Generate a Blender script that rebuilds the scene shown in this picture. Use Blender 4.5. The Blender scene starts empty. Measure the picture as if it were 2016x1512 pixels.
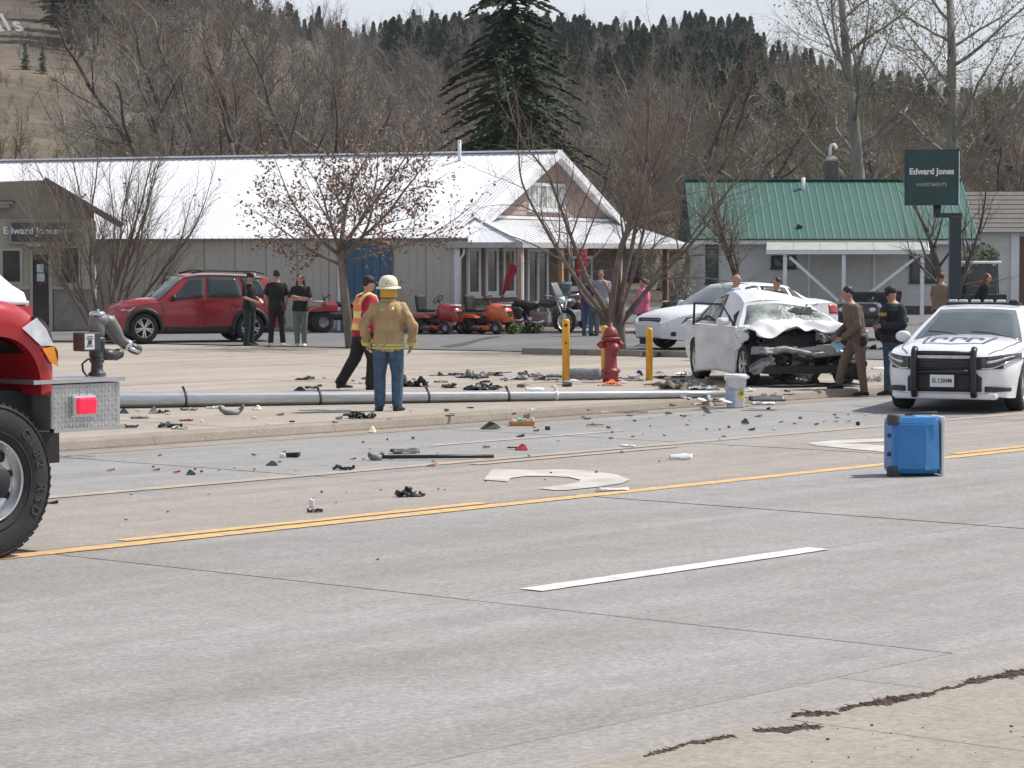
import bpy, bmesh, math, random
import numpy as np
from mathutils import Vector, Matrix, noise

# ------------------------------------------------------------------ scene, camera, sky, sun
scene = bpy.context.scene
COL = scene.collection
CAMH, FPX = 2.2, 5340.0            # camera height (m), focal length in photo pixels (2016 wide)
HORIZON = 505.0
PITCH = math.atan((756 - HORIZON) / FPX)
cam_data = bpy.data.cameras.new('camera')
cam_data.sensor_width = 36.0
cam_data.lens = 36.0 * FPX / 2016.0
cam_data.clip_start = 0.1
cam_data.clip_end = 5000.0
cam = bpy.data.objects.new('camera', cam_data)
COL.objects.link(cam)
cam.location = (0, 0, CAMH)
cam.rotation_euler = (math.pi / 2 - PITCH, 0, 0)
scene.camera = cam

SUN_EL = math.radians(54)
SUN_AZ = math.radians(66)          # clockwise from +Y (the view direction) towards +X
SUNV = Vector((math.sin(SUN_AZ) * math.cos(SUN_EL), math.cos(SUN_AZ) * math.cos(SUN_EL), math.sin(SUN_EL)))
world = bpy.data.worlds.new('World')
scene.world = world
world.use_nodes = True
wn, wl = world.node_tree.nodes, world.node_tree.links
wn.clear()
w_out = wn.new('ShaderNodeOutputWorld')
w_bg = wn.new('ShaderNodeBackground')
w_sky = wn.new('ShaderNodeTexSky')
w_sky.sky_type = 'NISHITA'
w_sky.sun_disc = False
w_sky.sun_elevation = SUN_EL
w_sky.sun_rotation = SUN_AZ
w_sky.air_density = 1.0
w_sky.dust_density = 2.5
w_sky.ozone_density = 1.0
# thin high cloud over the blue: soft procedural veil, the same all round the sky
w_tc = wn.new('ShaderNodeTexCoord')
w_map = wn.new('ShaderNodeMapping'); w_map.inputs['Scale'].default_value = (1.0, 1.0, 3.0)
w_no = wn.new('ShaderNodeTexNoise'); w_no.inputs['Scale'].default_value = 2.2; w_no.inputs['Detail'].default_value = 6
w_rmp = wn.new('ShaderNodeMapRange')
w_rmp.inputs['From Min'].default_value = 0.3; w_rmp.inputs['From Max'].default_value = 0.7
w_rmp.inputs['To Min'].default_value = 0.55; w_rmp.inputs['To Max'].default_value = 1.0
# the veil looks denser towards the horizon, where one looks through more of it
w_sep = wn.new('ShaderNodeSeparateXYZ'); w_alt = wn.new('ShaderNodeMapRange'); w_alt.interpolation_type = 'SMOOTHSTEP'
w_alt.inputs['From Min'].default_value = 0.05; w_alt.inputs['From Max'].default_value = 0.75
w_alt.inputs['To Min'].default_value = 1.0; w_alt.inputs['To Max'].default_value = 0.30
w_mul = wn.new('ShaderNodeMath'); w_mul.operation = 'MULTIPLY'
w_mix = wn.new('ShaderNodeMix'); w_mix.data_type = 'RGBA'
w_mix.inputs['B'].default_value = (8.3, 8.6, 9.4, 1)
wl.new(w_tc.outputs['Generated'], w_map.inputs['Vector'])
wl.new(w_map.outputs['Vector'], w_no.inputs['Vector'])
wl.new(w_no.outputs['Fac'], w_rmp.inputs['Value'])
wl.new(w_tc.outputs['Generated'], w_sep.inputs['Vector'])
wl.new(w_sep.outputs['Z'], w_alt.inputs['Value'])
wl.new(w_rmp.outputs['Result'], w_mul.inputs[0]); wl.new(w_alt.outputs['Result'], w_mul.inputs[1])
wl.new(w_mul.outputs['Value'], w_mix.inputs['Factor'])
wl.new(w_sky.outputs['Color'], w_mix.inputs['A'])
wl.new(w_mix.outputs['Result'], w_bg.inputs['Color'])
w_bg.inputs['Strength'].default_value = 0.105
wl.new(w_bg.outputs['Background'], w_out.inputs['Surface'])

sun_data = bpy.data.lights.new('sun', 'SUN')
sun_data.energy = 4.7
sun_data.angle = math.radians(1.6)
sun_data.color = (1.0, 0.955, 0.89)
sun = bpy.data.objects.new('sun', sun_data)
COL.objects.link(sun)
sun.rotation_euler = SUNV.to_track_quat('Z', 'Y').to_euler()
sun.location = (30, 20, 60)

scene.view_settings.view_transform = 'Standard'
scene.view_settings.look = 'None'
scene.view_settings.exposure = 0.06
scene.view_settings.gamma = 1.0
scene.view_settings.use_curve_mapping = False
scene.render.engine = 'CYCLES'
scene.cycles.use_denoising = True
scene.cycles.max_bounces = 5
scene.cycles.diffuse_bounces = 3
scene.cycles.volume_bounces = 0
scene.cycles.use_adaptive_sampling = True
scene.cycles.adaptive_threshold = 0.025
scene.cycles.transparent_max_bounces = 12

# ------------------------------------------------------------------ placement helpers
SP, CP = math.sin(PITCH), math.cos(PITCH)
def at(px, py, Y):
    """point at depth Y along the sight line of photo pixel (px, py)"""
    a = (px - 1008) / FPX; b = (756 - py) / FPX
    ry = b * SP + CP; rz = b * CP - SP
    t = Y / ry
    return Vector((a * t, Y, CAMH + rz * t))
def gnd(px, py, z=0.0):
    """point where the sight line of a photo pixel meets the level z"""
    a = (px - 1008) / FPX; b = (756 - py) / FPX
    ry = b * SP + CP; rz = b * CP - SP
    t = (z - CAMH) / rz
    return Vector((a * t, ry * t, z))
def lerp(a, b, t): return a + (b - a) * t
def clamp(x, a=0.0, b=1.0): return max(a, min(b, x))
def sstep(a, b, x):
    t = clamp((x - a) / (b - a)); return t * t * (3 - 2 * t)

# ------------------------------------------------------------------ mesh builder
class MB:
    def __init__(self): self.v = []; self.f = []; self.m = []; self.s = []
    def add(self, vs, fs, mi=0, smooth=False):
        o = len(self.v)
        self.v.extend([tuple(p) for p in vs])
        for f in fs:
            self.f.append(tuple(i + o for i in f)); self.m.append(mi); self.s.append(smooth)
        return self
    def box(self, c, s, rz=0.0, mi=0, top=1.0, rot=None):
        """centre c, full size s; top < 1 narrows the upper face"""
        x, y, z = s[0] / 2, s[1] / 2, s[2] / 2
        P = [(-x, -y, -z), (x, -y, -z), (x, y, -z), (-x, y, -z), (-x * top, -y * top, z), (x * top, -y * top, z), (x * top, y * top, z), (-x * top, y * top, z)]
        M = Matrix.Rotation(rz, 3, 'Z') if rot is None else rot
        P = [M @ Vector(p) + Vector(c) for p in P]
        return self.add(P, [(0, 3, 2, 1), (4, 5, 6, 7), (0, 1, 5, 4), (1, 2, 6, 5), (2, 3, 7, 6), (3, 0, 4, 7)], mi)
    def cbox(self, c, s, ch=0.02, rz=0.0, mi=0, rot=None):
        """box with chamfered edges (rounded look)"""
        x, y, z = s[0] / 2, s[1] / 2, s[2] / 2
        ch = min(ch, x * .9, y * .9, z * .9)
        M = Matrix.Rotation(rz, 3, 'Z') if rot is None else rot
        b = bmesh.new()
        bmesh.ops.create_cube(b, size=2.0)
        for vv in b.verts: vv.co = Vector((vv.co.x * x, vv.co.y * y, vv.co.z * z))
        bmesh.ops.bevel(b, geom=list(b.edges), offset=ch, segments=2, profile=0.5, affect='EDGES')
        b.verts.index_update()
        vs = [M @ vv.co + Vector(c) for vv in b.verts]
        fs = [tuple(vv.index for vv in ff.verts) for ff in b.faces]
        b.free()
        return self.add(vs, fs, mi, False)
    def bar(self, p0, p1, w, h, mi=0, up=(0, 0, 1)):
        p0, p1 = Vector(p0), Vector(p1); d = (p1 - p0).normalized()
        up = Vector(up)
        if abs(d.dot(up)) > .98: up = Vector((1, 0, 0))
        r = d.cross(up).normalized() * w / 2; u = r.cross(d).normalized() * h / 2
        P = [p0 - r - u, p0 + r - u, p0 + r + u, p0 - r + u, p1 - r - u, p1 + r - u, p1 + r + u, p1 - r + u]
        return self.add(P, [(0, 3, 2, 1), (4, 5, 6, 7), (0, 1, 5, 4), (1, 2, 6, 5), (2, 3, 7, 6), (3, 0, 4, 7)], mi)
    def tube(self, pts, rad, n=8, mi=0, caps=True, smooth=True):
        pts = [Vector(p) for p in pts]
        if not hasattr(rad, '__len__'): rad = [rad] * len(pts)
        vs, fs = [], []
        d0 = (pts[1] - pts[0]).normalized()
        r = d0.orthogonal().normalized()
        for i, p in enumerate(pts):
            d = (pts[min(i + 1, len(pts) - 1)] - pts[max(i - 1, 0)])
            if d.length < 1e-9: d = d0
            d = d.normalized()
            r = (r - d * r.dot(d))
            r = r.normalized() if r.length > 1e-6 else d.orthogonal().normalized()
            q = d.cross(r)
            for k in range(n):
                a = 2 * math.pi * k / n
                vs.append(p + (r * math.cos(a) + q * math.sin(a)) * rad[i])
        for i in range(len(pts) - 1):
            for k in range(n):
                k2 = (k + 1) % n
                fs.append((i * n + k, i * n + k2, (i + 1) * n + k2, (i + 1) * n + k))
        o = len(vs)
        if caps:
            fs.append(tuple(range(n - 1, -1, -1)))
            fs.append(tuple(range((len(pts) - 1) * n, len(pts) * n)))
        return self.add(vs, fs, mi, smooth)
    def lathe(self, prof, n=16, c=(0, 0, 0), M=None, mi=0, smooth=True, sx=1.0, sy=1.0, caps=True):
        """profile of (radius, z) turned round local z"""
        M = M or Matrix.Identity(3); c = Vector(c); vs, fs = [], []
        for r, z in prof:
            for k in range(n):
                a = 2 * math.pi * k / n
                vs.append(c + M @ Vector((r * sx * math.cos(a), r * sy * math.sin(a), z)))
        for i in range(len(prof) - 1):
            for k in range(n):
                k2 = (k + 1) % n
                fs.append((i * n + k, i * n + k2, (i + 1) * n + k2, (i + 1) * n + k))
        if caps and prof[0][0] > 1e-5: fs.append(tuple(range(n - 1, -1, -1)))
        if caps and prof[-1][0] > 1e-5: fs.append(tuple(range((len(prof) - 1) * n, len(prof) * n)))
        return self.add(vs, fs, mi, smooth)
    def ball(self, c, r, n=12, m=8, mi=0, M=None):
        if not hasattr(r, '__len__'): r = (r, r, r)
        M = M or Matrix.Identity(3); c = Vector(c)
        vs = [c + M @ Vector((0, 0, r[2]))]; fs = []
        for j in range(1, m):
            t = math.pi * j / m
            for k in range(n):
                a = 2 * math.pi * k / n
                vs.append(c + M @ Vector((r[0] * math.sin(t) * math.cos(a), r[1] * math.sin(t) * math.sin(a), r[2] * math.cos(t))))
        vs.append(c + M @ Vector((0, 0, -r[2])))
        for k in range(n): fs.append((0, 1 + k, 1 + (k + 1) % n))
        for j in range(m - 2):
            for k in range(n):
                a = 1 + j * n; k2 = (k + 1) % n
                fs.append((a + k, a + n + k, a + n + k2, a + k2))
        e = len(vs) - 1; a = 1 + (m - 2) * n
        for k in range(n): fs.append((a + k, e, a + (k + 1) % n))
        return self.add(vs, fs, mi, True)
    def loft(self, rings, mi=0, smooth=True, caps=True):
        n = len(rings[0]); vs = [p for r in rings for p in r]; fs = []
        for i in range(len(rings) - 1):
            for k in range(n):
                k2 = (k + 1) % n
                fs.append((i * n + k, i * n + k2, (i + 1) * n + k2, (i + 1) * n + k))
        if caps:
            fs.append(tuple(range(n - 1, -1, -1))); fs.append(tuple(range((len(rings) - 1) * n, len(rings) * n)))
        return self.add(vs, fs, mi, smooth)
    def grid(self, fn, nu, nv, mi=0, smooth=True):
        vs = [fn(i / nu, j / nv) for j in range(nv + 1) for i in range(nu + 1)]
        fs = []
        for j in range(nv):
            for i in range(nu):
                a = j * (nu + 1) + i
                fs.append((a, a + 1, a + nu + 2, a + nu + 1))
        return self.add(vs, fs, mi, smooth)
    def prism(self, poly, z0, z1, mi=0, M=None, c=(0, 0, 0)):
        """outline (x, y) pushed from z0 to z1"""
        M = M or Matrix.Identity(3); c = Vector(c); n = len(poly)
        vs = [c + M @ Vector((x, y, z0)) for x, y in poly] + [c + M @ Vector((x, y, z1)) for x, y in poly]
        fs = [tuple(range(n - 1, -1, -1)), tuple(range(n, 2 * n))] + [(k, (k + 1) % n, n + (k + 1) % n, n + k) for k in range(n)]
        return self.add(vs, fs, mi)
    def poly3(self, pts, mi=0):
        return self.add(pts, [tuple(range(len(pts)))], mi)
    def move(self, M):
        self.v = [tuple(M @ Vector(p)) for p in self.v]; return self
    def jitter(self, amt, freq, seed=0.0, fn=None):
        out = []
        for p in self.v:
            q = Vector(p); k = amt if fn is None else amt * fn(q)
            out.append(tuple(q + noise.noise_vector(q * freq + Vector((seed, seed * 1.7, -seed))) * k))
        self.v = out; return self
    def mesh(self, name, mats):
        me = bpy.data.meshes.new(name)
        me.from_pydata(self.v, [], self.f)
        for m in (mats if isinstance(mats, (list, tuple)) else [mats]): me.materials.append(m)
        me.polygons.foreach_set('material_index', self.m)
        me.polygons.foreach_set('use_smooth', self.s)
        me.update()
        return me
    def build(self, name, mats, parent=None, loc=(0, 0, 0), rz=0.0, fix=False):
        me = self.mesh(name, mats)
        if fix:
            b = bmesh.new(); b.from_mesh(me); bmesh.ops.recalc_face_normals(b, faces=b.faces); b.to_mesh(me); b.free()
        return link(name, me, parent, loc, rz)

def link(name, data, parent=None, loc=(0, 0, 0), rz=0.0):
    o = bpy.data.objects.new(name, data)
    COL.objects.link(o)
    o.location = loc; o.rotation_euler = (0, 0, rz)
    if parent is not None: o.parent = parent
    return o
def tag(o, label, cat, group=None, kind=None):
    if label: o['label'] = label
    if cat: o['category'] = cat
    if group: o['group'] = group
    if kind: o['kind'] = kind
    return o
def thing(name, label, cat, loc=(0, 0, 0), rz=0.0, group=None):
    return tag(link(name, None, None, loc, rz), label, cat, group)
def struct(o):
    o['kind'] = 'structure'; return o
def stuff(o, label=None, cat=None):
    o['kind'] = 'stuff'
    if label: o['label'] = label
    if cat: o['category'] = cat
    return o
def copy_tree(o, parent=None):
    c = o.copy(); COL.objects.link(c)
    if parent is not None: c.parent = parent
    for ch in list(o.children): copy_tree(ch, c)
    return c
def weld(o, d=1e-4):
    b = bmesh.new(); b.from_mesh(o.data); bmesh.ops.remove_doubles(b, verts=b.verts, dist=d)
    bmesh.ops.recalc_face_normals(b, faces=b.faces); b.to_mesh(o.data); b.free()
def solidify(o, t, off=-1.0):
    m = o.modifiers.new('thickness', 'SOLIDIFY'); m.thickness = t; m.offset = off; return o
def bevel(o, w, seg=2):
    m = o.modifiers.new('bevel', 'BEVEL'); m.width = w; m.segments = seg; m.limit_method = 'ANGLE'; m.angle_limit = math.radians(40); return o
_bench = bpy.data.scenes.new('bench')     # empty work scene: shapes are evaluated there so that the big scene is not re-evaluated each time
def evaluated(o):
    _bench.collection.objects.link(o)
    vl = _bench.view_layers[0]; vl.update(); dg = vl.depsgraph
    me = bpy.data.meshes.new_from_object(o.evaluated_get(dg))
    _bench.collection.objects.unlink(o)
    return me
def text_mb(txt, size, thick=0.004, bold=0.0, sx=1.0):
    """outline lettering as a mesh builder lying in local x (right) / y (up)"""
    cu = bpy.data.curves.new('lettering', 'FONT'); cu.body = txt; cu.size = size; cu.align_x = 'CENTER'; cu.align_y = 'CENTER'
    cu.extrude = thick / 2; cu.offset = bold; cu.resolution_u = 3
    o = bpy.data.objects.new('lettering', cu)
    me = evaluated(o)
    mb = MB().add([(v.co.x * sx, v.co.y, v.co.z) for v in me.vertices], [tuple(p.vertices) for p in me.polygons])
    bpy.data.objects.remove(o); bpy.data.curves.remove(cu); bpy.data.meshes.remove(me)
    return mb

# ------------------------------------------------------------------ materials
MAT = {}
def mat(name, col, rough=0.6, metal=0.0, var=0.12, scale=6.0, bump=0.0, bscale=40.0, spec=0.5, coat=0.0, col2=None, detail=4.0, stretch=None,
        emit=0.0, alpha=1.0, trans=0.0, dirt=0.0, dirtcol=(.12, .1, .08), dlo=.48, dhi=.75):
    if name in MAT: return MAT[name]
    m = bpy.data.materials.new(name); m.use_nodes = True
    n, l = m.node_tree.nodes, m.node_tree.links
    b = n['Principled BSDF']
    b.inputs['Roughness'].default_value = rough
    b.inputs['Metallic'].default_value = metal
    b.inputs['Specular IOR Level'].default_value = spec
    b.inputs['Coat Weight'].default_value = coat
    b.inputs['Coat Roughness'].default_value = 0.05
    b.inputs['Transmission Weight'].default_value = trans
    b.inputs['Alpha'].default_value = alpha
    c1 = tuple(col) + (1,)
    tc = n.new('ShaderNodeTexCoord')
    vec = tc.outputs['Object']
    if stretch:
        mp = n.new('ShaderNodeMapping'); mp.inputs['Scale'].default_value = stretch
        l.new(vec, mp.inputs['Vector']); vec = mp.outputs['Vector']
    last = None
    if var > 0 or col2:
        no = n.new('ShaderNodeTexNoise'); no.inputs['Scale'].default_value = scale; no.inputs['Detail'].default_value = detail
        l.new(vec, no.inputs['Vector'])
        cr = n.new('ShaderNodeValToRGB')
        cr.color_ramp.elements[0].position = 0.3; cr.color_ramp.elements[1].position = 0.7
        ca = tuple(max(0, x * (1 - var)) for x in col) + (1,)
        cb = (tuple(col2) + (1,)) if col2 else tuple(min(1, x * (1 + var)) for x in col) + (1,)
        cr.color_ramp.elements[0].color = ca; cr.color_ramp.elements[1].color = cb
        l.new(no.outputs['Fac'], cr.inputs['Fac']); last = cr.outputs['Color']
    if dirt > 0:
        n2 = n.new('ShaderNodeTexNoise'); n2.inputs['Scale'].default_value = scale * 0.45; n2.inputs['Detail'].default_value = 8
        l.new(tc.outputs['Object'], n2.inputs['Vector'])
        mr = n.new('ShaderNodeMapRange'); mr.inputs['From Min'].default_value = dlo; mr.inputs['From Max'].default_value = dhi; mr.inputs['To Max'].default_value = dirt
        l.new(n2.outputs['Fac'], mr.inputs['Value'])
        mx = n.new('ShaderNodeMix'); mx.data_type = 'RGBA'
        l.new(mr.outputs['Result'], mx.inputs['Factor'])
        if last: l.new(last, mx.inputs['A'])
        else: mx.inputs['A'].default_value = c1
        mx.inputs['B'].default_value = tuple(dirtcol) + (1,)
        last = mx.outputs['Result']
    if last: l.new(last, b.inputs['Base Color'])
    else: b.inputs['Base Color'].default_value = c1
    if bump > 0:
        nb = n.new('ShaderNodeTexNoise'); nb.inputs['Scale'].default_value = bscale; nb.inputs['Detail'].default_value = 5
        l.new(vec, nb.inputs['Vector'])
        bp = n.new('ShaderNodeBump'); bp.inputs['Strength'].default_value = bump; bp.inputs['Distance'].default_value = 0.02
        l.new(nb.outputs['Fac'], bp.inputs['Height']); l.new(bp.outputs['Normal'], b.inputs['Normal'])
    if emit > 0:
        b.inputs['Emission Color'].default_value = c1; b.inputs['Emission Strength'].default_value = emit
    MAT[name] = m
    return m
# ------------------------------------------------------------------ road frame: u runs along the road, v across it (v > 0 is the far side)
DU = Vector((0.652, 0.758, 0)); DV = Vector((-0.758, 0.652, 0))
RO = Vector((0.0, 24.05, 0.0))
ROAD_RZ = math.atan2(DU.y, DU.x)
def road(u, v, z=0.0): return RO + DU * u + DV * v + Vector((0, 0, z))
def uv(p):
    q = Vector((p[0], p[1], 0)) - RO; return q.dot(DU), q.dot(DV)
LOT = 0.12                      # level of everything beyond the far kerb

def road_material(name, c1, c2, streak, fine=0.22, tracks=None):
    """concrete in road coordinates: speckled aggregate, soft blotches, rubber-dark bands that run along the traffic"""
    m = bpy.data.materials.new(name); m.use_nodes = True
    n, l = m.node_tree.nodes, m.node_tree.links; b = n['Principled BSDF']
    b.inputs['Roughness'].default_value = .85; b.inputs['Specular IOR Level'].default_value = .3
    geo = n.new('ShaderNodeNewGeometry')
    mp = n.new('ShaderNodeMapping'); mp.vector_type = 'TEXTURE'
    mp.inputs['Location'].default_value = RO; mp.inputs['Rotation'].default_value = (0, 0, ROAD_RZ)
    l.new(geo.outputs['Position'], mp.inputs['Vector'])
    def nz(scale, det, st=(1, 1, 1), rough=.55):
        s = n.new('ShaderNodeMapping'); s.inputs['Scale'].default_value = st; l.new(mp.outputs['Vector'], s.inputs['Vector'])
        t = n.new('ShaderNodeTexNoise'); t.inputs['Scale'].default_value = scale; t.inputs['Detail'].default_value = det; t.inputs['Roughness'].default_value = rough
        l.new(s.outputs['Vector'], t.inputs['Vector']); return t.outputs['Fac']
    def ramp(f, a, z, ca, cz):
        r = n.new('ShaderNodeValToRGB'); r.color_ramp.elements[0].position = a; r.color_ramp.elements[1].position = z
        r.color_ramp.elements[0].color = (*ca, 1); r.color_ramp.elements[1].color = (*cz, 1); l.new(f, r.inputs['Fac']); return r.outputs['Color']
    def mix(mode, fac, a, bb):
        x = n.new('ShaderNodeMix'); x.data_type = 'RGBA'; x.blend_type = mode; x.inputs['Factor'].default_value = fac
        l.new(a, x.inputs['A']); l.new(bb, x.inputs['B']); return x.outputs['Result']
    base = ramp(nz(.55, 5, (.28, 1.4, 1)), .34, .66, c1, c2)
    st = ramp(nz(1.6, 6, (.05, 1, 1)), .35, .68, (1 - streak, 1 - streak * 1.02, 1 - streak * 1.05), (1.04, 1.04, 1.04))
    c = mix('MULTIPLY', 1.0, base, st)
    bl = ramp(nz(3.2, 6), .3, .7, (.90, .90, .90), (1.07, 1.07, 1.07))
    c = mix('MULTIPLY', 1.0, c, bl)
    c = mix('MULTIPLY', 1.0, c, ramp(nz(.8, 5, (.10, 1, 1)), .54, .76, (1, 1, 1), (.83, .82, .81)))
    c = mix('MULTIPLY', 1.0, c, ramp(nz(1.1, 7, (.55, 1, 1), .65), .60, .74, (1, 1, 1), (.86, .85, .84)))
    sp = ramp(nz(42, 4, rough=.7), .3, .7, (1 - fine, 1 - fine, 1 - fine), (1 + fine * .75, 1 + fine * .75, 1 + fine * .75))
    c = mix('MULTIPLY', 1.0, c, sp)
    sp2 = ramp(nz(20, 3, rough=.6), .34, .66, (1 - fine * .75, 1 - fine * .75, 1 - fine * .75), (1 + fine * .5, 1 + fine * .5, 1 + fine * .5))
    c = mix('MULTIPLY', 1.0, c, sp2)
    l.new(c, b.inputs['Base Color'])
    bp = n.new('ShaderNodeBump'); bp.inputs['Strength'].default_value = .25; bp.inputs['Distance'].default_value = .006
    l.new(nz(55, 3), bp.inputs['Height']); l.new(bp.outputs['Normal'], b.inputs['Normal'])
    return m
M_NEAR = road_material('road_concrete_near', (.288, .270, .258), (.335, .329, .326), .16, .25)
M_TURN = road_material('road_concrete_turn_lane', (.315, .282, .255), (.355, .325, .298), .16, .22)
M_FAR = road_material('road_concrete_far_lane', (.272, .263, .260), (.32, .313, .31), .15, .22)
M_LOT = road_material('lot_concrete', (.315, .275, .23), (.395, .355, .305), .10, .14)
M_KERB = road_material('kerb_concrete', (.255, .222, .182), (.33, .29, .245), .14, .14)
M_WALK = road_material('walk_concrete', (.295, .264, .225), (.34, .308, .268), .06, .2)
M_ASPH = road_material('lot_asphalt', (.135, .135, .14), (.185, .183, .185), .10, .15)
M_JOINT = mat('joint_filler', (.06, .055, .05), .9, scale=9)

def sheet(name, pts, z, m, parent=None):
    o = MB().poly3([Vector((p[0], p[1], z)) for p in pts]).build(name, m, parent); return o

# road: dark bed, then slabs with real joints
bed = sheet('road', [road(-60, -9), road(170, -9), road(170, 8.4), road(-60, 8.4)], -0.035, M_JOINT)
struct(bed)
LANES = [(-7.78, -4.155, M_NEAR), (-4.155, 0.20, M_NEAR), (0.20, 3.28, M_TURN), (3.28, 7.55, M_FAR)]
random.seed(5)
SLAB_U0, SLAB_L = -5.29 - 6.35 * 6, 6.35
slab_meshes = {}
for li, (v0, v1, m) in enumerate(LANES):
    for k in range(26):
        key = (li,)
        g = 0.011
        if key not in slab_meshes:
            mb = MB().box((0, 0, -0.03), (SLAB_L - .036, v1 - v0 - .006, 0.06))
            mb.f = mb.f[1:]; mb.m = mb.m[1:]; mb.s = mb.s[1:]
            slab_meshes[key] = mb.mesh('slab', m)
        c = road(SLAB_U0 + SLAB_L * (k + .5), (v0 + v1) / 2, random.uniform(-.0015, .0015))
        link('slab', slab_meshes[key], bed, c, ROAD_RZ)

# painted markings
M_YEL = mat('yellow_road_paint', (.68, .40, .13), .7, var=.18, scale=14, dirt=.9, dirtcol=(.36, .29, .22), dlo=.44, dhi=.66)
M_YELW = mat('worn_yellow_road_paint', (.42, .325, .22), .8, var=.10, scale=5, dirt=.95, dirtcol=(.32, .285, .25), dlo=.36, dhi=.56)
M_WHT = mat('white_road_paint', (.66, .65, .63), .7, var=.10, scale=14, dirt=.7, dirtcol=(.34, .33, .31), dlo=.46, dhi=.7)
M_WHTW = mat('worn_white_road_paint', (.49, .475, .445), .8, var=.09, scale=6, dirt=.9, dirtcol=(.36, .335, .31), dlo=.42, dhi=.68)
def stripe(name, u0, u1, v, w, m, z=0.006, n=1):
    mb = MB()
    rnd = random.Random(int(u0 * 100 + v * 37))
    k = max(2, int((u1 - u0) / .35)); top = []; bot = []
    for i in range(k + 1):
        u = lerp(u0, u1, i / k)
        top.append(road(u, v + w / 2 + rnd.uniform(-.006, .006), z)); bot.append(road(u, v - w / 2 + rnd.uniform(-.006, .006), z))
    for i in range(k): mb.poly3([bot[i], bot[i + 1], top[i + 1], top[i]])
    o = mb.build(name, m, bed); return o
stripe('yellow_line', -30, 120, 0.0, .19, M_YEL)
for k in range(8): stripe('yellow_dash', -4.35 + 12.2 * k - 12.2, -0.1 + 12.2 * k - 12.2, .255, .15, M_YEL)
stripe('worn_yellow_line', -20, 120, 3.62, .20, M_YELW)
for k in range(8): stripe('worn_yellow_dash', -9 + 12.2 * k, -5.5 + 12.2 * k, 3.30, .17, M_YELW)
for k in range(8): stripe('white_dash', -4.66 + 12.0 * (k - 1), -1.30 + 12.0 * (k - 1), -4.17, .20, M_WHT)
for k in range(5): stripe('worn_white_dash', 5.0 + 12 * k, 8.6 + 12 * k, 5.55, .09, M_WHTW)
# worn turn arrow in the middle lane: traced outline laid flat on the slabs
def flat_mark(name, outline_px, z, m):
    P = [gnd(x, y, z) for x, y in outline_px]
    return MB().poly3(P).build(name, m, bed)
arrow = [(952, 944), (970, 923), (1010, 924), (1050, 925), (1110, 924), (1165, 927), (1215, 934), (1240, 944), (1225, 951), (1180, 958), (1120, 964), (1095, 965), (1058, 961), (1100, 956), (1140, 949), (1142, 944), (1120, 939), (1080, 937), (1035, 937), (1005, 941), (1000, 948)]
flat_mark('turn_arrow', arrow, .007, M_WHTW)
arrow2 = [(1588, 872), (1650, 866), (1760, 862), (1800, 861), (1800, 866), (1700, 871), (1660, 872), (1760, 878), (1830, 882), (1830, 892), (1740, 890), (1660, 882), (1610, 877)]
flat_mark('turn_arrow', arrow2, .007, M_WHTW)

# gutters, kerbs, near walk
def slabrow(name, v0, v1, z0, z1, m, L, g, k0, k1, parent, off=0.0):
    me = None
    for k in range(k0, k1):
        if me is None:
            mb = MB().box((0, 0, (z0 + z1) / 2), (L - g, v1 - v0, z1 - z0)); me = mb.mesh(name, m)
        link(name, me, parent, road(L * (k + .5) + off, (v0 + v1) / 2, 0), ROAD_RZ)
far_kerb = struct(sheet('kerb', [road(-60, 7.55), road(170, 7.55), road(170, 8.4), road(-60, 8.4)], -0.03, M_JOINT))
slabrow('gutter_slab', 7.562, 8.06, -.06, .004, M_KERB, 3.0, .012, -14, 50, far_kerb)
prof = [(8.065, -.06), (8.42, -.06), (8.42, LOT + .002), (8.17, LOT + .002), (8.115, LOT - .02), (8.075, .02)]
kme = None
for k in range(-14, 50):
    if kme is None:
        mb = MB(); L2 = 2.994 / 2
        a = [Vector((-L2, v - 8.2, z)) for v, z in prof]; b_ = [Vector((L2, v - 8.2, z)) for v, z in prof]
        mb.loft([a, b_], smooth=False); kme = mb.mesh('kerb_stone', M_KERB)
    link('kerb_stone', kme, far_kerb, road(3.0 * (k + .5), 8.2, 0), ROAD_RZ)
near_gutter = struct(sheet('gutter', [road(-60, -9), road(170, -9), road(170, -7.7), road(-60, -7.7)], -0.05, M_JOINT))
slabrow('gutter_slab', -8.33, -7.79, -.06, .003, road_material('near_gutter_concrete', (.315, .295, .275), (.36, .345, .33), .12, .22), 3.4, .010, -10, 40, near_gutter, 0.35)
walk = struct(sheet('sidewalk', [road(-60, -20), road(170, -20), road(170, -8.3), road(-60, -8.3)], -0.045, M_JOINT))
slabrow('walk_slab', -11.6, -8.352, -.06, .012, M_WALK, 3.4, .010, -10, 40, walk, -0.92)
slabrow('walk_slab', -15.0, -11.61, -.06, .012, M_WALK, 3.4, .010, -10, 40, walk, -0.92)

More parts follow.
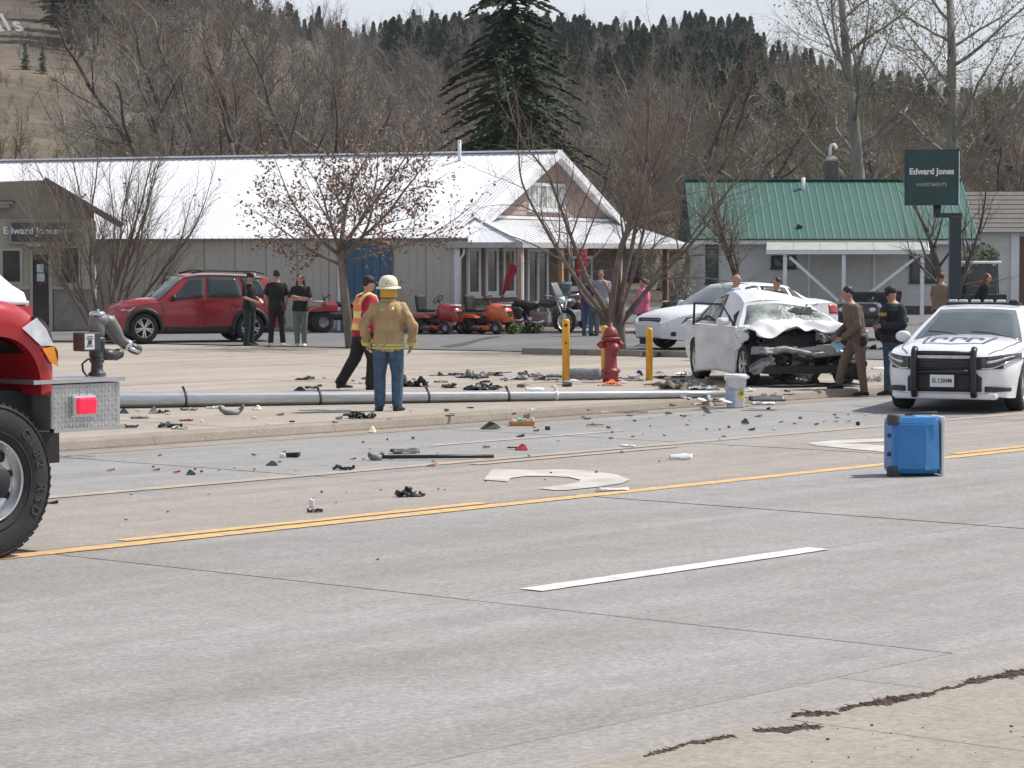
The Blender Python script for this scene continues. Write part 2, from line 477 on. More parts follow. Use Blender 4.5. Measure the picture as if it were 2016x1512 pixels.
# parking apron beyond the kerb: concrete slabs up to the asphalt by the buildings
LOTB = [(-40, 84), (-5.2, 62.4), (3.5, 57.0), (30, 40.5)]
lot = struct(sheet('parking_lot', [road(-45, 8.42), road(150, 8.42), (150, 120), (-90, 120)], LOT - .03, M_LOT))
random.seed(9)
lot_me = {}
cell = 4.6
def asph_side(x, y):
    a, b = Vector((-5.2, 62.4)), Vector((3.5, 57.0)); d = b - a; q = Vector((x, y)) - a
    return d.x * q.y - d.y * q.x            # > 0 lies beyond the asphalt edge
for i in range(-9, 16):
    for j in range(0, 9):
        c = road(cell * (i + .5), 8.425 + cell * (j + .5), LOT - .005 + random.uniform(-.002, .002))
        if asph_side(c.x, c.y) > 40: continue
        if 's' not in lot_me:
            mb = MB().box((0, 0, -.015), (cell - .012, cell - .012, .04)); lot_me['s'] = mb.mesh('lot_slab', M_LOT)
        link('lot_slab', lot_me['s'], lot, c, ROAD_RZ)
asphalt = struct(sheet('asphalt_strip', [(-60, 96.4), (-5.2, 62.4), (3.5, 57.0), (40, 34.3), (90, 90), (90, 112), (-60, 112)], LOT + .022, M_ASPH))
# dark tar patch line and the low kerb along the asphalt
M_TAR = mat('tar_seal', (.045, .045, .047), .7, scale=5)
tp = [gnd(x, y, LOT + .027) for x, y in [(866, 681), (905, 676), (955, 664), (985, 661), (985, 663), (950, 669), (912, 681), (880, 684)]]
MB().poly3(tp).build('tar_seal', M_TAR, asphalt)
kr = struct(link('low_kerb', None))
a0, a1 = gnd(1030, 697, LOT), gnd(1420, 705, LOT)
for k in range(3):
    p, q = a0.lerp(a1, k / 3 + .002), a0.lerp(a1, (k + 1) / 3 - .002)
    MB().bar(p + Vector((0, 0, .05)), q + Vector((0, 0, .05)), .16, .16).build('kerb_stone', M_KERB, kr)
a0, a1 = gnd(640, 657, LOT), gnd(1110, 655, LOT)
kr2 = struct(link('porch_slab', None))
for k in range(4):
    p, q = gnd(1020, 657, LOT).lerp(gnd(1345, 659, LOT), k / 4 + .002), gnd(1020, 657, LOT).lerp(gnd(1345, 659, LOT), (k + 1) / 4 - .002)
    MB().bar(p + Vector((0, 1.6, .045)), q + Vector((0, 1.6, .045)), 3.2, .1).build('porch_stone', M_KERB, kr2)

# grass verge and soil beyond, hills
M_HILL = bpy.data.materials.new('hill_soil'); M_HILL.use_nodes = True
def hill_nodes(m):
    n, l = m.node_tree.nodes, m.node_tree.links; b = n['Principled BSDF']; b.inputs['Roughness'].default_value = .95
    g = n.new('ShaderNodeNewGeometry')
    def nz(s, d):
        t = n.new('ShaderNodeTexNoise'); t.inputs['Scale'].default_value = s; t.inputs['Detail'].default_value = d; l.new(g.outputs['Position'], t.inputs['Vector']); return t.outputs['Fac']
    r = n.new('ShaderNodeValToRGB'); e = r.color_ramp.elements
    e[0].position = .30; e[0].color = (.060, .048, .035, 1); e[1].position = .72; e[1].color = (.175, .142, .098, 1)
    x = e.new(.52); x.color = (.120, .097, .067, 1)
    l.new(nz(.045, 8), r.inputs['Fac'])
    r2 = n.new('ShaderNodeValToRGB'); e = r2.color_ramp.elements
    e[0].position = .32; e[0].color = (.55, .56, .52, 1); e[1].position = .66; e[1].color = (1.12, 1.1, 1.06, 1)
    l.new(nz(.55, 10), r2.inputs['Fac'])
    mx = n.new('ShaderNodeMix'); mx.data_type = 'RGBA'; mx.blend_type = 'MULTIPLY'; mx.inputs['Factor'].default_value = 1
    l.new(r.outputs['Color'], mx.inputs['A']); l.new(r2.outputs['Color'], mx.inputs['B']); l.new(mx.outputs['Result'], b.inputs['Base Color'])
hill_nodes(M_HILL)
RIDGE = [(-900, -130), (-300, -110), (0, -70), (200, -20), (380, 30), (560, 88), (700, 118), (850, 124), (1000, 122), (1120, 128), (1250, 132), (1400, 124), (1520, 140), (1620, 178), (1750, 218), (1880, 236), (2016, 248), (2500, 265), (3200, 285)]
def ridge_px(px):
    if px <= RIDGE[0][0]: return RIDGE[0][1]
    for (a, b), (c, d) in zip(RIDGE, RIDGE[1:]):
        if px <= c: return b + (d - b) * sstep(0, 1, (px - a) / (c - a))
    return RIDGE[-1][1]
def ridge_dist(px): return lerp(330, 620, sstep(100, 700, px))
def hill_z(X, Y):
    px = 1008 + FPX * X / max(Y, 1)
    R = ridge_dist(px); top = CAMH + (HORIZON - ridge_px(px)) / FPX * R
    t = (Y - 112) / (R - 112)
    if t <= 0: return 0.08
    if t < 1:
        s = .35 * t + .65 * t * t * (3 - 2 * t)
        s = lerp(s, t ** 1.15, sstep(300, 0, px))
        return .08 + (top - .08) * s + noise.fractal(Vector((X * .02, Y * .02, 0)), 1.0, 2.0, 4) * 2.2 * sstep(0, .25, t) * sstep(1.02, .8, t)
    return top - (Y - R) * .05
HMB = MB()
ys = [100, 112, 120, 130, 140, 152, 165, 180, 196, 214, 234, 256, 280, 306, 334, 364, 396, 430, 466, 504, 544, 586, 620, 660, 720, 900]
NA = 130
for j, Y in enumerate(ys):
    for i in range(NA + 1):
        px = lerp(-1300, 3300, i / NA); X = (px - 1008) / FPX * Y
        HMB.v.append((X, Y, hill_z(X, Y)))
for j in range(len(ys) - 1):
    for i in range(NA):
        a = j * (NA + 1) + i; HMB.f.append((a, a + 1, a + NA + 2, a + NA + 1)); HMB.m.append(0); HMB.s.append(True)
hill = struct(HMB.build('hill', M_HILL))
gm = MB().poly3([(-900, -100, -.08), (900, -100, -.08), (900, 900, -.08), (-900, 900, -.08)])
struct(gm.build('ground', M_HILL))
def hill_pt(px, Y):
    X = (px - 1008) / FPX * Y; return Vector((X, Y, hill_z(X, Y)))
def hill_at(px, py):
    """point of the hillside seen at a photo pixel"""
    lo = 112.0
    while lo < 640:
        p = hill_pt(px, lo); q = at(px, py, lo)
        if q.z <= p.z: break
        lo += 1.0
    return hill_pt(px, lo)
# ------------------------------------------------------------------ buildings
M_WROOF = mat('white_metal_roofing', (.70, .71, .73), .6, var=.03, scale=1.3, spec=.25)
M_TANW = mat('tan_metal_cladding', (.45, .428, .37), .6, var=.07, scale=.7, dirt=.35, dirtcol=(.3, .29, .25))
M_TRIMW = mat('white_trim_paint', (.70, .71, .73), .5, var=.05, scale=5)
M_DARK = mat('dark_eave_metal', (.04, .037, .035), .6)
M_BLUE = mat('blue_steel_door', (.035, .115, .20), .45, var=.12, scale=2)
M_PINK = mat('rose_brown_siding', (.33, .24, .21), .75, var=.08, scale=3)
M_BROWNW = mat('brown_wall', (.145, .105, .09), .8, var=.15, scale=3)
M_STONE = mat('fieldstone', (.30, .24, .19), .85, var=.3, scale=9, bump=.4, bscale=20)
M_GLASS = mat('window_glass', (.035, .045, .05), .08, var=.5, scale=1.3, spec=.6)
M_WOODP = mat('weathered_post_wood', (.33, .27, .21), .8, var=.2, scale=5, stretch=(3, 3, .6))
M_ORWOOD = mat('orange_cedar_post', (.42, .235, .115), .75, var=.2, scale=5, stretch=(3, 3, .6))
M_REDWOOD = mat('dark_red_post', (.17, .075, .055), .75, var=.2, scale=5)
M_GREYF = mat('grey_fascia', (.40, .40, .40), .6, var=.06)
M_REDB = mat('red_banner_cloth', (.40, .035, .05), .8, var=.15, scale=4)
M_CONC = mat('foundation_concrete', (.33, .31, .28), .9, var=.15, scale=4)

class Wall:
    """local wall frame: x to the right along the wall as seen from outside, n outwards, z up"""
    def __init__(self, parent, o, ang):
        self.p = parent; self.o = Vector(o); self.ang = ang
        self.x = Vector((math.cos(ang), math.sin(ang), 0)); self.n = Vector((math.sin(ang), -math.cos(ang), 0))
    def pt(self, x, n, z): return self.o + self.x * x + self.n * n + Vector((0, 0, z))
    def box(self, mb, x0, x1, n0, n1, z0, z1, mi=0):
        c = self.pt((x0 + x1) / 2, (n0 + n1) / 2, (z0 + z1) / 2)
        return mb.box(c, (x1 - x0, n1 - n0, z1 - z0), self.ang, mi)
    def piece(self, name, m, x0, x1, n0, n1, z0, z1, parent=None):
        return self.box(MB(), x0, x1, n0, n1, z0, z1).build(name, m, parent or self.p)
    def window(self, x0, x1, z0, z1, m=None, fw=.07, glass=None, mull=0, rail=0, name='window'):
        m = m or M_TRIMW; mb = MB()
        for a in ((x0, x0 + fw, z0, z1), (x1 - fw, x1, z0, z1), (x0 + fw, x1 - fw, z0, z0 + fw), (x0 + fw, x1 - fw, z1 - fw, z1)):
            self.box(mb, a[0], a[1], 0.004, .06, a[2], a[3])
        for k in range(mull):
            xm = lerp(x0, x1, (k + 1) / (mull + 1)); self.box(mb, xm - .02, xm + .02, .004, .05, z0 + fw, z1 - fw)
        if rail:
            zm = (z0 + z1) / 2; self.box(mb, x0 + fw, x1 - fw, .004, .046, zm - .02, zm + .02)
        w = mb.build(name, m, self.p)
        self.piece('pane', glass or M_GLASS, x0 + fw * .8, x1 - fw * .8, .002, .024, z0 + fw * .8, z1 - fw * .8, w)
        self.piece('sill', m, x0 - .04, x1 + .04, .002, .09, z0 - .05, z0 - .004, w)
        return w
    def boards(self, m, z0, z1, pitch, clip, name='siding_board', t=.022):
        k = int(math.ceil((z1 - z0) / pitch))
        for i in range(k):
            a = z0 + i * pitch; b = min(a + pitch - .004, z1)
            xa0, xa1 = clip(a); xb0, xb1 = clip(b)
            if xa1 - xa0 < .05: continue
            if xb1 - xb0 < .02: xb0 = xb1 = (xb0 + xb1) / 2
            P = [self.pt(xa0, 0, a), self.pt(xa1, 0, a), self.pt(xb1, 0, b), self.pt(xb0, 0, b),
                 self.pt(xa0, t, a), self.pt(xa1, t, a), self.pt(xb1, .006, b), self.pt(xb0, .006, b)]
            MB().add(P, [(0, 3, 2, 1), (4, 5, 6, 7), (0, 1, 5, 4), (1, 2, 6, 5), (2, 3, 7, 6), (3, 0, 4, 7)]).build(name, m, self.p)

def ribbed_panel(W, L, rib, h, m, t=.01, name='roof_panel'):
    """sheet W wide (x) and L long (y) with raised ribs"""
    prof = []; k = max(1, int(round(W / rib)))
    for i in range(k):
        x = i * W / k; r = W / k
        prof += [(x, 0), (x + r * .74, 0), (x + r * .80, h), (x + r * .94, h)]
    prof.append((W, 0))
    mb = MB(); n = len(prof)
    vs = [(x, 0, z) for x, z in prof] + [(x, L, z) for x, z in prof] + [(0, 0, -t), (W, 0, -t), (0, L, -t), (W, L, -t)]
    fs = [(i, i + 1, n + i + 1, n + i) for i in range(n - 1)]
    fs += [tuple([2 * n] + [2 * n + 1] + [n - 1 - i for i in range(n)]), (2 * n, 2 * n + 2, 2 * n + 3, 2 * n + 1)]
    return mb.add(vs, fs).mesh(name, m)
def place_on(parent, name, me, o, ex, ey):
    ex = Vector(ex).normalized(); ey = Vector(ey).normalized(); ez = ex.cross(ey).normalized()
    ob = bpy.data.objects.new(name, me); COL.objects.link(ob); ob.parent = parent
    M = Matrix((ex, ey, ez)).transposed().to_4x4(); M.translation = Vector(o); ob.matrix_basis = M
    return ob

# --- long shop with the white metal roof; local x leaves the gable, local y runs along it
BL = Vector((-1.43, 74.0, LOT)); B_RZ = math.radians(-24)
shop = thing('shop_building', 'long tan metal shop with white ribbed roof, rose gable and porch', 'building', BL, B_RZ)
BW, BE, BR, BLEN = 12.3, 2.64, 5.08, 25.0
wl_long = Wall(shop, (-BLEN, 0, 0), 0.0)           # faces -y
pan = ribbed_panel(.98, BE - .02, .245, .018, M_TANW, .012, 'wall_panel')
nP = 25
DOOR0, DOOR1 = BLEN - 3.62, BLEN - 2.02
for k in range(nP):
    x0 = -BLEN + k * 1.0
    place_on(shop, 'wall_panel', pan, (x0 + .005, -.012, .01), (1, 0, 0), (0, 0, 1))
MB().box((-BLEN / 2, BW / 2, BE / 2), (BLEN - .02, BW - .02, BE)).build('wall', M_TANW, shop)
wl_long.piece('foundation', M_CONC, 0, BLEN, .0, .05, -.05, .10)
wl_long.piece('corner_trim', M_TRIMW, BLEN - .13, BLEN + .03, .032, .06, .0, BE + .02)
wl_long.piece('eave_trim', M_DARK, 0, BLEN, .03, .16, BE - .075, BE + .0)
dr = wl_long.piece('sliding_door', M_BLUE, DOOR0, DOOR1, .036, .075, .02, BE - .10)
for k in range(6):
    xx = lerp(DOOR0, DOOR1, (k + .5) / 6); wl_long.piece('door_rib', M_BLUE, xx - .03, xx + .03, .078, .094, .03, BE - .11, dr)
wl_long.piece('door_jamb', M_TRIMW, DOOR0 - .09, DOOR0 - .004, .036, .075, .02, BE - .10)
# roof
half = BW / 2; OV = .28
sl = math.atan2(BR - BE, half); RL = (half + OV) / math.cos(sl)
rp = ribbed_panel(.97, RL, .24, .013, M_WROOF, .02)
for k in range(27):
    x0 = -BLEN - .35 + k * .975
    if x0 + .97 > .36: x0 = .36 - .97
    place_on(shop, 'roof_panel', rp, (x0, -OV, BE - OV * math.tan(sl) + .06), (1, 0, 0), (0, math.cos(sl), math.sin(sl)))
    place_on(shop, 'roof_panel', rp, (x0 + .97, BW + OV, BE - OV * math.tan(sl) + .06), (-1, 0, 0), (0, -math.cos(sl), math.sin(sl)))
mb = MB().bar((-BLEN - .35, half, BR + .09), (.37, half, BR + .09), .34, .05)
mb.build('ridge_cap', M_WROOF, shop)
for s in (0, 1):
    ya, yb = (-OV, half) if s == 0 else (BW + OV, half)
    MB().bar((.375, ya, BE - OV * math.tan(sl) - .0), (.375, yb, BR - .0), .04, .22).build('rake_trim', M_WROOF, shop)
MB().tube([(-2.6, half - .6, BR - .4), (-2.6, half - .6, BR + .42)], .055, 10).build('vent_pipe', M_TRIMW, shop)
# gable wall: faces +x
wg = Wall(shop, (0, 0, 0), math.pi / 2)
def gclip(z):
    t = clamp((z - BE) / (BR - BE)); return (half * t * .985 + .02, BW - half * t * .985 - .02)
mbg = MB(); mbg.add([(-.01, 0, BE - .2), (-.01, BW, BE - .2), (-.01, half, BR)], [(0, 1, 2)])
mbg.build('gable_wall', M_PINK, shop)
wg.boards(M_PINK, 3.12, BR - .05, .145, gclip)
wgd = wg
wgd.window(half - 1.55, half + 1.15, 3.42, 4.22, M_TRIMW, .09, mat('gable_glass', (.34, .37, .36), .25, var=.5, scale=3, col2=(.6, .62, .58)), mull=3)
# lower front under the porch
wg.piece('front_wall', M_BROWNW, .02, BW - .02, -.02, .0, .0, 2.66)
mbs = MB(); random.seed(3)
stone_me = [MB().cbox((0, 0, 0), (.26, .05, .13), .02).jitter(.03, 9, s).mesh('stone', M_STONE) for s in range(4)]
for r in range(5):
    for q in range(14):
        p = wg.pt(.22 + q * .275 + (r % 2) * .13, .015, .11 + r * .142)
        if q * .275 > 3.6: continue
        link('stone', stone_me[(r * 3 + q) % 4], shop, p, math.pi / 2)
for q, (a, b) in enumerate(((.42, 1.28), (1.62, 2.48), (2.82, 3.68))):
    wg.window(a, b, .98, 2.36, M_TRIMW, .13)
# double front door
dmb = MB()
for a in (4.55, 5.25, 5.95):
    wg.box(dmb, a - .06, a + .06, .0, .07, .1, 2.2)
wg.box(dmb, 4.49, 6.01, 0, .07, 2.2, 2.34)
fd = dmb.build('front_door', M_TRIMW, shop)
for a, b in ((4.62, 5.18), (5.32, 5.88)):
    wg.piece('pane', M_GLASS, a, b, .004, .03, .35, 2.18, fd); wg.piece('door_panel', M_TRIMW, a, b, .004, .045, .1, .34, fd)
wg.window(7.6, 9.4, 1.1, 2.1, M_TRIMW, .09, mull=1)
# porch: hipped white roof, fascia, posts
PD, PE, PT = 1.95, 2.46, 3.14
def rquad(pts, name, m, t=.03):
    b = MB().poly3([Vector(p) for p in pts]).build(name, m, shop); solidify(b, t); return b
A, B_, C_, D_ = Vector((-.42, -.22, PE)), Vector((PD, -.22, PE)), Vector((PD, BW + .4, PE)), Vector((.02, BW + .4, PE))
T0, T1 = Vector((.02, 1.05, PT)), Vector((.02, BW - .6, PT))
def strip_roof(name, e0, e1, t0, t1, n, m, rib=.02):
    """roof slope split into ribbed strips between eave e0-e1 and top t0-t1"""
    nrm = (e1 - e0).cross(t0 - e0).normalized()
    if nrm.z < 0: nrm = -nrm
    for k in range(n):
        a, b = k / n, (k + .90) / n; c = (k + 1) / n
        q = [e0.lerp(e1, a), e0.lerp(e1, b), t0.lerp(t1, b), t0.lerp(t1, a)]
        mb = MB()
        mb.add(q + [p - nrm * .03 for p in q], [(0, 1, 2, 3), (7, 6, 5, 4), (0, 4, 5, 1), (1, 5, 6, 2), (2, 6, 7, 3), (3, 7, 4, 0)])
        q2 = [e0.lerp(e1, b), e0.lerp(e1, c), t0.lerp(t1, c), t0.lerp(t1, b)]
        up = nrm * rib
        mb.add([p + up for p in q2] + [p - nrm * .03 for p in q2], [(0, 1, 2, 3), (7, 6, 5, 4), (0, 4, 5, 1), (1, 5, 6, 2), (2, 6, 7, 3), (3, 7, 4, 0)])
        mb.build(name, m, shop, fix=True)
strip_roof('roof_panel', A, B_, T0 + Vector((-.1, -.1, .0)), T0, 10, M_WROOF, .004)
strip_roof('roof_panel', B_, C_, T0, T1, 40, M_WROOF)
strip_roof('roof_panel', C_, D_, T1, T1 + Vector((-.05, .05, 0)), 8, M_WROOF)
MB().bar(T0 + Vector((0, 0, .03)), B_ + Vector((0, 0, .03)), .12, .04).build('hip_cap', M_WROOF, shop)
MB().bar(T0 + Vector((.03, -.3, .05)), T1 + Vector((.03, 0, .05)), .10, .08).build('flashing', M_TRIMW, shop)
MB().bar(Vector((-.3, -.2, PE - .07)), Vector((PD + .02, -.2, PE - .07)), .05, .15).build('fascia', M_GREYF, shop)
MB().bar(Vector((PD, -.22, PE - .07)), Vector((PD, BW + .4, PE - .07)), .05, .15).build('fascia', M_GREYF, shop)
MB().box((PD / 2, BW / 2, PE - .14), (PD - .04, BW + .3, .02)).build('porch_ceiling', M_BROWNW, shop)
for y, m, w in ((-.06, M_WOODP, .12), (.12, M_TRIMW, .05), (2.75, M_ORWOOD, .13), (7.2, M_WOODP, .12), (11.0, M_REDWOOD, .15)):
    MB().box((PD - .12, y, (PE - .15) / 2), (w, w, PE - .15)).build('porch_post', m, shop)
MB().tube([(.18, -.08, PE - .1), (.18, -.1, PE - .3), (.05, -.06, PE - .45), (.05, -.06, .1)], .035, 8).build('downspout', M_TRIMW, shop)

# red banner hung from the porch
bn = thing('banner', 'red cloth banner hanging under the shop porch', 'banner', (0, 0, 0))
bmb = MB(); bc = at(1145, 518, 75.6)
bmb.grid(lambda u, v: bc + Vector(((u - .5) * .30, .03 * math.sin(u * 7 + v * 3), (.5 - v) * .78)), 6, 10)
solidify(bmb.build('cloth', M_REDB, bn), .006)
for i, zz in enumerate((.27, .02, -.2)):
    MB().box(bc + Vector((0, -.045, zz)), (.22, .004, .05)).build('pale_stripe', mat('banner_print', (.5, .22, .22), .8), bn)
MB().tube([bc + Vector((-.18, 0, .4)), bc + Vector((.18, 0, .4))], .012, 6).build('rod', M_WOODP, bn)
MB().tube([bc + Vector((0, 0, .4)), bc + Vector((0, 0, .62))], .006, 5).build('cord', M_DARK, bn)
# flag leaning in the storefront window
fl = thing('flag', 'furled red and white flag leaning beside the shop windows', 'flag', (0, 0, 0))
f0, f1 = at(986, 590, 73.5), at(1002, 510, 73.5)
MB().tube([f0, f1], .014, 6).build('pole', M_WOODP, fl)
fmb = MB(); fmb.grid(lambda u, v: f0.lerp(f1, .12 + .85 * v) + Vector((u * (.05 + .22 * v), .03 * math.sin(9 * u + 4 * v), -u * .22 * v)), 8, 8)
solidify(fmb.build('cloth', mat('flag_cloth', (.36, .03, .04), .8, var=.1), fl), .005)

# --- green roofed white clapboard house
M_GREEN = mat('green_metal_roofing', (.022, .105, .082), .5, var=.14, scale=1.2, dirt=.3, dirtcol=(.05, .13, .11))
M_WSID = mat('white_clapboard', (.56, .57, .55), .75, var=.07, scale=2)
M_GTRIM = mat('dark_green_trim', (.03, .055, .045), .6)
HY = 97.0
hs = FPX / HY
hx0, hx1 = (1384 - 1008) / hs, (1872 - 1008) / hs
house = thing('green_roofed_house', 'white clapboard house with green metal roof behind the crashed car', 'house', (hx0, HY, LOT), 0)
HW, HE, HR, HD = hx1 - hx0, 2.86, 4.86, 7.0
MB().box((HW / 2, HD / 2, HE / 2), (HW - .02, HD - .02, HE)).build('wall', M_WSID, house)
hw = Wall(house, (0, 0, 0), 0.0)
hw.boards(M_WSID, .32, HE, .205, lambda z: (0, HW))
hw.piece('foundation', mat('dark_foundation', (.10, .09, .085), .9), 0, HW, 0, .03, 0, .32)
whr = Wall(house, (HW, 0, 0), math.pi / 2); whr.boards(M_WSID, .32, HE, .205, lambda z: (0, HD))
whl = Wall(house, (0, HD, 0), -math.pi / 2); whl.boards(M_WSID, .32, HE, .205, lambda z: (0, HD))
for xx in (0, HW):
    MB().add([(xx, 0, HE), (xx, HD, HE), (xx, HD / 2, HR)], [(0, 1, 2)]).build('gable_wall', M_WSID, house)
sl2 = math.atan2(HR - HE, HD / 2); RL2 = (HD / 2 + .45) / math.cos(sl2)
gp = ribbed_panel(.60, RL2, .30, .010, M_GREEN, .02)
k = 0; x = -.45
while x < HW + .4:
    place_on(house, 'roof_panel', gp, (x, -.45, HE - .45 * math.tan(sl2) + .05), (1, 0, 0), (0, math.cos(sl2), math.sin(sl2)))
    place_on(house, 'roof_panel', gp, (x + .6, HD + .45, HE - .45 * math.tan(sl2) + .05), (-1, 0, 0), (0, -math.cos(sl2), math.sin(sl2)))
    x += .602
MB().bar((-.45, HD / 2, HR + .06), (x, HD / 2, HR + .06), .3, .05).build('ridge_cap', M_GREEN, house)
MB().bar((-.45, -.46, HE - .28), (x, -.46, HE - .28), .04, .13).build('fascia', M_TRIMW, house)
MB().bar((-.45, -.49, HE - .17), (x, -.49, HE - .17), .07, .05).build('gutter', M_DARK, house)
def hx(px): return (px - 1008) / hs - hx0
def hz(py): return CAMH + (HORIZON - py) / hs - LOT
hw.window(hx(1388), hx(1414), hz(558), hz(478), M_GTRIM, .09, rail=1)
hw.window(hx(1517), hx(1566), hz(528), hz(503), M_GTRIM, .08, mull=1)
hw.window(hx(1790), hx(1842), hz(556), hz(486), M_GTRIM, .09, mull=1)
# lean-to
px0, px1 = (1512 - 1008) / 56.4 - hx0, (1822 - 1008) / 56.4 - hx0
LR = mat('grey_green_rolled_roofing', (.33, .35, .32), .8, var=.1, scale=2)
for k in range(6):
    a, b = lerp(px0 - .08, px1 + .08, k / 6), lerp(px0 - .08, px1 + .08, (k + 1) / 6 - .002)
    mb = MB(); q = [Vector((a, -2.45, 2.26)), Vector((b, -2.45, 2.26)), Vector((b + .25, .0, 2.62)), Vector((a + .25, .0, 2.62))]
    mb.add([p + Vector((0, 0, .05)) for p in q] + q, [(0, 1, 2, 3), (7, 6, 5, 4), (0, 4, 5, 1), (1, 5, 6, 2), (2, 6, 7, 3), (3, 7, 4, 0)])
    mb.build('porch_roof_sheet', LR, house)
MB().bar((px0 - .1, -2.47, 2.22), (px1 + .1, -2.47, 2.22), .04, .12).build('porch_fascia', M_TRIMW, house)
MB().bar((px1 + .1, -2.45, 2.24), (px1 + .42, -.03, 2.62), .05, .12).build('porch_fascia', M_TRIMW, house)
for p in (1543, 1658, 1812):
    xx = (p - 1008) / 56.2 - hx0
    MB().box((xx, -2.3, 1.08), (.13, .13, 2.16)).build('porch_post', M_TRIMW, house)
for (a, za), (b, zb) in (((1552, 506), (1648, 592)), ((1806, 502), (1690, 592))):
    MB().bar(((a - 1008) / 56.2 - hx0, -2.3, CAMH + (505 - za) / 56.2 - LOT), ((b - 1008) / 56.2 - hx0, -2.3, CAMH + (505 - zb) / 56.2 - LOT), .06, .10).build('brace', M_TRIMW, house)
for p in (1592, 1720):
    xx = hx(p); hw.piece('batten', M_TRIMW, xx - .05, xx + .05, .024, .05, .32, HE - .3)
# chimney with hooked pipe, vent pipe
chm = MB().box(((1628 - 1008) / 52.4 - hx0, HD / 2 + .3, HR + .15), (.46, .46, 1.2)).build('chimney', mat('chimney_block', (.11, .095, .085), .9, var=.2, scale=7), house)
cx = (1628 - 1008) / 52.4 - hx0
MB().lathe([(.30, 0), (.30, .07), (.20, .16), (.10, .2)], 4, (cx, HD / 2 + .3, HR + .75), Matrix.Rotation(math.pi / 4, 3, 'Z'), smooth=False).build('chimney_cap', M_CONC, chm)
MB().tube([(cx - .04, HD / 2 + .3, HR + .9), (cx - .04, HD / 2 + .3, HR + 1.22), (cx, HD / 2 + .3, HR + 1.34), (cx + .1, HD / 2 + .3, HR + 1.36), (cx + .17, HD / 2 + .3, HR + 1.26), (cx + .17, HD / 2 + .3, HR + 1.18)], .062, 10).build('hooked_pipe', M_TRIMW, chm)
vp = (1575 - 1008) / 53 - hx0
MB().tube([(vp, HD / 2 - .6, HR - .5), (vp, HD / 2 - .6, HR + .12)], .075, 10).build('vent_pipe', M_TRIMW, house)
MB().ball(((1575 - 1008) / 55 - hx0, .35, HE + .31), (.12, .1, .08)).build('roof_vent', M_DARK, house)

# --- grey roofed house at the edge of the picture
M_GROOF = mat('grey_shingle', (.125, .118, .11), .9, var=.2, scale=6)
hh = thing('grey_roofed_house', 'pale sided house with grey roof beside the sign post', 'house', ((1895 - 1008) / 50.0, 106, LOT), 0)
w2 = Wall(hh, (0, 0, 0), 0.0)
MB().box((5, 3.5, 1.55), (10, 7, 3.1)).build('wall', M_WSID, hh)
w2.boards(M_WSID, .2, 3.1, .28, lambda z: (0, 10))
for s in (-1, 1):
    n = 9
    for k in range(n):
        t0, t1 = k / n, (k + 1) / n + .01
        ya, yb = (-.5 + 4.0 * t0, -.5 + 4.0 * t1) if s < 0 else (7.5 - 4.0 * t0, 7.5 - 4.0 * t1)
        za, zb = 3.0 + 1.7 * t0, 3.0 + 1.7 * t1
        MB().add([(-.5, ya, za + .03), (10.5, ya, za + .03), (10.5, yb, zb), (-.5, yb, zb), (-.5, ya, za), (10.5, ya, za), (10.5, yb, zb - .03), (-.5, yb, zb - .03)],
                 [(0, 1, 2, 3), (7, 6, 5, 4), (0, 4, 5, 1), (1, 5, 6, 2), (2, 6, 7, 3), (3, 7, 4, 0)]).build('shingle_course', M_GROOF, hh, fix=True)
for xx in (0, 10): MB().add([(xx, 0, 3.1), (xx, 7, 3.1), (xx, 3.5, 4.6)], [(0, 1, 2)]).build('gable_wall', M_WSID, hh)
w2.window(.45, 1.1, 1.3, 2.4, M_TRIMW, .07)
w2.piece('door_frame', M_TRIMW, 1.72, 2.05, .026, .08, .1, 3.0); w2.piece('door', mat('brown_door', (.12, .07, .055), .6), 2.06, 2.35, .026, .06, .1, 2.85); w2.piece('door_frame', M_TRIMW, 2.36, 2.9, .026, .08, .1, 3.0)

# --- office at the left
M_CREAM = mat('cream_siding', (.37, .34, .275), .75, var=.07, scale=2)
M_SHING = mat('dark_brown_shingle', (.115, .10, .09), .9, var=.25, scale=7)
M_SOFF = mat('tan_soffit', (.235, .21, .168), .8, var=.1)
OC = Vector(((187 - 1008) / (FPX / 75.0), 75.0, LOT)); O_RZ = math.radians(8)
off = thing('office_building', 'cream sided office with dark gable roof and lettered fascia sign', 'building', OC, O_RZ)
OWD, OE, ODp = 9.0, 3.08, 2.5
MB().box((-OWD / 2, ODp / 2, OE / 2), (OWD - .02, ODp - .02, OE)).build('wall', M_CREAM, off)
ow = Wall(off, (-OWD, 0, 0), 0.0)
ow.boards(M_CREAM, 1.28, OE + .02, .16, lambda z: (0, OWD))
wor = Wall(off, (0, 0, 0), math.pi / 2); wor.boards(M_CREAM, .1, OE, .16, lambda z: (0, ODp))
def ox(px): return OWD + (px - 187) / (FPX / 75.0) * 1.0
def oz(py): return CAMH + (HORIZON - py) / (FPX / 75.0) - LOT
MB().add([(-5.2, -.004, OE), (.0, -.004, OE), (.0, -.004, OE + .30), (-1.35, -.004, OE + 1.10), (-2.4, -.004, OE + 1.06)], [(0, 1, 2, 3, 4)]).build('gable_wall', M_SOFF, off)
def oroof(name, q, m, t=.06):
    q = [Vector(p) for p in q]; MB().add(q + [p - Vector((0, 0, t)) for p in q], [(0, 1, 2, 3), (7, 6, 5, 4), (0, 4, 5, 1), (1, 5, 6, 2), (2, 6, 7, 3), (3, 7, 4, 0)]).build(name, m, off, fix=True)
n = 10
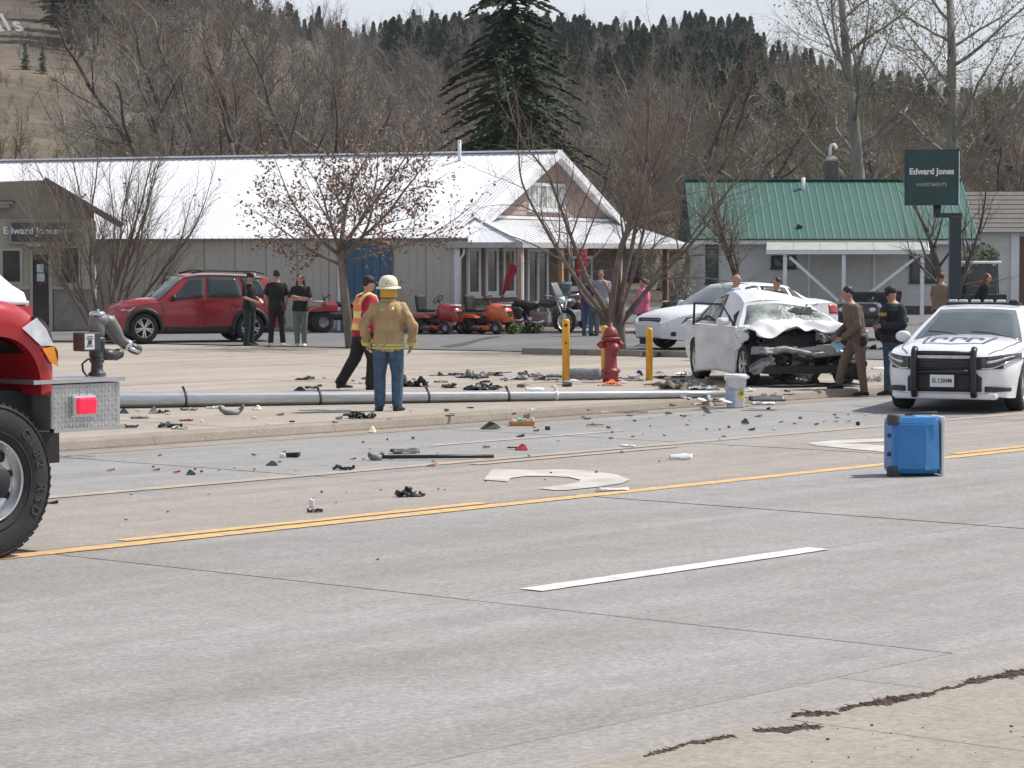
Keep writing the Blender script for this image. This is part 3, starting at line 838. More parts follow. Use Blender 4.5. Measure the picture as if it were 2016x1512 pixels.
for k in range(n):
    t0, t1 = k / n, (k + 1.02) / n
    e0, e1 = Vector((.75, -.55, OE - .16)), Vector((.75, ODp + .5, OE - .16)); r0, r1 = Vector((-1.35, -.45, OE + 1.12)), Vector((-1.35, ODp + .4, OE + 1.12))
    oroof('shingle_course', [e0.lerp(r0, t0) + Vector((0, 0, .02)), e1.lerp(r1, t0) + Vector((0, 0, .02)), e1.lerp(r1, t1), e0.lerp(r0, t1)], M_SHING, .05)
MB().bar(Vector((.78, -.58, OE - .17)), Vector((-1.35, -.48, OE + 1.10)), .05, .17).build('rake_board', M_SHING, off)
for k in range(n):
    t0, t1 = k / n, (k + 1.02) / n
    oroof('shingle_course', [Vector((-9.5, lerp(-.2, 1.5, t0), lerp(OE + .45, OE + 1.10, t0) + .02)), Vector((-1.35 - .9 * (1 - t0), lerp(-.2, 1.5, t0), lerp(OE + .45, OE + 1.10, t0) + .02)), Vector((-1.35 - .9 * (1 - t1), lerp(-.2, 1.5, t1), lerp(OE + .45, OE + 1.10, t1))), Vector((-9.5, lerp(-.2, 1.5, t1), lerp(OE + .45, OE + 1.10, t1)))], M_SHING, .05)
MB().bar((-9.5, -.22, OE + .4), (-2.3, -.22, OE + .4), .05, .15).build('fascia', M_SOFF, off)
# wainscot, door, windows
ow.piece('wainscot', mat('grey_brown_stucco', (.22, .20, .175), .9, var=.15, scale=5, bump=.3), ox(108), OWD - .02, .0, .05, .05, 1.18)
ow.piece('water_table', M_CREAM, ox(104), OWD + .03, .0, .09, 1.18, 1.28)
ow.piece('wainscot', MAT['grey_brown_stucco'], 0, ox(66), .0, .05, .05, 1.18)
ow.piece('water_table', M_CREAM, 0, ox(64), .0, .09, 1.18, 1.28)
od = ow.piece('door', mat('dark_door_glass', (.02, .022, .026), .1, spec=.6), ox(68), ox(97), .024, .05, .06, 2.13)
ow.piece('door_frame', M_CREAM, ox(62), ox(67), .024, .09, .04, 2.2, od); ow.piece('door_frame', M_CREAM, ox(98), ox(105), .024, .09, .04, 2.2, od); ow.piece('door_frame', M_CREAM, ox(62), ox(105), .024, .09, 2.205, 2.3, od)
ow.piece('door_notice', mat('pale_notice', (.42, .50, .48), .6, var=.3, scale=12), ox(75), ox(88), .052, .056, oz(536), oz(520), od)
ow.piece('door_notice', MAT['pale_notice'], ox(75), ox(90), .052, .056, oz(554), oz(538), od)
ow.window(ox(117), ox(160), oz(561), oz(484), M_CREAM, .06)
ow.window(ox(4), ox(48), oz(560), oz(488), M_CREAM, .08)
ow.piece('awning', M_CREAM, ox(55), ox(112), .03, .45, 2.36, 2.44)
# lettered sign on the office
sg = thing('office_sign', 'dark framed fascia sign lettered in white on the cream office', 'sign', (0, 0, 0))
sg.location = OC; sg.rotation_euler = (0, 0, O_RZ)
ws = Wall(sg, (-OWD, 0, 0), 0.0)
ws.piece('board', mat('dark_sign_green', (.035, .045, .045), .45, var=.1), ox(27), ox(145), .06, .10, oz(476), oz(439))
smb = MB()
for a in ((ox(22), ox(26.8), oz(481), oz(434)), (ox(145.2), ox(149), oz(481), oz(434)), (ox(26.9), ox(145.1), oz(481), oz(476.2)), (ox(26.9), ox(145.1), oz(438.8), oz(434))):
    ws.box(smb, a[0], a[1], .06, .13, a[2], a[3])
smb.build('frame', mat('bronze_frame', (.25, .22, .19), .5), sg)
M_LET = mat('white_lettering', (.72, .73, .72), .5, var=.0)
def put_text(parent, name, txt, size, pos, ang, m, bold=0.0, sx=1.0, tilt=0.0):
    """upright lettering, read from outside a wall of direction ang"""
    t = text_mb(txt, size, .006, bold, sx)
    M = Matrix.Translation(Vector(pos)) @ Matrix.Rotation(ang, 4, 'Z') @ Matrix.Rotation(math.pi / 2 + tilt, 4, 'X')
    return t.move(M).build(name, m, parent)
put_text(sg, 'lettering', 'Edward Jones', .27, ws.pt((ox(27) + ox(100)) / 2, .105, oz(455)), 0.0, M_LET, .006)
put_text(sg, 'lettering', 'INVESTMENTS', .12, ws.pt((ox(102) + ox(143)) / 2, .105, oz(456)), 0.0, M_LET, .002, .75)

# --- lettered pole sign
ps = thing('pole_sign', 'square dark green pole sign with white lettering on offset post', 'sign', (0, 0, 0))
PY = 60.0
def pp(px, py): return at(px, py, PY)
c0, c1 = pp(1786, 403), pp(1886, 297)
M_SGN = mat('deep_green_sign_face', (.012, .055, .055), .35, var=.25, scale=1.2)
M_SGB = mat('sign_cabinet', (.30, .34, .36), .45)
M_SPOST = mat('dark_blue_steel_post', (.025, .035, .05), .45, var=.1)
rzS = math.radians(-14)
sc_ = (c0 + c1) / 2
R3 = Matrix.Rotation(rzS, 3, 'Z')
sw, sh = (c1.x - c0.x) / math.cos(rzS), c1.z - c0.z
MB().cbox(sc_, (sw, .42, sh), .02, rzS).build('cabinet', M_SGB, ps)
MB().box(sc_ + R3 @ Vector((0, -.213, 0)), (sw * .985, .012, sh * .985), rzS).build('face', M_SGN, ps)
fmb = MB()
for dx, dz, ww, hh2 in ((-sw / 2, 0, .035, sh + .04), (sw / 2, 0, .035, sh + .04), (0, -sh / 2, sw, .035), (0, sh / 2, sw, .035)):
    fmb.box(sc_ + R3 @ Vector((dx, -.218, dz)), (ww, .03, hh2), rzS)
fmb.build('edge_frame', M_SPOST, ps)
put_text(ps, 'lettering', 'Edward Jones', .185, sc_ + R3 @ Vector((0, -.223, .13)), rzS, M_LET, .007, .96)
put_text(ps, 'lettering', 'INVESTMENTS', .105, sc_ + R3 @ Vector((0, -.223, -.16)), rzS, mat('dim_lettering', (.36, .36, .28), .5, var=0), .002)
MB().tube([pp(1845, 404) , pp(1845, 428)], .09, 10).build('neck', M_SPOST, ps)
MB().bar(pp(1838, 424) , pp(1893, 424), .16, .10).build('arm', M_SPOST, ps)
g_ = pp(1880, 500); MB().cbox(Vector((g_.x, PY, (pp(1880, 426).z + LOT) / 2)), (.25, .25, pp(1880, 426).z - LOT), .015).build('post', M_SPOST, ps)

# --- small cream house with a grey roof on the slope, seen through the trees
vh = thing('hillside_house', 'small cream house with grey roof on the slope at left', 'house', (0, 0, 0))
p = at(245, 262, 168); hb = p
MB().box((hb.x, hb.y, hb.z - .9), (2.4, 3, 3.0)).build('wall', mat('cream_wall', (.55, .46, .30), .8), vh)
MB().add([(hb.x - 1.9, hb.y - 1.8, hb.z + .55), (hb.x + 1.4, hb.y - 1.8, hb.z + .55), (hb.x + 1.4, hb.y, hb.z + 1.3), (hb.x - 1.9, hb.y, hb.z + 1.3), (hb.x - 1.9, hb.y + 1.8, hb.z + .55), (hb.x + 1.4, hb.y + 1.8, hb.z + .55)], [(0, 1, 2, 3), (3, 2, 5, 4), (0, 4, 5, 1), (0, 3, 4), (1, 5, 2)]).build('roof', M_GROOF, vh)
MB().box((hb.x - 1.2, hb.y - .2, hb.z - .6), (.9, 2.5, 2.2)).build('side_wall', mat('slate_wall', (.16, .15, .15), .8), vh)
MB().box((hb.x + .3, hb.y - 1.515, hb.z - .1), (.5, .03, .6)).build('window', M_GLASS, vh)

# --- white letters laid out on the hillside
M_HLET = mat('white_painted_boards', (.78, .77, .73), .7)
for ch, px, py, hpx, lab in (('a', 3, 63, 24, 'white slanted letter a on the hillside, cut by the edge'), ('l', 19, 57, 30, 'white slanted letter l on the hillside'), ('s', 41, 60, 26, 'white slanted letter s on the hillside, last of the word')):
    q = hill_at(px, py + 4); s = q.y / FPX
    t = text_mb(ch, hpx * s * 1.75, .15, hpx * s * .030)
    sh_ = Matrix.Shear('XZ', 4, (0.0, 0.0))
    M = Matrix.Translation(q + Vector((0, -.6, .3 + hpx * s * .25))) @ Matrix.Rotation(math.radians(66), 4, 'X') @ Matrix(((1, -.55, 0, 0), (0.10, 1, 0, 0), (0, 0, 1, 0), (0, 0, 0, 1)))
    tag(t.move(M).build('hillside_letter', M_HLET), lab, 'letter', 'hillside letters')
# ------------------------------------------------------------------ trees
M_BARK = mat('grey_brown_bark', (.16, .128, .105), .9, var=.3, scale=7, bump=.4, bscale=25, stretch=(1, 1, .3))
M_BARKD = mat('dark_bark', (.085, .068, .058), .9, var=.3, scale=6)
M_BARKP = mat('pale_cottonwood_bark', (.21, .20, .18), .9, var=.45, scale=2.2, bump=.4, bscale=14, stretch=(1, 1, .3))
M_TWIG = mat('brown_twigs', (.155, .128, .101), .9, var=.3, scale=1.2)
M_TWIGR = mat('red_brown_twigs', (.180, .138, .105), .9, var=.35, scale=.6)
M_TWIGO = mat('olive_budding_twigs', (.175, .158, .088), .9, var=.35, scale=.6)
M_TWIGG = mat('grey_twigs', (.22, .20, .172), .9, var=.3, scale=.6)
M_LEAFD = mat('dead_brown_leaves', (.185, .118, .085), .85, var=.4, scale=3)
M_BUD = mat('olive_catkins', (.20, .19, .085), .85, var=.4, scale=2)

class Tree:
    def __init__(self, seed): self.r = random.Random(seed); self.tr = MB(); self.cr = MB(); self.tips = []
    def limb(self, p, d, L, r0, r1, lvl, wig=.18, up=.1, segs=None):
        R = self.r; n = segs or max(2, int(L / max(.14, L * .16)))
        n = min(n, 8); pts = [p.copy()]; q = p.copy(); d = d.normalized()
        for i in range(n):
            d = (d + Vector((R.gauss(0, wig), R.gauss(0, wig), R.gauss(0, wig) + up)) * (1 / math.sqrt(n)) * 1.6).normalized()
            q = q + d * (L / n); pts.append(q.copy())
        rad = [lerp(r0, r1, i / n) for i in range(n + 1)]
        if lvl <= 1: self.tr.tube(pts, rad, 7 if lvl == 0 else 6, caps=True)
        else: self.thin(pts, rad)
        return pts, rad, d
    def thin(self, pts, rad):
        vs, fs = [], []
        d = (pts[-1] - pts[0]).normalized(); a = d.orthogonal().normalized(); b = d.cross(a)
        k3 = [(a * math.cos(t) + b * math.sin(t)) for t in (0, 2.094, 4.189)]
        for p, r in zip(pts, rad):
            for k in k3: vs.append(p + k * r)
        for i in range(len(pts) - 1):
            for k in range(3):
                fs.append((i * 3 + k, i * 3 + (k + 1) % 3, i * 3 + 3 + (k + 1) % 3, i * 3 + 3 + k))
        self.cr.add(vs, fs, 0, False)
    def grow(self, p, d, L, r0, lvl, P):
        R = self.r
        pts, rad, dd = self.limb(p, d, L, r0, r0 * P['taper'][min(lvl, len(P['taper']) - 1)], lvl, P['wig'] * (P.get('straight', 1) if lvl == 0 else 1), P['up'])
        if lvl >= P['levels']:
            self.tips.append((pts[-1], dd)); return
        k = P['kids'][lvl]
        for i in range(k):
            t = lerp(P['start'][min(lvl, len(P['start']) - 1)], 1.0, (i + R.random() * .8) / k)
            x = t * (len(pts) - 1); i0 = min(int(x), len(pts) - 2); f = x - i0
            q = pts[i0].lerp(pts[i0 + 1], f); rr = lerp(rad[i0], rad[i0 + 1], f)
            ax = (pts[i0 + 1] - pts[i0]).normalized()
            o = ax.orthogonal().normalized(); o.rotate(Matrix.Rotation(R.uniform(0, 6.283), 3, ax))
            a = math.radians(P['ang'][min(lvl, len(P['ang']) - 1)] * R.uniform(.65, 1.25))
            nd = ax * math.cos(a) + o * math.sin(a)
            nl = L * P['ratio'][min(lvl, len(P['ratio']) - 1)] * R.uniform(.65, 1.15) * (1.1 - .45 * t)
            self.grow(q, nd, nl, min(rr * .75, max(rr * P['rr'], P['rmin'])), lvl + 1, P)
        if lvl > 0 or P.get('lead', True):
            self.grow(pts[-1], dd, L * P['ratio'][min(lvl, len(P['ratio']) - 1)] * .9, rad[-1], lvl + 1, P)

def tree_obj(name, label, T, mt, mc, loc, group=None, cat='tree', extra=None, rz=0.0, sc=1.0):
    o = thing(name, label, cat, loc, rz, group)
    T.tr.build('trunk', mt, o)
    if T.cr.v: T.cr.build('crown', mc, o)
    o.scale = (sc,) * 3
    return o
def leaf_quads(T, n, size, spread, r, droop=0.0):
    mb = MB()
    for _ in range(n):
        p, d = T.tips[r.randrange(len(T.tips))]
        c = p + Vector((r.gauss(0, spread), r.gauss(0, spread), r.gauss(0, spread) - droop * r.random()))
        s = size * r.uniform(.5, 1.3)
        a = Vector((r.gauss(0, 1), r.gauss(0, 1), r.gauss(0, 1))).normalized(); b = a.orthogonal().normalized()
        mb.add([c - a * s, c + b * s * .55, c + a * s, c - b * s * .55 + a.cross(b) * s * .3], [(0, 1, 2), (0, 2, 3)])
    return mb

# --- multi-stemmed bare ornamental tree by the office
def multi_stem(seed, stems, P, base=0.0):
    T = Tree(seed)
    for i, (dx, dy, L, r) in enumerate(stems):
        T.grow(Vector((dx * .16, dy * .12, base)), Vector((dx, dy, 1.0)), L, r, 0, P)
    return T
PA = dict(levels=4, kids=[6, 5, 4, 3], start=[.35, .25, .2], ang=[24, 30, 36, 40], ratio=[.55, .58, .6, .6], taper=[.5, .5, .5, .4], rr=.5, rmin=.004, wig=.10, up=.07)
T = multi_stem(11, [(-.62, .1, 2.9, .045), (-.36, -.2, 3.0, .05), (-.15, .2, 3.1, .055), (-.03, -.2, 3.1, .05), (.1, -.1, 3.2, .055), (.24, .25, 3.1, .05), (.36, .15, 3.1, .05), (.55, -.15, 3.0, .045), (.8, .1, 2.9, .045), (.95, -.1, 2.7, .04), (.2, .3, 2.9, .04), (-.48, .3, 2.8, .04), (-.8, -.1, 2.6, .035)], PA)
tA = tree_obj('ornamental_tree', 'bare many stemmed tree in front of the cream office', T, M_BARK, M_TWIG, gnd(205, 672, LOT), 'bare trees in the parking lot')
seed_heads = leaf_quads(T, 170, .045, .05, random.Random(4), .1); seed_heads.build('dry_seed_heads', M_LEAFD, tA)['kind'] = 'stuff'
# --- single trunk with clinging dead leaves
T = Tree(27)
base = gnd(690, 686, LOT)
PB = dict(levels=4, kids=[4, 6, 5, 3], start=[.55, .2, .15], ang=[52, 46, 42, 40], ratio=[.62, .56, .56, .55], taper=[.65, .4, .4, .4], rr=.5, rmin=.0045, wig=.13, up=.045)
pts, rad, dd = T.limb(Vector((0, 0, 0)), Vector((-.09, 0, 1)), 2.25, .115, .08, 0, .025, .02)
top = pts[-1]
for i, (dx, dy, dz, L, r, t) in enumerate([(-.12, .1, 1, 1.75, .06, 1.0), (.3, .2, 1, 1.7, .055, 1.0), (.95, .1, .62, 1.75, .05, .97), (-.95, -.1, .50, 1.7, .05, .93), (.75, -.5, .8, 1.6, .045, .9), (-.6, .5, .85, 1.6, .045, .95), (1.0, .3, .25, 1.6, .04, .86), (-1.0, .3, .2, 1.5, .04, .84), (.45, .7, .7, 1.5, .045, .98), (-.5, -.7, .8, 1.5, .045, .98), (.1, -.8, .6, 1.4, .04, .9)]):
    k = t * (len(pts) - 1); i0 = min(int(k), len(pts) - 2)
    T.grow(pts[i0].lerp(pts[i0 + 1], k - i0), Vector((dx + .26, dy, dz)), L * (1.36 if dx > 0 else 1.10), r, 1, PB)
tB = tree_obj('leaf_clad_tree', 'small tree holding dead brown leaves in front of the blue door', T, M_BARK, M_TWIG, base, 'bare trees in the parking lot')
lv = leaf_quads(T, 4600, .048, .07, random.Random(6), .09).build('dead_leaves', M_LEAFD, tB); lv['kind'] = 'stuff'
# --- big many-stemmed tree right of centre
PC = dict(levels=4, kids=[5, 5, 4, 4], start=[.35, .2, .15], ang=[38, 42, 44, 44], ratio=[.60, .60, .60, .58], taper=[.5, .45, .4, .4], rr=.5, rmin=.0045, wig=.16, up=.03)
T = multi_stem(42, [(-.72, -.1, 3.1, .055), (-.38, .2, 3.3, .06), (-.12, -.15, 3.5, .075), (.12, .15, 3.6, .075), (.36, -.1, 3.4, .065), (.72, .1, 3.2, .055), (.2, -.4, 3.2, .05), (1.0, -.1, 2.9, .042), (-.95, .2, 2.8, .042)], PC, .62)
T.tr.tube([(-.06, 0, -.05), (-.06, 0, .3), (-.04, .0, 1.0)], [.20, .14, .12], 9)
T.tr.tube([(.12, .02, -.05), (.13, 0, .4), (.16, .0, 1.2)], [.14, .10, .08], 8)
tree_obj('many_stemmed_tree', 'bare tree with a cluster of grey stems behind the fire hydrant', T, M_BARK, M_TWIG, gnd(1210, 692, LOT), 'bare trees in the parking lot')
# --- leaning young tree by the green roofed house and the slim one behind the pole sign
PD_ = dict(levels=3, kids=[6, 5, 4], start=[.35, .2, .15], ang=[42, 40, 40], ratio=[.6, .58, .55], taper=[.5, .45, .4], rr=.5, rmin=.006, wig=.14, up=.06)
T = Tree(71); T.grow(Vector((0, 0, 0)), Vector((-.30, 0, 1)), 3.3, .15, 0, dict(PD_, kids=[9, 7, 5], levels=3)); T.grow(Vector((-.3, 0, 1.0)), Vector((-.75, .1, 1)), 2.6, .08, 0, dict(PD_, kids=[8, 6, 5]))
tree_obj('leaning_tree', 'bare young tree leaning over the white sedan', T, M_BARKD, M_TWIG, at(1478, 572, 86) * 1.0 + Vector((0, 0, -.9)), None)
T = Tree(73); T.grow(Vector((0, 0, 0)), Vector((-.12, 0, 1)), 2.9, .13, 0, PD_)
T.grow(Vector((.1, 0, .3)), Vector((.22, .1, 1)), 2.6, .09, 0, PD_)
b = at(1868, 600, 82); b.z = LOT
tree_obj('slim_tree', 'slim bare tree behind the pole sign post', T, M_BARKD, M_TWIG, b, None)

# --- tall cottonwoods behind the houses
PE_ = dict(levels=4, kids=[14, 7, 6, 5], start=[.28, .2, .15], ang=[52, 44, 42, 42], ratio=[.42, .56, .56, .55], taper=[.45, .4, .4, .4], rr=.42, rmin=.014, wig=.15, up=.05, straight=.25)
for sd, px, lab, lean in ((81, 1700, 'tall pale cottonwood above the green roof chimney', -.01), (83, 1878, 'tall pale cottonwood rising directly above the pole sign', .02)):
    T = Tree(sd); T.grow(Vector((0, 0, 0)), Vector((lean, 0, 1)), 13.5, .36, 0, PE_)
    r = random.Random(sd)
    tb = tree_obj('cottonwood_tree', lab, T, M_BARKP, M_TWIGG, hill_pt(px, 122), 'cottonwoods behind the houses')
    leaf_quads(T, 3400, .075, .25, r, .1).build('catkins', M_BUD, tb)['kind'] = 'stuff'

# --- large dark spruce
M_NEED = mat('dark_spruce_needles', (.012, .028, .016), .9, var=.5, scale=.9, col2=(.045, .068, .026))
def conifer(seed, H, R0, whorls, per, sprays, sz, droop=.35, bare=.04):
    r = random.Random(seed); mb = MB(); tr = MB()
    tr.tube([(0, 0, 0), (0, 0, H * .5), (0, 0, H)], [H * .016, H * .010, .01], 7)
    for w in range(whorls):
        t = bare + (1 - bare) * w / whorls; z = H * t
        L = R0 * (1 - t) ** .75 * r.uniform(.68, 1.2) + .12
        n = max(3, int(per * (1 - t * .5)))
        for k in range(n):
            a = 6.283 * (k + r.random()) / n; l = L * r.uniform(.65, 1.15); dirv = Vector((math.cos(a), math.sin(a), 0))
            m = max(3, int(sprays * l / R0))
            zj = z + r.uniform(-.9, .9) * H / whorls
            for s in range(m):
                u = (s + r.random()) / m; u = .12 + .88 * u
                c = Vector((0, 0, zj)) + dirv * l * u + Vector((0, 0, l * (.10 * u - droop * u * u)))
                side = Vector((-dirv.y, dirv.x, 0)) * r.uniform(-1, 1) * l * .22 * (1.15 - u)
                c = c + side
                g = sz * r.uniform(.6, 1.25)
                f = (dirv * r.uniform(.5, 1) + Vector((-dirv.y, dirv.x, 0)) * r.uniform(-.7, .7) + Vector((0, 0, r.uniform(-.55, .1)))).normalized()
                x = f.cross(Vector((0, 0, 1))).normalized()
                x.rotate(Matrix.Rotation(r.uniform(-.7, .7), 3, f)); nn = x.cross(f)
                mb.add([c - f * g, c + x * g * .42 - nn * g * .1, c + f * g, c - x * g * .42 - nn * g * .1, c + nn * g * .35], [(0, 1, 4), (1, 2, 4), (2, 3, 4), (3, 0, 4)])
            if r.random() < .8 and L > .5:
                tr.tube([(0, 0, z), tuple(Vector((0, 0, z)) + dirv * l * .6 + Vector((0, 0, -l * .06)))], [.03, .008], 4)
    return mb, tr
mb, tr = conifer(3, 16.0, 3.9, 66, 13, 56, .17, .40)
spr = thing('spruce_tree', 'large dark spruce behind the white shop roof', 'tree', Vector(((1012 - 1008) / FPX * 100, 100, LOT)), 0.3)
tr.build('trunk', M_BARKD, spr); c = mb.build('crown', M_NEED, spr)

# --- thicket of bare trees behind the buildings (own trees), sharing a few shapes
PF = dict(levels=4, kids=[8, 6, 5, 4], start=[.2, .15, .1], ang=[48, 46, 45, 45], ratio=[.48, .58, .58, .56], taper=[.45, .4, .4, .4], rr=.45, rmin=.013, wig=.21, up=.045)
variants = []
for sd in (101, 102, 103, 104, 105):
    T = Tree(sd)
    T.grow(Vector((0, 0, 0)), Vector((T.r.uniform(-.15, .15), 0, 1)), 5.2, .16, 0, PF)
    if sd % 2: T.grow(Vector((.2, .1, 0)), Vector((T.r.choice((-.4, .4)), .1, 1)), 4.2, .11, 0, PF)
    variants.append((T.tr.mesh('trunk', M_BARKP if sd in (102, 105) else M_BARKD), T.cr.mesh('crown', M_TWIG)))
R_ = random.Random(77)
def thicket_tree(px, Y, h, m, lab, grp, mt=None):
    i = R_.randrange(len(variants)); o = thing('bare_tree', lab, 'tree', hill_pt(px, Y) - Vector((0, 0, .1)), R_.uniform(0, 6.28), grp)
    s = h / 8.6; o.scale = (s * R_.uniform(.9, 1.15), s * R_.uniform(.9, 1.15), s)
    link('trunk', variants[i][0], o); c = link('crown', variants[i][1], o); c.material_slots[0].link = 'OBJECT'; c.material_slots[0].material = m
    return o
for px, Y, h, m in [(330, 128, 11.5, M_TWIGG), (420, 138, 12.5, M_TWIG), (250, 134, 9, M_TWIGO), (500, 130, 12, M_TWIGR), (560, 124, 11, M_TWIG), (640, 120, 13.5, M_TWIG), (615, 140, 12, M_TWIGR), (700, 135, 12, M_TWIG), (760, 128, 9, M_TWIGR), (830, 138, 9, M_TWIGR), (375, 150, 15, M_TWIGG), (470, 155, 15.5, M_TWIG), (545, 152, 14.5, M_TWIG), (300, 160, 15, M_TWIG), (190, 140, 6.5, M_TWIGR), (120, 132, 6.0, M_TWIGO), (60, 136, 5.6, M_TWIGO), (10, 128, 5.4, M_TWIGR)]:
    thicket_tree(px, Y, h, m, 'bare brown tree in the thicket behind the white shop roof', 'trees in the thicket behind the shop')
for px, Y, h, m in [(1130, 128, 8.0, M_TWIGG), (1190, 120, 9.0, M_TWIGG), (1245, 132, 11.5, M_TWIGR), (1300, 126, 12.0, M_TWIGR), (1350, 140, 13, M_TWIGR), (1400, 128, 11.5, M_TWIGR), (1280, 150, 13.5, M_TWIG), (1455, 134, 11.0, M_TWIGO), (1500, 124, 10.0, M_TWIGO), (1420, 152, 13, M_TWIG), (1160, 145, 8.5, M_TWIG), (1225, 112.5, 6.5, M_TWIGR), (1330, 114, 7.0, M_TWIGR), (1390, 113, 6.5, M_TWIGO)]:
    thicket_tree(px, Y, h, m, 'bare brown tree in the thicket between the spruce and the green roof', 'trees in the thicket beside the spruce')
for px, Y, h, m in [(1555, 138, 10.5, M_TWIGO), (1610, 130, 9.5, M_TWIGO), (1660, 140, 9.5, M_TWIGO), (1760, 134, 9.0, M_TWIGO), (1800, 142, 9.5, M_TWIGO), (1840, 130, 8.0, M_TWIGO), (1930, 136, 9.0, M_TWIGR), (1975, 128, 8.5, M_TWIGR), (2010, 140, 9.5, M_TWIGR), (2060, 130, 9.0, M_TWIGR), (1725, 126, 7.5, M_TWIGG), (1900, 124, 7, M_TWIGR)]:
    thicket_tree(px, Y, h, m, 'bare olive brown tree in the thicket behind the green roofed house', 'trees in the thicket behind the houses')

# --- a few dark conifers one can pick out on the left slope and ridge
M_PINE = mat('blue_green_pine_needles', (.030, .062, .043), .95, var=.5, scale=.12, col2=(.064, .104, .058))
pine_me = []
for sd in (1, 2, 3):
    mb, tr = conifer(sd + 40, 10.0, 2.1, 26, 8, 9, .36, .15, .14)
    pine_me.append((mb.mesh('crown', M_PINE), tr.mesh('trunk', M_BARKD)))
def pine(px, Y, h, lab, grp):
    p = hill_pt(px, Y); o = thing('pine_tree', lab, 'tree', p, R_.uniform(0, 6), grp); s = h / 10; o.scale = (s, s, s)
    i = R_.randrange(3); link('crown', pine_me[i][0], o); link('trunk', pine_me[i][1], o)
for px, py, h, lab in ((54, 150, 2.8, 'leftmost of the two low dark pines on the slope below the letters'), (88, 156, 2.7, 'rightmost of the two low dark pines on the slope below the letters')):
    q = hill_at(px, py); pine(px, q.y, h, lab, 'low pines on the slope')
for px, Y, h in ((140, 250, 13), (160, 255, 14), (180, 262, 13), (280, 285, 16), (300, 290, 15), (320, 280, 15), (120, 270, 11)):
    pine(px, Y, h, 'dark pine on the hill above the white letters', 'pines on the left hill')
# --- the ridge: a far wood that reads as one mass
def scatter_stuff(name, shapes, pts):
    """one object: shapes set out over points (x, y, z, turn, size, shape number)"""
    me = bpy.data.meshes.new(name); me.from_pydata([p[:3] for p in pts], [], [])
    for nm, ty, ix in (('turn', 'FLOAT', 3), ('size', 'FLOAT', 4), ('shape', 'INT', 5)):
        a = me.attributes.new(nm, ty, 'POINT'); a.data.foreach_set('value', [p[ix] for p in pts])
    o = link(name, me); ng = bpy.data.node_groups.new(name, 'GeometryNodeTree')
    ng.interface.new_socket('Geometry', in_out='INPUT', socket_type='NodeSocketGeometry'); ng.interface.new_socket('Geometry', in_out='OUTPUT', socket_type='NodeSocketGeometry')
    n, l = ng.nodes, ng.links; gi = n.new('NodeGroupInput'); go = n.new('NodeGroupOutput'); jn = n.new('GeometryNodeJoinGeometry')
    def attr(nm, ty):
        x = n.new('GeometryNodeInputNamedAttribute'); x.data_type = ty; x.inputs['Name'].default_value = nm
        return [q for q in x.outputs if q.enabled and q.name == 'Attribute'][0]
    at_, as_, ak = attr('turn', 'FLOAT'), attr('size', 'FLOAT'), attr('shape', 'INT')
    cx_ = n.new('ShaderNodeCombineXYZ'); l.new(at_, cx_.inputs['Z'])
    for k, sh in enumerate(shapes):
        ob = bpy.data.objects.new(name + '_shape', sh); oi = n.new('GeometryNodeObjectInfo'); oi.inputs['Object'].default_value = ob
        cmp_ = n.new('FunctionNodeCompare'); cmp_.data_type = 'INT'; cmp_.operation = 'EQUAL'; ii = [q for q in cmp_.inputs if q.enabled]
        l.new(ak, ii[0]); ii[1].default_value = k
        ip = n.new('GeometryNodeInstanceOnPoints'); l.new(gi.outputs[0], ip.inputs['Points']); l.new(cmp_.outputs[0], ip.inputs['Selection'])
        l.new(oi.outputs['Geometry'], ip.inputs['Instance']); l.new(cx_.outputs[0], ip.inputs['Rotation']); l.new(as_, ip.inputs['Scale']); l.new(ip.outputs[0], jn.inputs[0])
    l.new(jn.outputs[0], go.inputs[0])
    md = o.modifiers.new('scatter', 'NODES'); md.node_group = ng
    return o
def fluffy_pine(seed, H=10.0):
    r = random.Random(seed); mb = MB(); mb.tube([(0, 0, 0), (0, 0, H * .9)], [.16, .04], 5)
    R0 = H * r.uniform(.27, .38); p_ = r.uniform(.6, 1.0)
    for _ in range(520):
        t = r.random() ** .8; z = H * (.16 + .84 * t); rad = R0 * (1 - t) ** p_ * (.75 + .5 * noise.noise(Vector((z * 1.3, seed, 0)))) + .10
        a = r.uniform(0, 6.283); rad *= .8 + .45 * noise.noise(Vector((math.cos(a) * 1.5, math.sin(a) * 1.5, z * .8 + seed)))
        q = rad * r.uniform(.35, 1) ** .5; c = Vector((math.cos(a) * q, math.sin(a) * q, z)); g = r.uniform(.20, .46)
        f = (Vector((math.cos(a), math.sin(a), r.uniform(-.5, .6))) + Vector((r.gauss(0, .5), r.gauss(0, .5), r.gauss(0, .3)))).normalized(); x = f.orthogonal().normalized(); x.rotate(Matrix.Rotation(r.uniform(0, 3), 3, f))
        mb.add([c - f * g, c + x * g * .6, c + f * g, c - x * g * .6], [(0, 1, 2), (0, 2, 3)])
    return mb.mesh('pine_shape', M_PINE)
shapes = [fluffy_pine(k) for k in range(5)]
pts = []
for q_ in range(5200):
    px = R_.uniform(300, 2350) if q_ < 2700 else R_.uniform(760, 1480); R = ridge_dist(px); Y = R * (R_.uniform(.36, 1.03) if px > 1400 else (R_.uniform(.5, 1.03) if px > 1000 else R_.uniform(.60, 1.03)))
    if px < 760 and Y < R * .86: continue
    d = noise.noise(Vector((px * .006, Y * .014, 3.0)))
    if d < (-.15 if px < 1350 else .02) and Y < R * .9 and q_ < 2700: continue
    p = hill_pt(px, Y); pts.append((p.x, p.y, p.z - .3, R_.uniform(0, 6.28), R_.choice((.36, .44, .5, .58, .66, .8)) * R_.uniform(.8, 1.15) * (.85 if Y > .9 * R else 1.0), R_.randrange(5)))
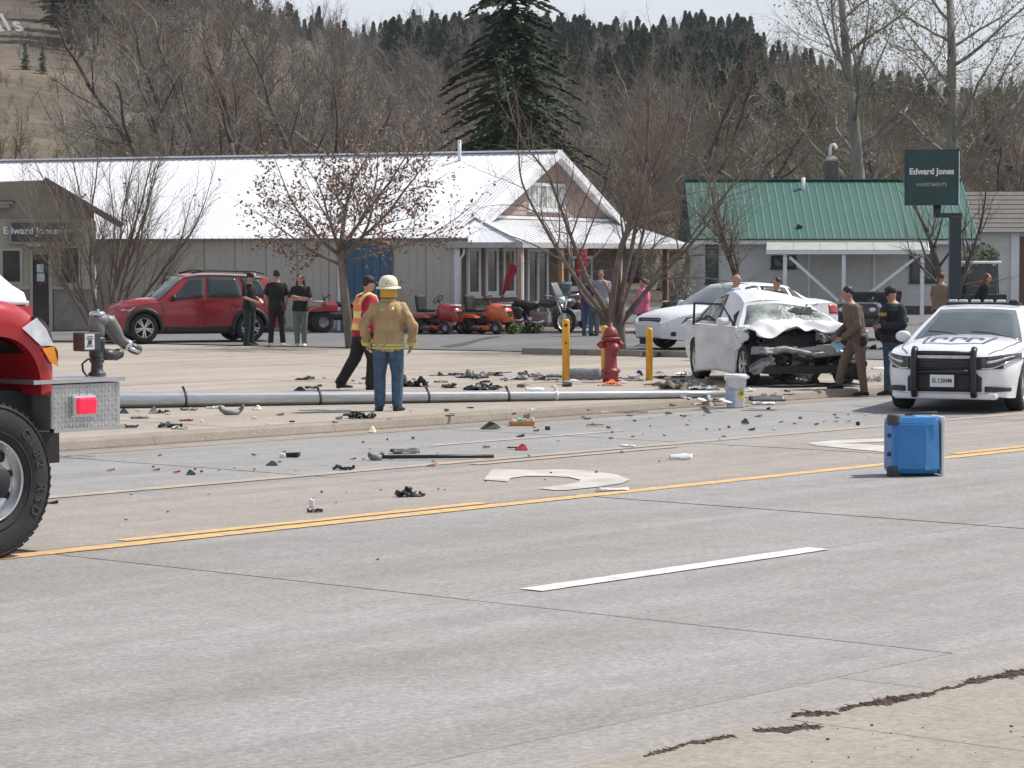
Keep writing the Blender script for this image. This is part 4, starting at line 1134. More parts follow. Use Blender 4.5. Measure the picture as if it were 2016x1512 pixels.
stuff(scatter_stuff('pine_forest', shapes, pts), 'dark pine forest covering the ridge of the hill')
# --- leafless woods on the lower hill: one tangled mass
PG = dict(levels=3, kids=[8, 6, 6], start=[.12, .1, .1], ang=[44, 46, 48], ratio=[.58, .6, .58], taper=[.4, .4, .4], rr=.5, rmin=.020, wig=.24, up=.05)
shapes = []
for sd, m in ((201, M_TWIG), (202, M_TWIGG), (203, M_TWIGR), (204, M_TWIGO), (205, M_TWIG), (206, M_TWIGG)):
    T = Tree(sd); T.grow(Vector((0, 0, 0)), Vector((.05, 0, 1)), 3.6, .10, 0, PG); T.tr.add(T.cr.v, T.cr.f); shapes.append(T.tr.mesh('brush_shape', m))
pts = []
for _ in range(1500):
    px = R_.uniform(230, 2350); R = ridge_dist(px)
    if px > 1000 and R_.random() < .30: continue
    Y = R_.uniform(136, min(480, R * .88))
    p = hill_pt(px, Y); h = R_.uniform(5.0, 11.0); pts.append((p.x, p.y, p.z - .1, R_.uniform(0, 6), h / 6, R_.choice((0, 1, 2, 3, 4, 5) if px > 1450 else (0, 1, 2, 4, 5, 1))))
for _ in range(60):
    px = R_.uniform(-200, 260); Y = R_.uniform(118, 165); p = hill_pt(px, Y); pts.append((p.x, p.y, p.z - .1, R_.uniform(0, 6), R_.uniform(2.2, 4.2) / 6, R_.choice((3, 3, 2, 0))))
for _ in range(230):
    px = R_.uniform(-150, 300); Y = R_.uniform(165, 300); p = hill_pt(px, Y); pts.append((p.x, p.y, p.z - .1, R_.uniform(0, 6), R_.uniform(.5, 1.9) / 6, R_.choice((0, 1, 2))))
for _ in range(130):
    px = R_.uniform(40, 330); Y = R_.uniform(240, 330)
    if px < 130 and Y < 290: continue
    p = hill_pt(px, Y); pts.append((p.x, p.y, p.z - .1, R_.uniform(0, 6), R_.uniform(4, 8) / 6, R_.choice((0, 1, 2))))
stuff(scatter_stuff('hillside_brush', shapes, pts), 'leafless brown woods covering the lower hill')
# --- low shrubs and weeds by the buildings
M_SHR = mat('dark_evergreen_leaves', (.05, .075, .025), .8, var=.45, scale=3)
M_WEED = mat('spring_weeds', (.07, .12, .03), .8, var=.4, scale=4)
def shrub(name, label, loc, rx, rz, n, size, m, seed):
    o = thing(name, label, 'shrub', loc); r = random.Random(seed); mb = MB(); st = MB()
    for q in range(7):
        a = r.uniform(0, 6.28); e = Vector((math.cos(a) * rx * .6, math.sin(a) * rx * .6, rz * r.uniform(.8, 1.5))); st.tube([(0, 0, 0), tuple(e * .5), tuple(e)], [.02, .014, .006], 5)
    for q in range(n):
        while True:
            v = Vector((r.uniform(-1, 1), r.uniform(-1, 1), r.uniform(-1, 1)))
            if .25 < v.length < 1 + .15 * noise.noise(v * 3): break
        c = Vector((v.x * rx, v.y * rx, rz + v.z * rz)); s_ = size * r.uniform(.5, 1.3)
        a = Vector((r.gauss(0, 1), r.gauss(0, 1), r.gauss(0, 1))).normalized(); b = a.orthogonal().normalized()
        mb.add([c - a * s_, c + b * s_ * .5, c + a * s_, c - b * s_ * .5], [(0, 1, 2, 3)])
    st.build('stem', M_BARKD, o); mb.build('leaves', m, o); return o
p = at(1928, 505, 101); shrub('evergreen_shrub', 'rounded evergreen shrub above the golf cart', (p.x, p.y, p.z - .5), .75, .50, 1100, .07, M_SHR, 3)
for q, (px, py, w_, lab) in enumerate(((1048, 656, .32, 'low green weeds at the foot of the grey porch post'), (1012, 658, .22, 'low green weeds behind the orange mower wheel'))):
    g = gnd(px, py, LOT + .02); shrub('weed_clump', lab, g, w_, .14, 260, .05, M_WEED, 9 + q)
p = at(1330, 560, 94); o = shrub('lilac_bush', 'bare grey lilac bush against the white clapboard house', (p.x, p.y, LOT), .7, .9, 500, .05, M_TWIGG, 21)
T = Tree(311); PH = dict(levels=3, kids=[6, 5, 4], start=[.2, .15, .1], ang=[26, 30, 34], ratio=[.6, .6, .6], taper=[.5, .5, .5], rr=.55, rmin=.008, wig=.12, up=.08)
for q in range(6): T.grow(Vector((.1 * math.cos(q), .1 * math.sin(q), 0)), Vector((.35 * math.cos(q * 1.05), .35 * math.sin(q * 1.05), 1)), 1.5, .03, 0, PH)
T.tr.add(T.cr.v, T.cr.f); T.tr.build('branches', M_TWIGG, o)
# ------------------------------------------------------------------ vehicle kit (local x forward, y left, z up, origin on the ground at mid length)
def paint(name, col, rough=.28): return mat(name, col, rough, var=.03, scale=3, coat=.6, spec=.5, dirt=.12, dirtcol=tuple(c * .7 + .05 for c in col))
M_RUB = mat('tyre_rubber', (.028, .028, .03), .85, var=.25, scale=6, bump=.3, bscale=60)
M_BLKP = mat('black_plastic', (.022, .022, .024), .55, var=.2, scale=5)
M_ALU = mat('alloy_rim', (.55, .56, .58), .3, metal=.85, var=.1, scale=5)
M_ALUD = mat('dark_alloy', (.09, .09, .10), .4, metal=.6, var=.1)
M_CGL = mat('car_glass', (.03, .042, .042), .06, var=.25, scale=1.2, spec=.7)
M_CGL2 = mat('pale_windscreen_glass', (.13, .16, .16), .08, var=.35, scale=1.5, spec=.8)
M_CHR = mat('chrome', (.70, .71, .73), .15, metal=1.0, var=.03)
M_LAMP = mat('headlamp_lens', (.62, .65, .68), .12, var=.25, scale=9, spec=.8)
M_LAMPD = mat('dark_headlamp', (.06, .065, .075), .1, var=.4, scale=9, spec=.8)
M_TAIL = mat('red_tail_lens', (.45, .03, .03), .2, var=.15, scale=8, spec=.7)
M_AMB = mat('amber_lens', (.75, .28, .03), .25, var=.15, scale=8)
M_STEEL = mat('dull_steel', (.26, .26, .27), .45, metal=.6, var=.25, scale=6)

def interp(tab, x):
    if x <= tab[0][0]: return tab[0][1]
    for (a, b), (c, d) in zip(tab, tab[1:]):
        if x <= c:
            t = (x - a) / (c - a) if c > a else 0; return b + (d - b) * t
    return tab[-1][1]
def sinterp(tab, x):
    """smooth interpolation"""
    if x <= tab[0][0]: return tab[0][1]
    for i in range(len(tab) - 1):
        a, b = tab[i]; c, d = tab[i + 1]
        if x <= c:
            t = (x - a) / (c - a)
            m0 = (d - tab[i - 1][1]) / (c - tab[i - 1][0]) * (c - a) if i > 0 else (d - b)
            m1 = (tab[i + 2][1] - b) / (tab[i + 2][0] - a) * (c - a) if i + 2 < len(tab) else (d - b)
            return (2 * t**3 - 3 * t**2 + 1) * b + (t**3 - 2 * t**2 + t) * m0 + (-2 * t**3 + 3 * t**2) * d + (t**3 - t**2) * m1
    return tab[-1][1]

def wheel(parent, c, R, W, side, rimr=.68, spokes=5, twin=True, rim=None, letters=None, name='wheel', dark=None):
    """side = +1 outer face towards +y"""
    rim = rim or M_ALU; dark = dark or M_BLKP
    w = link(name, None, parent, c)
    M = Matrix.Rotation(-math.pi / 2 * side, 3, 'X')
    h = W / 2; r = R * rimr
    pr = [(r, -h * .9), (r + .015, -h), (R * .93, -h * .98), (R * .985, -h * .8), (R, -h * .5), (R, h * .5), (R * .985, h * .8), (R * .93, h * .98), (r + .015, h), (r, h * .9)]
    MB().lathe(pr, 36, (0, 0, 0), M, caps=False).build('tyre', M_RUB, w)
    mb = MB()
    mb.lathe([(r, -h * .8), (r, h * .86), (r * .95, h * .9), (r * .93, h * .6), (r * .9, -h * .3)], 32, (0, 0, 0), M, caps=False)
    for k in range(spokes):
        for dd in ((-.11, .11) if twin else (0,)):
            a = 6.283 * k / spokes + .3
            p0 = M @ Vector((r * .16 * math.cos(a + dd * 2), r * .16 * math.sin(a + dd * 2), h * .62)); p1 = M @ Vector((r * .94 * math.cos(a + dd * 1.5), r * .94 * math.sin(a + dd * 1.5), h * .72))
            mb.bar(p0, p1, r * (.13 if twin else .22), .03, up=M @ Vector((0, 0, 1)))
    mb.lathe([(0, h * .55), (r * .2, h * .55), (r * .2, h * .72), (r * .12, h * .76), (0, h * .76)], 16, (0, 0, 0), M)
    mb.build('rim', rim, w)
    MB().lathe([(0, h * .1), (r * .9, h * .1), (r * .9, h * .16), (0, h * .16)], 24, (0, 0, 0), M).build('brake_disc', dark, w)
    return w

class Car:
    """body hull lofted from side, plan and height curves"""
    def __init__(self, root, S):
        self.S = S; self.o = root; L = S['L']; self.x0, self.x1 = -L / 2, L / 2
    def arch_z(self, x):
        S = self.S; z = sinterp(S['sill'], x)
        for ax in S['axles']:
            d = abs(x - ax); ra = S['R'] * S.get('archk', 1.16)
            if d < ra: z = max(z, S['R'] + math.sqrt(ra * ra - d * d))
        return z
    def half(self, x): return sinterp(self.S['plan'], x)
    def belt(self, x): return sinterp(self.S['belt'], x)
    def deck(self, x): return sinterp(self.S['deck'], x)
    def section(self, x):
        """outline from sill to centre line on the left side"""
        w = self.half(x); zb = self.belt(x); zd = self.deck(x); zs = min(self.arch_z(x), zb - .06)
        tk = self.S.get('tuck', .06)
        pts = []
        for t in (0, .12, .3, .5, .68, .82, .92, 1.0):
            z = lerp(zs, zb, t); q = (z - .25) / max(.1, zb - .25)
            y = w * (1 - tk * (1 - clamp(q * 2.2)) - .035 * sstep(.55, 1.0, q)) + self.S.get('crease', .0) * math.exp(-((q - .72) / .06) ** 2)
            pts.append(Vector((x, y, z)))
        ws = pts[-1].y
        for t in (.06, .16, .36, .62, 1.0):
            y = ws * (1 - t); z = zb + (zd - zb) * (1 - (1 - t) ** 3)
            if t <= .06: z = lerp(zb, z, .6)
            pts.append(Vector((x, y, z)))
        return pts
    def hull(self, name, m, n=72, skip=None):
        S = self.S; xs = [lerp(self.x0, self.x1, i / n) for i in range(n + 1)]
        for ax in S['axles']:
            ra = S['R'] * S.get('archk', 1.16); xs += [ax - ra, ax + ra, ax - ra * .97, ax + ra * .97]
        xs = sorted(set(round(x, 4) for x in xs))
        mb = MB(); secs = [self.section(x) for x in xs]; k = len(secs[0])
        for s in (1, -1):
            vs = [Vector((p.x, p.y * s, p.z)) for q in secs for p in q]; fs = []
            for i in range(len(secs) - 1):
                for j in range(k - 1):
                    if skip and skip(xs[i], j): continue
                    a = (i * k + j, i * k + j + 1, (i + 1) * k + j + 1, (i + 1) * k + j); fs.append(a if s < 0 else a[::-1])
            mb.add(vs, fs, 0, True)
        for i in (0, len(secs) - 1):
            if skip and i and skip(self.x1 + 1, 0): continue
            q = secs[i]; r = [Vector((p.x, -p.y, p.z)) for p in reversed(q[:-1])]
            ring = q + r; zc = (q[0].z + q[-1].z) / 2 ; sg = 1 if i else -1; rings = [ring]
            for dx, ky, kz in ((.018, .97, .95), (.036, .90, .84), (.050, .74, .62), (.058, .45, .35)):
                rings.append([Vector((p.x + sg * dx, p.y * ky, zc + (p.z - zc) * kz)) for p in ring])
            nn = len(ring); vs = [p for g_ in rings for p in g_]; fs = []
            for a in range(len(rings) - 1):
                for b_ in range(nn):
                    c2 = (b_ + 1) % nn; f = (a * nn + b_, a * nn + c2, (a + 1) * nn + c2, (a + 1) * nn + b_); fs.append(f)
            fs.append(tuple(range((len(rings) - 1) * nn, len(rings) * nn)))
            mb.add(vs, fs, 0, True)
        o = mb.build(name, m, self.o); weld(o)
        o.data.set_sharp_from_angle(angle=math.radians(38))
        return o
    def side_pt(self, x, t, off=0.0, s=1):
        """point on the flank: t 0 sill .. 1 belt"""
        z = lerp(sinterp(self.S['sill'], x), self.belt(x), t); zb = self.belt(x); q = (z - .25) / max(.1, zb - .25); w = self.half(x)
        y = w * (1 - self.S.get('tuck', .06) * (1 - clamp(q * 2.2)) - .035 * sstep(.55, 1.0, q)) + self.S.get('crease', .0) * math.exp(-((q - .72) / .06) ** 2)
        return Vector((x, (y + off) * s, z))
    # greenhouse
    def gh(self, x, v, s=1, off=0.0):
        """point on the cabin flank, v 0 belt .. 1 roof rail"""
        S = self.S; zb = self.belt(x) - .01; zr = sinterp(S['roof'], x) - .03
        y0 = self.half(x) * .955; y1 = S['rw']
        y = lerp(y0, y1, v ** 1.25) + off; z = lerp(zb, zr, v)
        return Vector((x, y * s, z))
    def cabin(self, m, glassm, wins, sx=None, wsg=None):
        """wins: list of (bottom x0, bottom x1, top x0, top x1) side glasses from front to back"""
        S = self.S
        A0, A1 = S['A']            # windscreen: base x, top x
        C0, C1 = S['C']            # rear screen: base x, top x
        n = 24
        def fx(v): return lerp(A0, A1, v)
        def rx(v): return lerp(C0, C1, v)
        for s in (1, -1):
            mb = MB(); mb.grid(lambda u, v: self.gh(lerp(rx(v), fx(v), u), v, s), n, 6)
            if s > 0: mb.f = [f[::-1] for f in mb.f]
            mb.build('cabin_side', m, self.o)
        # roof
        def roof(u, v):
            x = lerp(C1, A1, u); y = lerp(-S['rw'], S['rw'], v); zr = sinterp(S['roof'], x)
            return Vector((x, y, zr - .03 * abs(2 * v - 1) ** 3))
        mb = MB(); mb.grid(roof, 20, 12); mb.build('roof', m, self.o)
        # screens
        def screen(b, t, bulge):
            def f(u, v):
                pL, pR = self.gh(lerp(b, t, v), v, 1), self.gh(lerp(b, t, v), v, -1)
                p = pL.lerp(pR, u); k = 1 - (2 * u - 1) ** 2
                zc = lerp(0, sinterp(S['roof'], t) - pL.z if v > .99 else .02, v)
                return p + Vector((bulge * k * (1 - v * .6), 0, .028 * k))
            return f
        for nm, b, t, bu, g, in (('windshield', A0, A1, .10, wsg or glassm), ('rear_window', C0, C1, -.08, glassm)):
            f = screen(b, t, bu)
            mb = MB(); mb.grid(f, 12, 8); fr = mb.build('screen_frame', m, self.o)
            e = .012 if bu > 0 else -.012
            mb = MB(); mb.grid(lambda u, v: f(lerp(.05, .95, u), lerp(.05, .93, v)) + Vector((e, 0, .006)), 12, 8); solidify(mb.build(nm, g, self.o), .004, 0)
        for (b0, b1, t0, t1) in wins:
            for s in (1, -1):
                mb = MB()
                def wf(u, v):
                    vv = lerp(.10, .90, v); x = lerp(lerp(b0, b1, u), lerp(t0, t1, u), v); return self.gh(x, vv, s, .008)
                mb.grid(wf, 8, 6)
                if s > 0: mb.f = [f[::-1] for f in mb.f]
                solidify(mb.build('side_window', glassm, self.o), .004, 0)
    def patch(self, name, m, xs, ts, off, s, nu=10, nv=5, t=.012, parent=None):
        """panel lying on the flank: xs=(x0,x1), ts=(t0,t1) or function of u"""
        mb = MB()
        def f(u, v):
            x = lerp(xs[0], xs[1], u); lo, hi = ts(u) if callable(ts) else ts
            return self.side_pt(x, lerp(lo, hi, v), off, s)
        mb.grid(f, nu, nv)
        if s > 0: mb.f = [f_[::-1] for f_ in mb.f]
        o = mb.build(name, m, parent or self.o); solidify(o, t, -1); return o
    def wells(self):
        S = self.S
        for ax in S['axles']:
            for s in (1, -1):
                ra = S['R'] * S.get('archk', 1.16) - .005; w = self.half(ax)
                mb = MB(); prof = []
                for k in range(13):
                    a = math.pi * k / 12; prof.append((ax + ra * math.cos(a), S['R'] + ra * math.sin(a)))
                ri = [Vector((x, s * w * .93, z)) for x, z in prof]; ro = [Vector((x, s * w * .52, z)) for x, z in prof]
                mb.add(ri + ro, [(i, i + 1, 13 + i + 1, 13 + i) for i in range(12)] + [tuple(range(13, 26))], 0, True)
                mb.build('wheel_well', M_BLKP, self.o)
        MB().box((0, 0, S.get('floor', .27)), (S['L'] * .86, S['W'] * .80, .12)).build('underbody', M_BLKP, self.o)
    def gap(self, x, t0=.12, t1=1.0, s=1):
        """door shut line"""
        pts = [self.side_pt(x, lerp(t0, t1, i / 8), .002, s) for i in range(9)]
        MB().tube(pts, .007, 4).build('shut_line', M_BLKP, self.o)
    def mirror(self, x, m, z=None):
        for s in (1, -1):
            p = self.gh(x, .08, s)
            mm = MB().ball((p.x, p.y + s * .14, p.z + .05), (.07, .12, .085), 12, 8).build('mirror', m, self.o)
            MB().bar((p.x, p.y - s * .02, p.z), (p.x, p.y + s * .10, p.z + .03), .05, .03).build('mirror_stalk', M_BLKP, mm)
    def handle(self, x, m, t=.80):
        for s in (1, -1):
            p = self.side_pt(x, t, .02, s); MB().bar(p + Vector((-.09, 0, 0)), p + Vector((.09, 0, 0)), .025, .03).build('door_handle', m, self.o)
# ------------------------------------------------------------------ red crossover beside the shop wall
def heading(h): return math.atan2(h[1], h[0])
SUV = dict(L=4.50, W=1.80, R=.365, axles=(1.44, -1.31), archk=1.15,
    sill=[(-2.25, .42), (-2.0, .34), (-1, .27), (1, .27), (1.9, .30), (2.25, .36)],
    plan=[(-2.25, .74), (-2.15, .83), (-1.8, .885), (-1, .90), (.6, .90), (1.4, .895), (1.75, .86), (2.0, .76), (2.15, .64), (2.25, .46)],
    belt=[(-2.25, .92), (-2.1, 1.06), (-1.0, 1.06), (.4, 1.02), (1.0, .99), (1.6, .93), (2.05, .84), (2.25, .66)],
    deck=[(-2.25, .95), (-2.1, 1.08), (-1.0, 1.1), (.6, 1.08), (1.0, 1.11), (1.6, 1.05), (2.0, .95), (2.18, .84), (2.25, .70)],
    roof=[(-2.2, 1.50), (-1.6, 1.63), (-.6, 1.69), (.1, 1.68), (.45, 1.62)], rw=.62, A=(1.10, .32), C=(-2.18, -1.86), tuck=.05, crease=.012)
M_REDC = paint('dark_red_car_paint', (.26, .012, .018))
a_f, a_r = gnd(276, 670, LOT), gnd(470, 672, LOT)
suv_h = Vector((-.93, -.367, 0)).normalized()
near_r = gnd(497, 673, LOT + .02)
# near rear wheel is the left rear: centre = wheel + offsets
lft = Vector((-suv_h.y, suv_h.x, 0))
suv_c = near_r + suv_h * 1.31 - lft * .78
suv = thing('red_crossover', 'dark red crossover car parked by the tan shop wall', 'car', (suv_c.x, suv_c.y, LOT + .022), heading(suv_h))
suv.scale = (.95, .98, .98)
C1 = Car(suv, SUV)
C1.hull('body', M_REDC); C1.wells()
C1.cabin(M_REDC, M_CGL, [(.74, -.10, .22, -.14), (-.18, -1.10, -.22, -1.02), (-1.20, -1.82, -1.10, -1.58)], wsg=M_CGL2)
for s in (1, -1):
    for ax in SUV['axles']:
        wheel(suv, (ax, s * .775, .365), .365, .225, s, .66, 5, True, M_ALU)
        mb = MB(); ra = .365 * 1.15
        pts = [Vector((ax + (ra + .03) * math.cos(a), s * (C1.half(ax) + .004), .365 + (ra + .03) * math.sin(a))) for a in [math.pi * k / 14 for k in range(-1, 16)]]
        mb.tube(pts, .055, 6); mb.build('wheel_arch_cladding', M_BLKP, suv)
    C1.patch('sill_cladding', M_BLKP, (-.9, .92), (0.0, .16), .012, s)
    C1.gap(.96, .18, 1, s); C1.gap(-.12, .18, 1, s); C1.gap(-.92, .35, 1, s)
    MB().tube([(-1.75, s * .60, 1.67), (-1.5, s * .60, 1.735), (-.2, s * .60, 1.755), (.15, s * .60, 1.69)], .022, 6).build('roof_rail', M_BLKP, suv)
    p0 = [C1.side_pt(x, t, .006, s) for x, t in ((2.16, .62), (1.80, .80), (1.66, .93), (1.98, .93), (2.17, .84))]
    MB().poly3(p0 if s < 0 else p0[::-1]).build('headlight', M_LAMP, suv)
    C1.patch('taillight', M_TAIL, (-2.24, -2.0), (.62, .95), .008, s, 5, 4)
    MB().tube([C1.gh(x, .985, s, .012) for x in (.5, 0, -.6, -1.2, -1.7)], .014, 5).build('window_trim', M_CHR, suv)
C1.handle(.02, M_REDC); C1.handle(-.95, M_REDC); C1.mirror(.72, M_BLKP)
MB().cbox((2.27, 0, .58), (.06, .62, .26), .02).build('grille', M_BLKP, suv)
MB().cbox((2.17, 0, .36), (.16, 1.05, .18), .04).build('bumper', M_BLKP, suv)
MB().cbox((-2.25, 0, .50), (.12, 1.4, .22), .04).build('bumper', M_BLKP, suv)

# ------------------------------------------------------------------ white sedan behind the wreck
SED = dict(L=4.80, W=1.84, R=.335, axles=(1.40, -1.36), archk=1.13,
    sill=[(-2.4, .34), (-2.0, .28), (-1, .22), (1, .22), (2.0, .22), (2.4, .26)],
    plan=[(-2.4, .70), (-2.28, .82), (-1.8, .895), (-1, .915), (.6, .915), (1.5, .905), (2.0, .84), (2.25, .72), (2.4, .52)],
    belt=[(-2.4, .90), (-2.2, 1.0), (-1.4, .99), (0, .95), (.9, .90), (1.5, .84), (2.1, .74), (2.4, .60)],
    deck=[(-2.4, .96), (-2.2, 1.08), (-1.75, 1.11), (0, .98), (.95, 1.0), (1.5, .95), (2.05, .86), (2.3, .76), (2.4, .64)],
    roof=[(-1.6, 1.22), (-1.1, 1.40), (-.5, 1.475), (.0, 1.48), (.4, 1.44)], rw=.56, A=(1.14, .30), C=(-1.92, -1.02), tuck=.06, crease=.014)
M_WHC = paint('white_car_paint', (.74, .75, .77), .3)
sed_h = Vector((-.84, -.54, 0)).normalized()
slft = Vector((-sed_h.y, sed_h.x, 0))
fw = gnd(1392, 689, LOT + .02)           # near front tyre on the asphalt
sed_c = fw - sed_h * 1.40 - slft * .80
sed = thing('white_sedan', 'undamaged white sedan parked behind the crashed car', 'car', (sed_c.x, sed_c.y, LOT + .022), heading(sed_h))
C2 = Car(sed, SED); C2.hull('body', M_WHC); C2.wells()
C2.cabin(M_WHC, M_CGL, [(.72, -.10, .18, -.14), (-.18, -.98, -.22, -.92), (-1.06, -1.42, -1.0, -1.12)], wsg=M_CGL2)
for s in (1, -1):
    for ax in SED['axles']: wheel(sed, (ax, s * .79, .335), .335, .22, s, .68, 5, True, M_ALU)
    p0 = [C2.side_pt(x, t, .007, s) for x, t in ((2.36, .66), (2.10, .70), (1.74, .90), (1.98, .92), (2.34, .86))]
    MB().poly3(p0 if s < 0 else p0[::-1]).build('headlight', M_LAMPD, sed)
    C2.patch('taillight', M_TAIL, (-2.38, -2.0), (.66, .94), .008, s, 5, 4)
    C2.gap(.94, .1, 1, s); C2.gap(-.12, .1, 1, s); C2.gap(-.95, .4, 1, s)
    MB().cbox((2.24, s * .60, .36), (.10, .30, .10), .03).build('fog_lamp', M_BLKP, sed)
C2.handle(.0, M_WHC); C2.handle(-.9, M_WHC); C2.mirror(.78, M_WHC)
gr = MB().cbox((2.385, 0, .60), (.05, .80, .22), .02).build('grille', M_BLKP, sed)
for k in range(3): MB().box((2.415, 0, .53 + k * .07), (.02, .78, .018)).build('grille_bar', M_CHR, gr)
MB().cbox((2.36, 0, .33), (.06, .9, .12), .02).build('lower_grille', M_BLKP, sed)
MB().box((-2.41, 0, .78), (.02, .50, .14)).build('licence_plate', M_TRIMW, sed)

# ------------------------------------------------------------------ white patrol car with push bar
POL = dict(L=5.04, W=1.90, R=.365, axles=(1.52, -1.53), archk=1.12,
    sill=[(-2.52, .36), (-2.0, .28), (-1, .22), (1, .22), (2.1, .20), (2.52, .24)],
    plan=[(-2.52, .74), (-2.4, .86), (-1.8, .94), (-1, .945), (.6, .93), (1.5, .95), (2.05, .91), (2.35, .80), (2.52, .62)],
    belt=[(-2.52, .92), (-2.3, 1.02), (-1.4, 1.02), (0, .96), (.9, .93), (1.6, .89), (2.2, .80), (2.52, .68)],
    deck=[(-2.52, 1.0), (-2.3, 1.10), (-1.75, 1.12), (0, 1.0), (.85, 1.06), (1.5, 1.03), (2.15, .94), (2.42, .84), (2.52, .72)],
    roof=[(-1.6, 1.22), (-1.1, 1.40), (-.5, 1.475), (-.1, 1.485), (.35, 1.44)], rw=.60, A=(1.06, .18), C=(-1.95, -1.05), tuck=.05, crease=.02)
pol_h = Vector((-.36, -.933, 0)).normalized()
plft = Vector((-pol_h.y, pol_h.x, 0))
# its right front tyre shows at the left edge of the nose
fr = gnd(1782, 803, 0.004)
pol_c = fr - pol_h * 1.52 + plft * .80
pol = thing('patrol_car', 'white police patrol car with black push bar at right edge', 'car', (pol_c.x, pol_c.y, .006), heading(pol_h))
M_WHP = paint('patrol_white_paint', (.76, .77, .80), .25)
C3 = Car(pol, POL); C3.hull('body', M_WHP); C3.wells()
C3.cabin(M_WHP, M_CGL, [(.66, -.18, .06, -.2), (-.26, -1.05, -.28, -.98), (-1.12, -1.4, -1.05, -1.15)], wsg=mat('patrol_windscreen', (.10, .125, .13), .07, var=.3, scale=1.4, spec=.8))
for s in (1, -1):
    for ax in POL['axles']: wheel(pol, (ax, s * .815, .365), .365, .245, s, .66, 5, True, M_ALU, dark=M_BLKP)
    C3.gap(.92, .1, 1, s); C3.gap(-.2, .1, 1, s); C3.gap(-1.02, .4, 1, s)
    C3.patch('taillight', M_TAIL, (-2.5, -2.2), (.7, .95), .008, s, 5, 4)
C3.handle(-.05, M_WHP); C3.handle(-.95, M_WHP); C3.mirror(.72, M_WHP)
# black nose panel, grille bars, plate
def xfront(y):
    a = abs(y)
    if a < .60: return 2.582 - .045 * (a / .60) ** 3
    lo, hi = 1.6, 2.537
    for _ in range(24):
        m_ = (lo + hi) / 2
        if C3.half(m_) * .985 > a: lo = m_
        else: hi = m_
    return lo
def nose_band(name, m, y0, y1, zl, zh, off=.012, n=24, parent=None):
    mb = MB(); mb.grid(lambda u, v: Vector((xfront(lerp(y0, y1, u)) + off, lerp(y0, y1, u) * (1 + off * .6), lerp(zl(abs(lerp(y0, y1, u))), zh(abs(lerp(y0, y1, u))), v))), n, 4)
    o = mb.build(name, m, parent or pol); solidify(o, .02, 0); return o
ng = nose_band('grille', M_BLKP, -.78, .78, lambda a: .585 + .05 * a, lambda a: .775 + .03 * a)
nose_band('lower_grille', M_BLKP, -.52, .52, lambda a: .30, lambda a: .60 - .10 * sstep(.4, .52, a))
for k in range(4): nose_band('grille_bar', M_ALUD, -.5, .5, lambda a: .615 + k * .036, lambda a: .623 + k * .036, .026, 10, ng)
for s in (1, -1):
    hl = nose_band('headlight', M_LAMPD, s * .50, s * .925, lambda a: .635 + .12 * sstep(.6, .95, a), lambda a: .79 + .045 * sstep(.5, .95, a), .018)
    nose_band('lamp_lens', M_LAMP, s * .58, s * .88, lambda a: .70 + .10 * sstep(.6, .95, a), lambda a: .735 + .075 * sstep(.6, .95, a), .034, 12, hl)
    nose_band('lamp_trim', M_CHR, s * .50, s * .93, lambda a: .618 + .125 * sstep(.6, .95, a), lambda a: .634 + .125 * sstep(.6, .95, a), .022, 16, hl)
    nose_band('fog_lamp_bezel', M_BLKP, s * .56, s * .86, lambda a: .30, lambda a: .375 - .02 * sstep(.7, .86, a), .012, 12)
MB().cbox((2.48, 0, .235), (.20, 1.46, .09), .03).build('bumper_lip', M_WHP, pol)
# push bar
pb = link('push_bar', None, pol)
M_PB = mat('black_powder_coat', (.02, .021, .025), .4, var=.15)
for s in (1, -1):
    MB().tube([(2.60, s * .42, .24), (2.66, s * .42, .34), (2.68, s * .42, .72), (2.64, s * .42, .86), (2.58, s * .42, .90)], .048, 10).build('upright', M_PB, pb)
    MB().box((2.55, s * .42, .36), (.16, .06, .12)).build('bracket', M_PB, pb)
MB().tube([(2.64, -.42, .84), (2.64, .42, .84)], .034, 8).build('cross_tube', M_PB, pb)
MB().tube([(2.67, -.42, .58), (2.67, .42, .58)], .030, 8).build('cross_tube', M_PB, pb)
MB().box((2.625, 0, .785), (.02, .80, .035)).build('light_strip', M_LAMP, pb)
pl = MB().box((2.70, -.01, .455), (.012, .34, .17)).build('licence_plate', M_TRIMW, pol)
t = text_mb('SL1284M', .085, .004, .001, .9); Mx = Matrix.Translation((2.708, -.01, .455)) @ Matrix.Rotation(math.pi / 2, 4, 'Z') @ Matrix.Rotation(math.pi / 2, 4, 'X'); t.move(Mx).build('plate_lettering', M_DARK, pl)
# light bar pods on the roof
lb = MB().box((-.18, 0, 1.492), (.24, 1.10, .03)).build('light_bar', M_BLKP, pol)
for k, y in enumerate((-.48, -.32, -.12, .08, .28, .48)):
    MB().cbox((-.13, y * .95, 1.525), (.10, .13, .05), .02).build('light_pod', M_LAMP if k != 5 else M_LAMPD, lb)
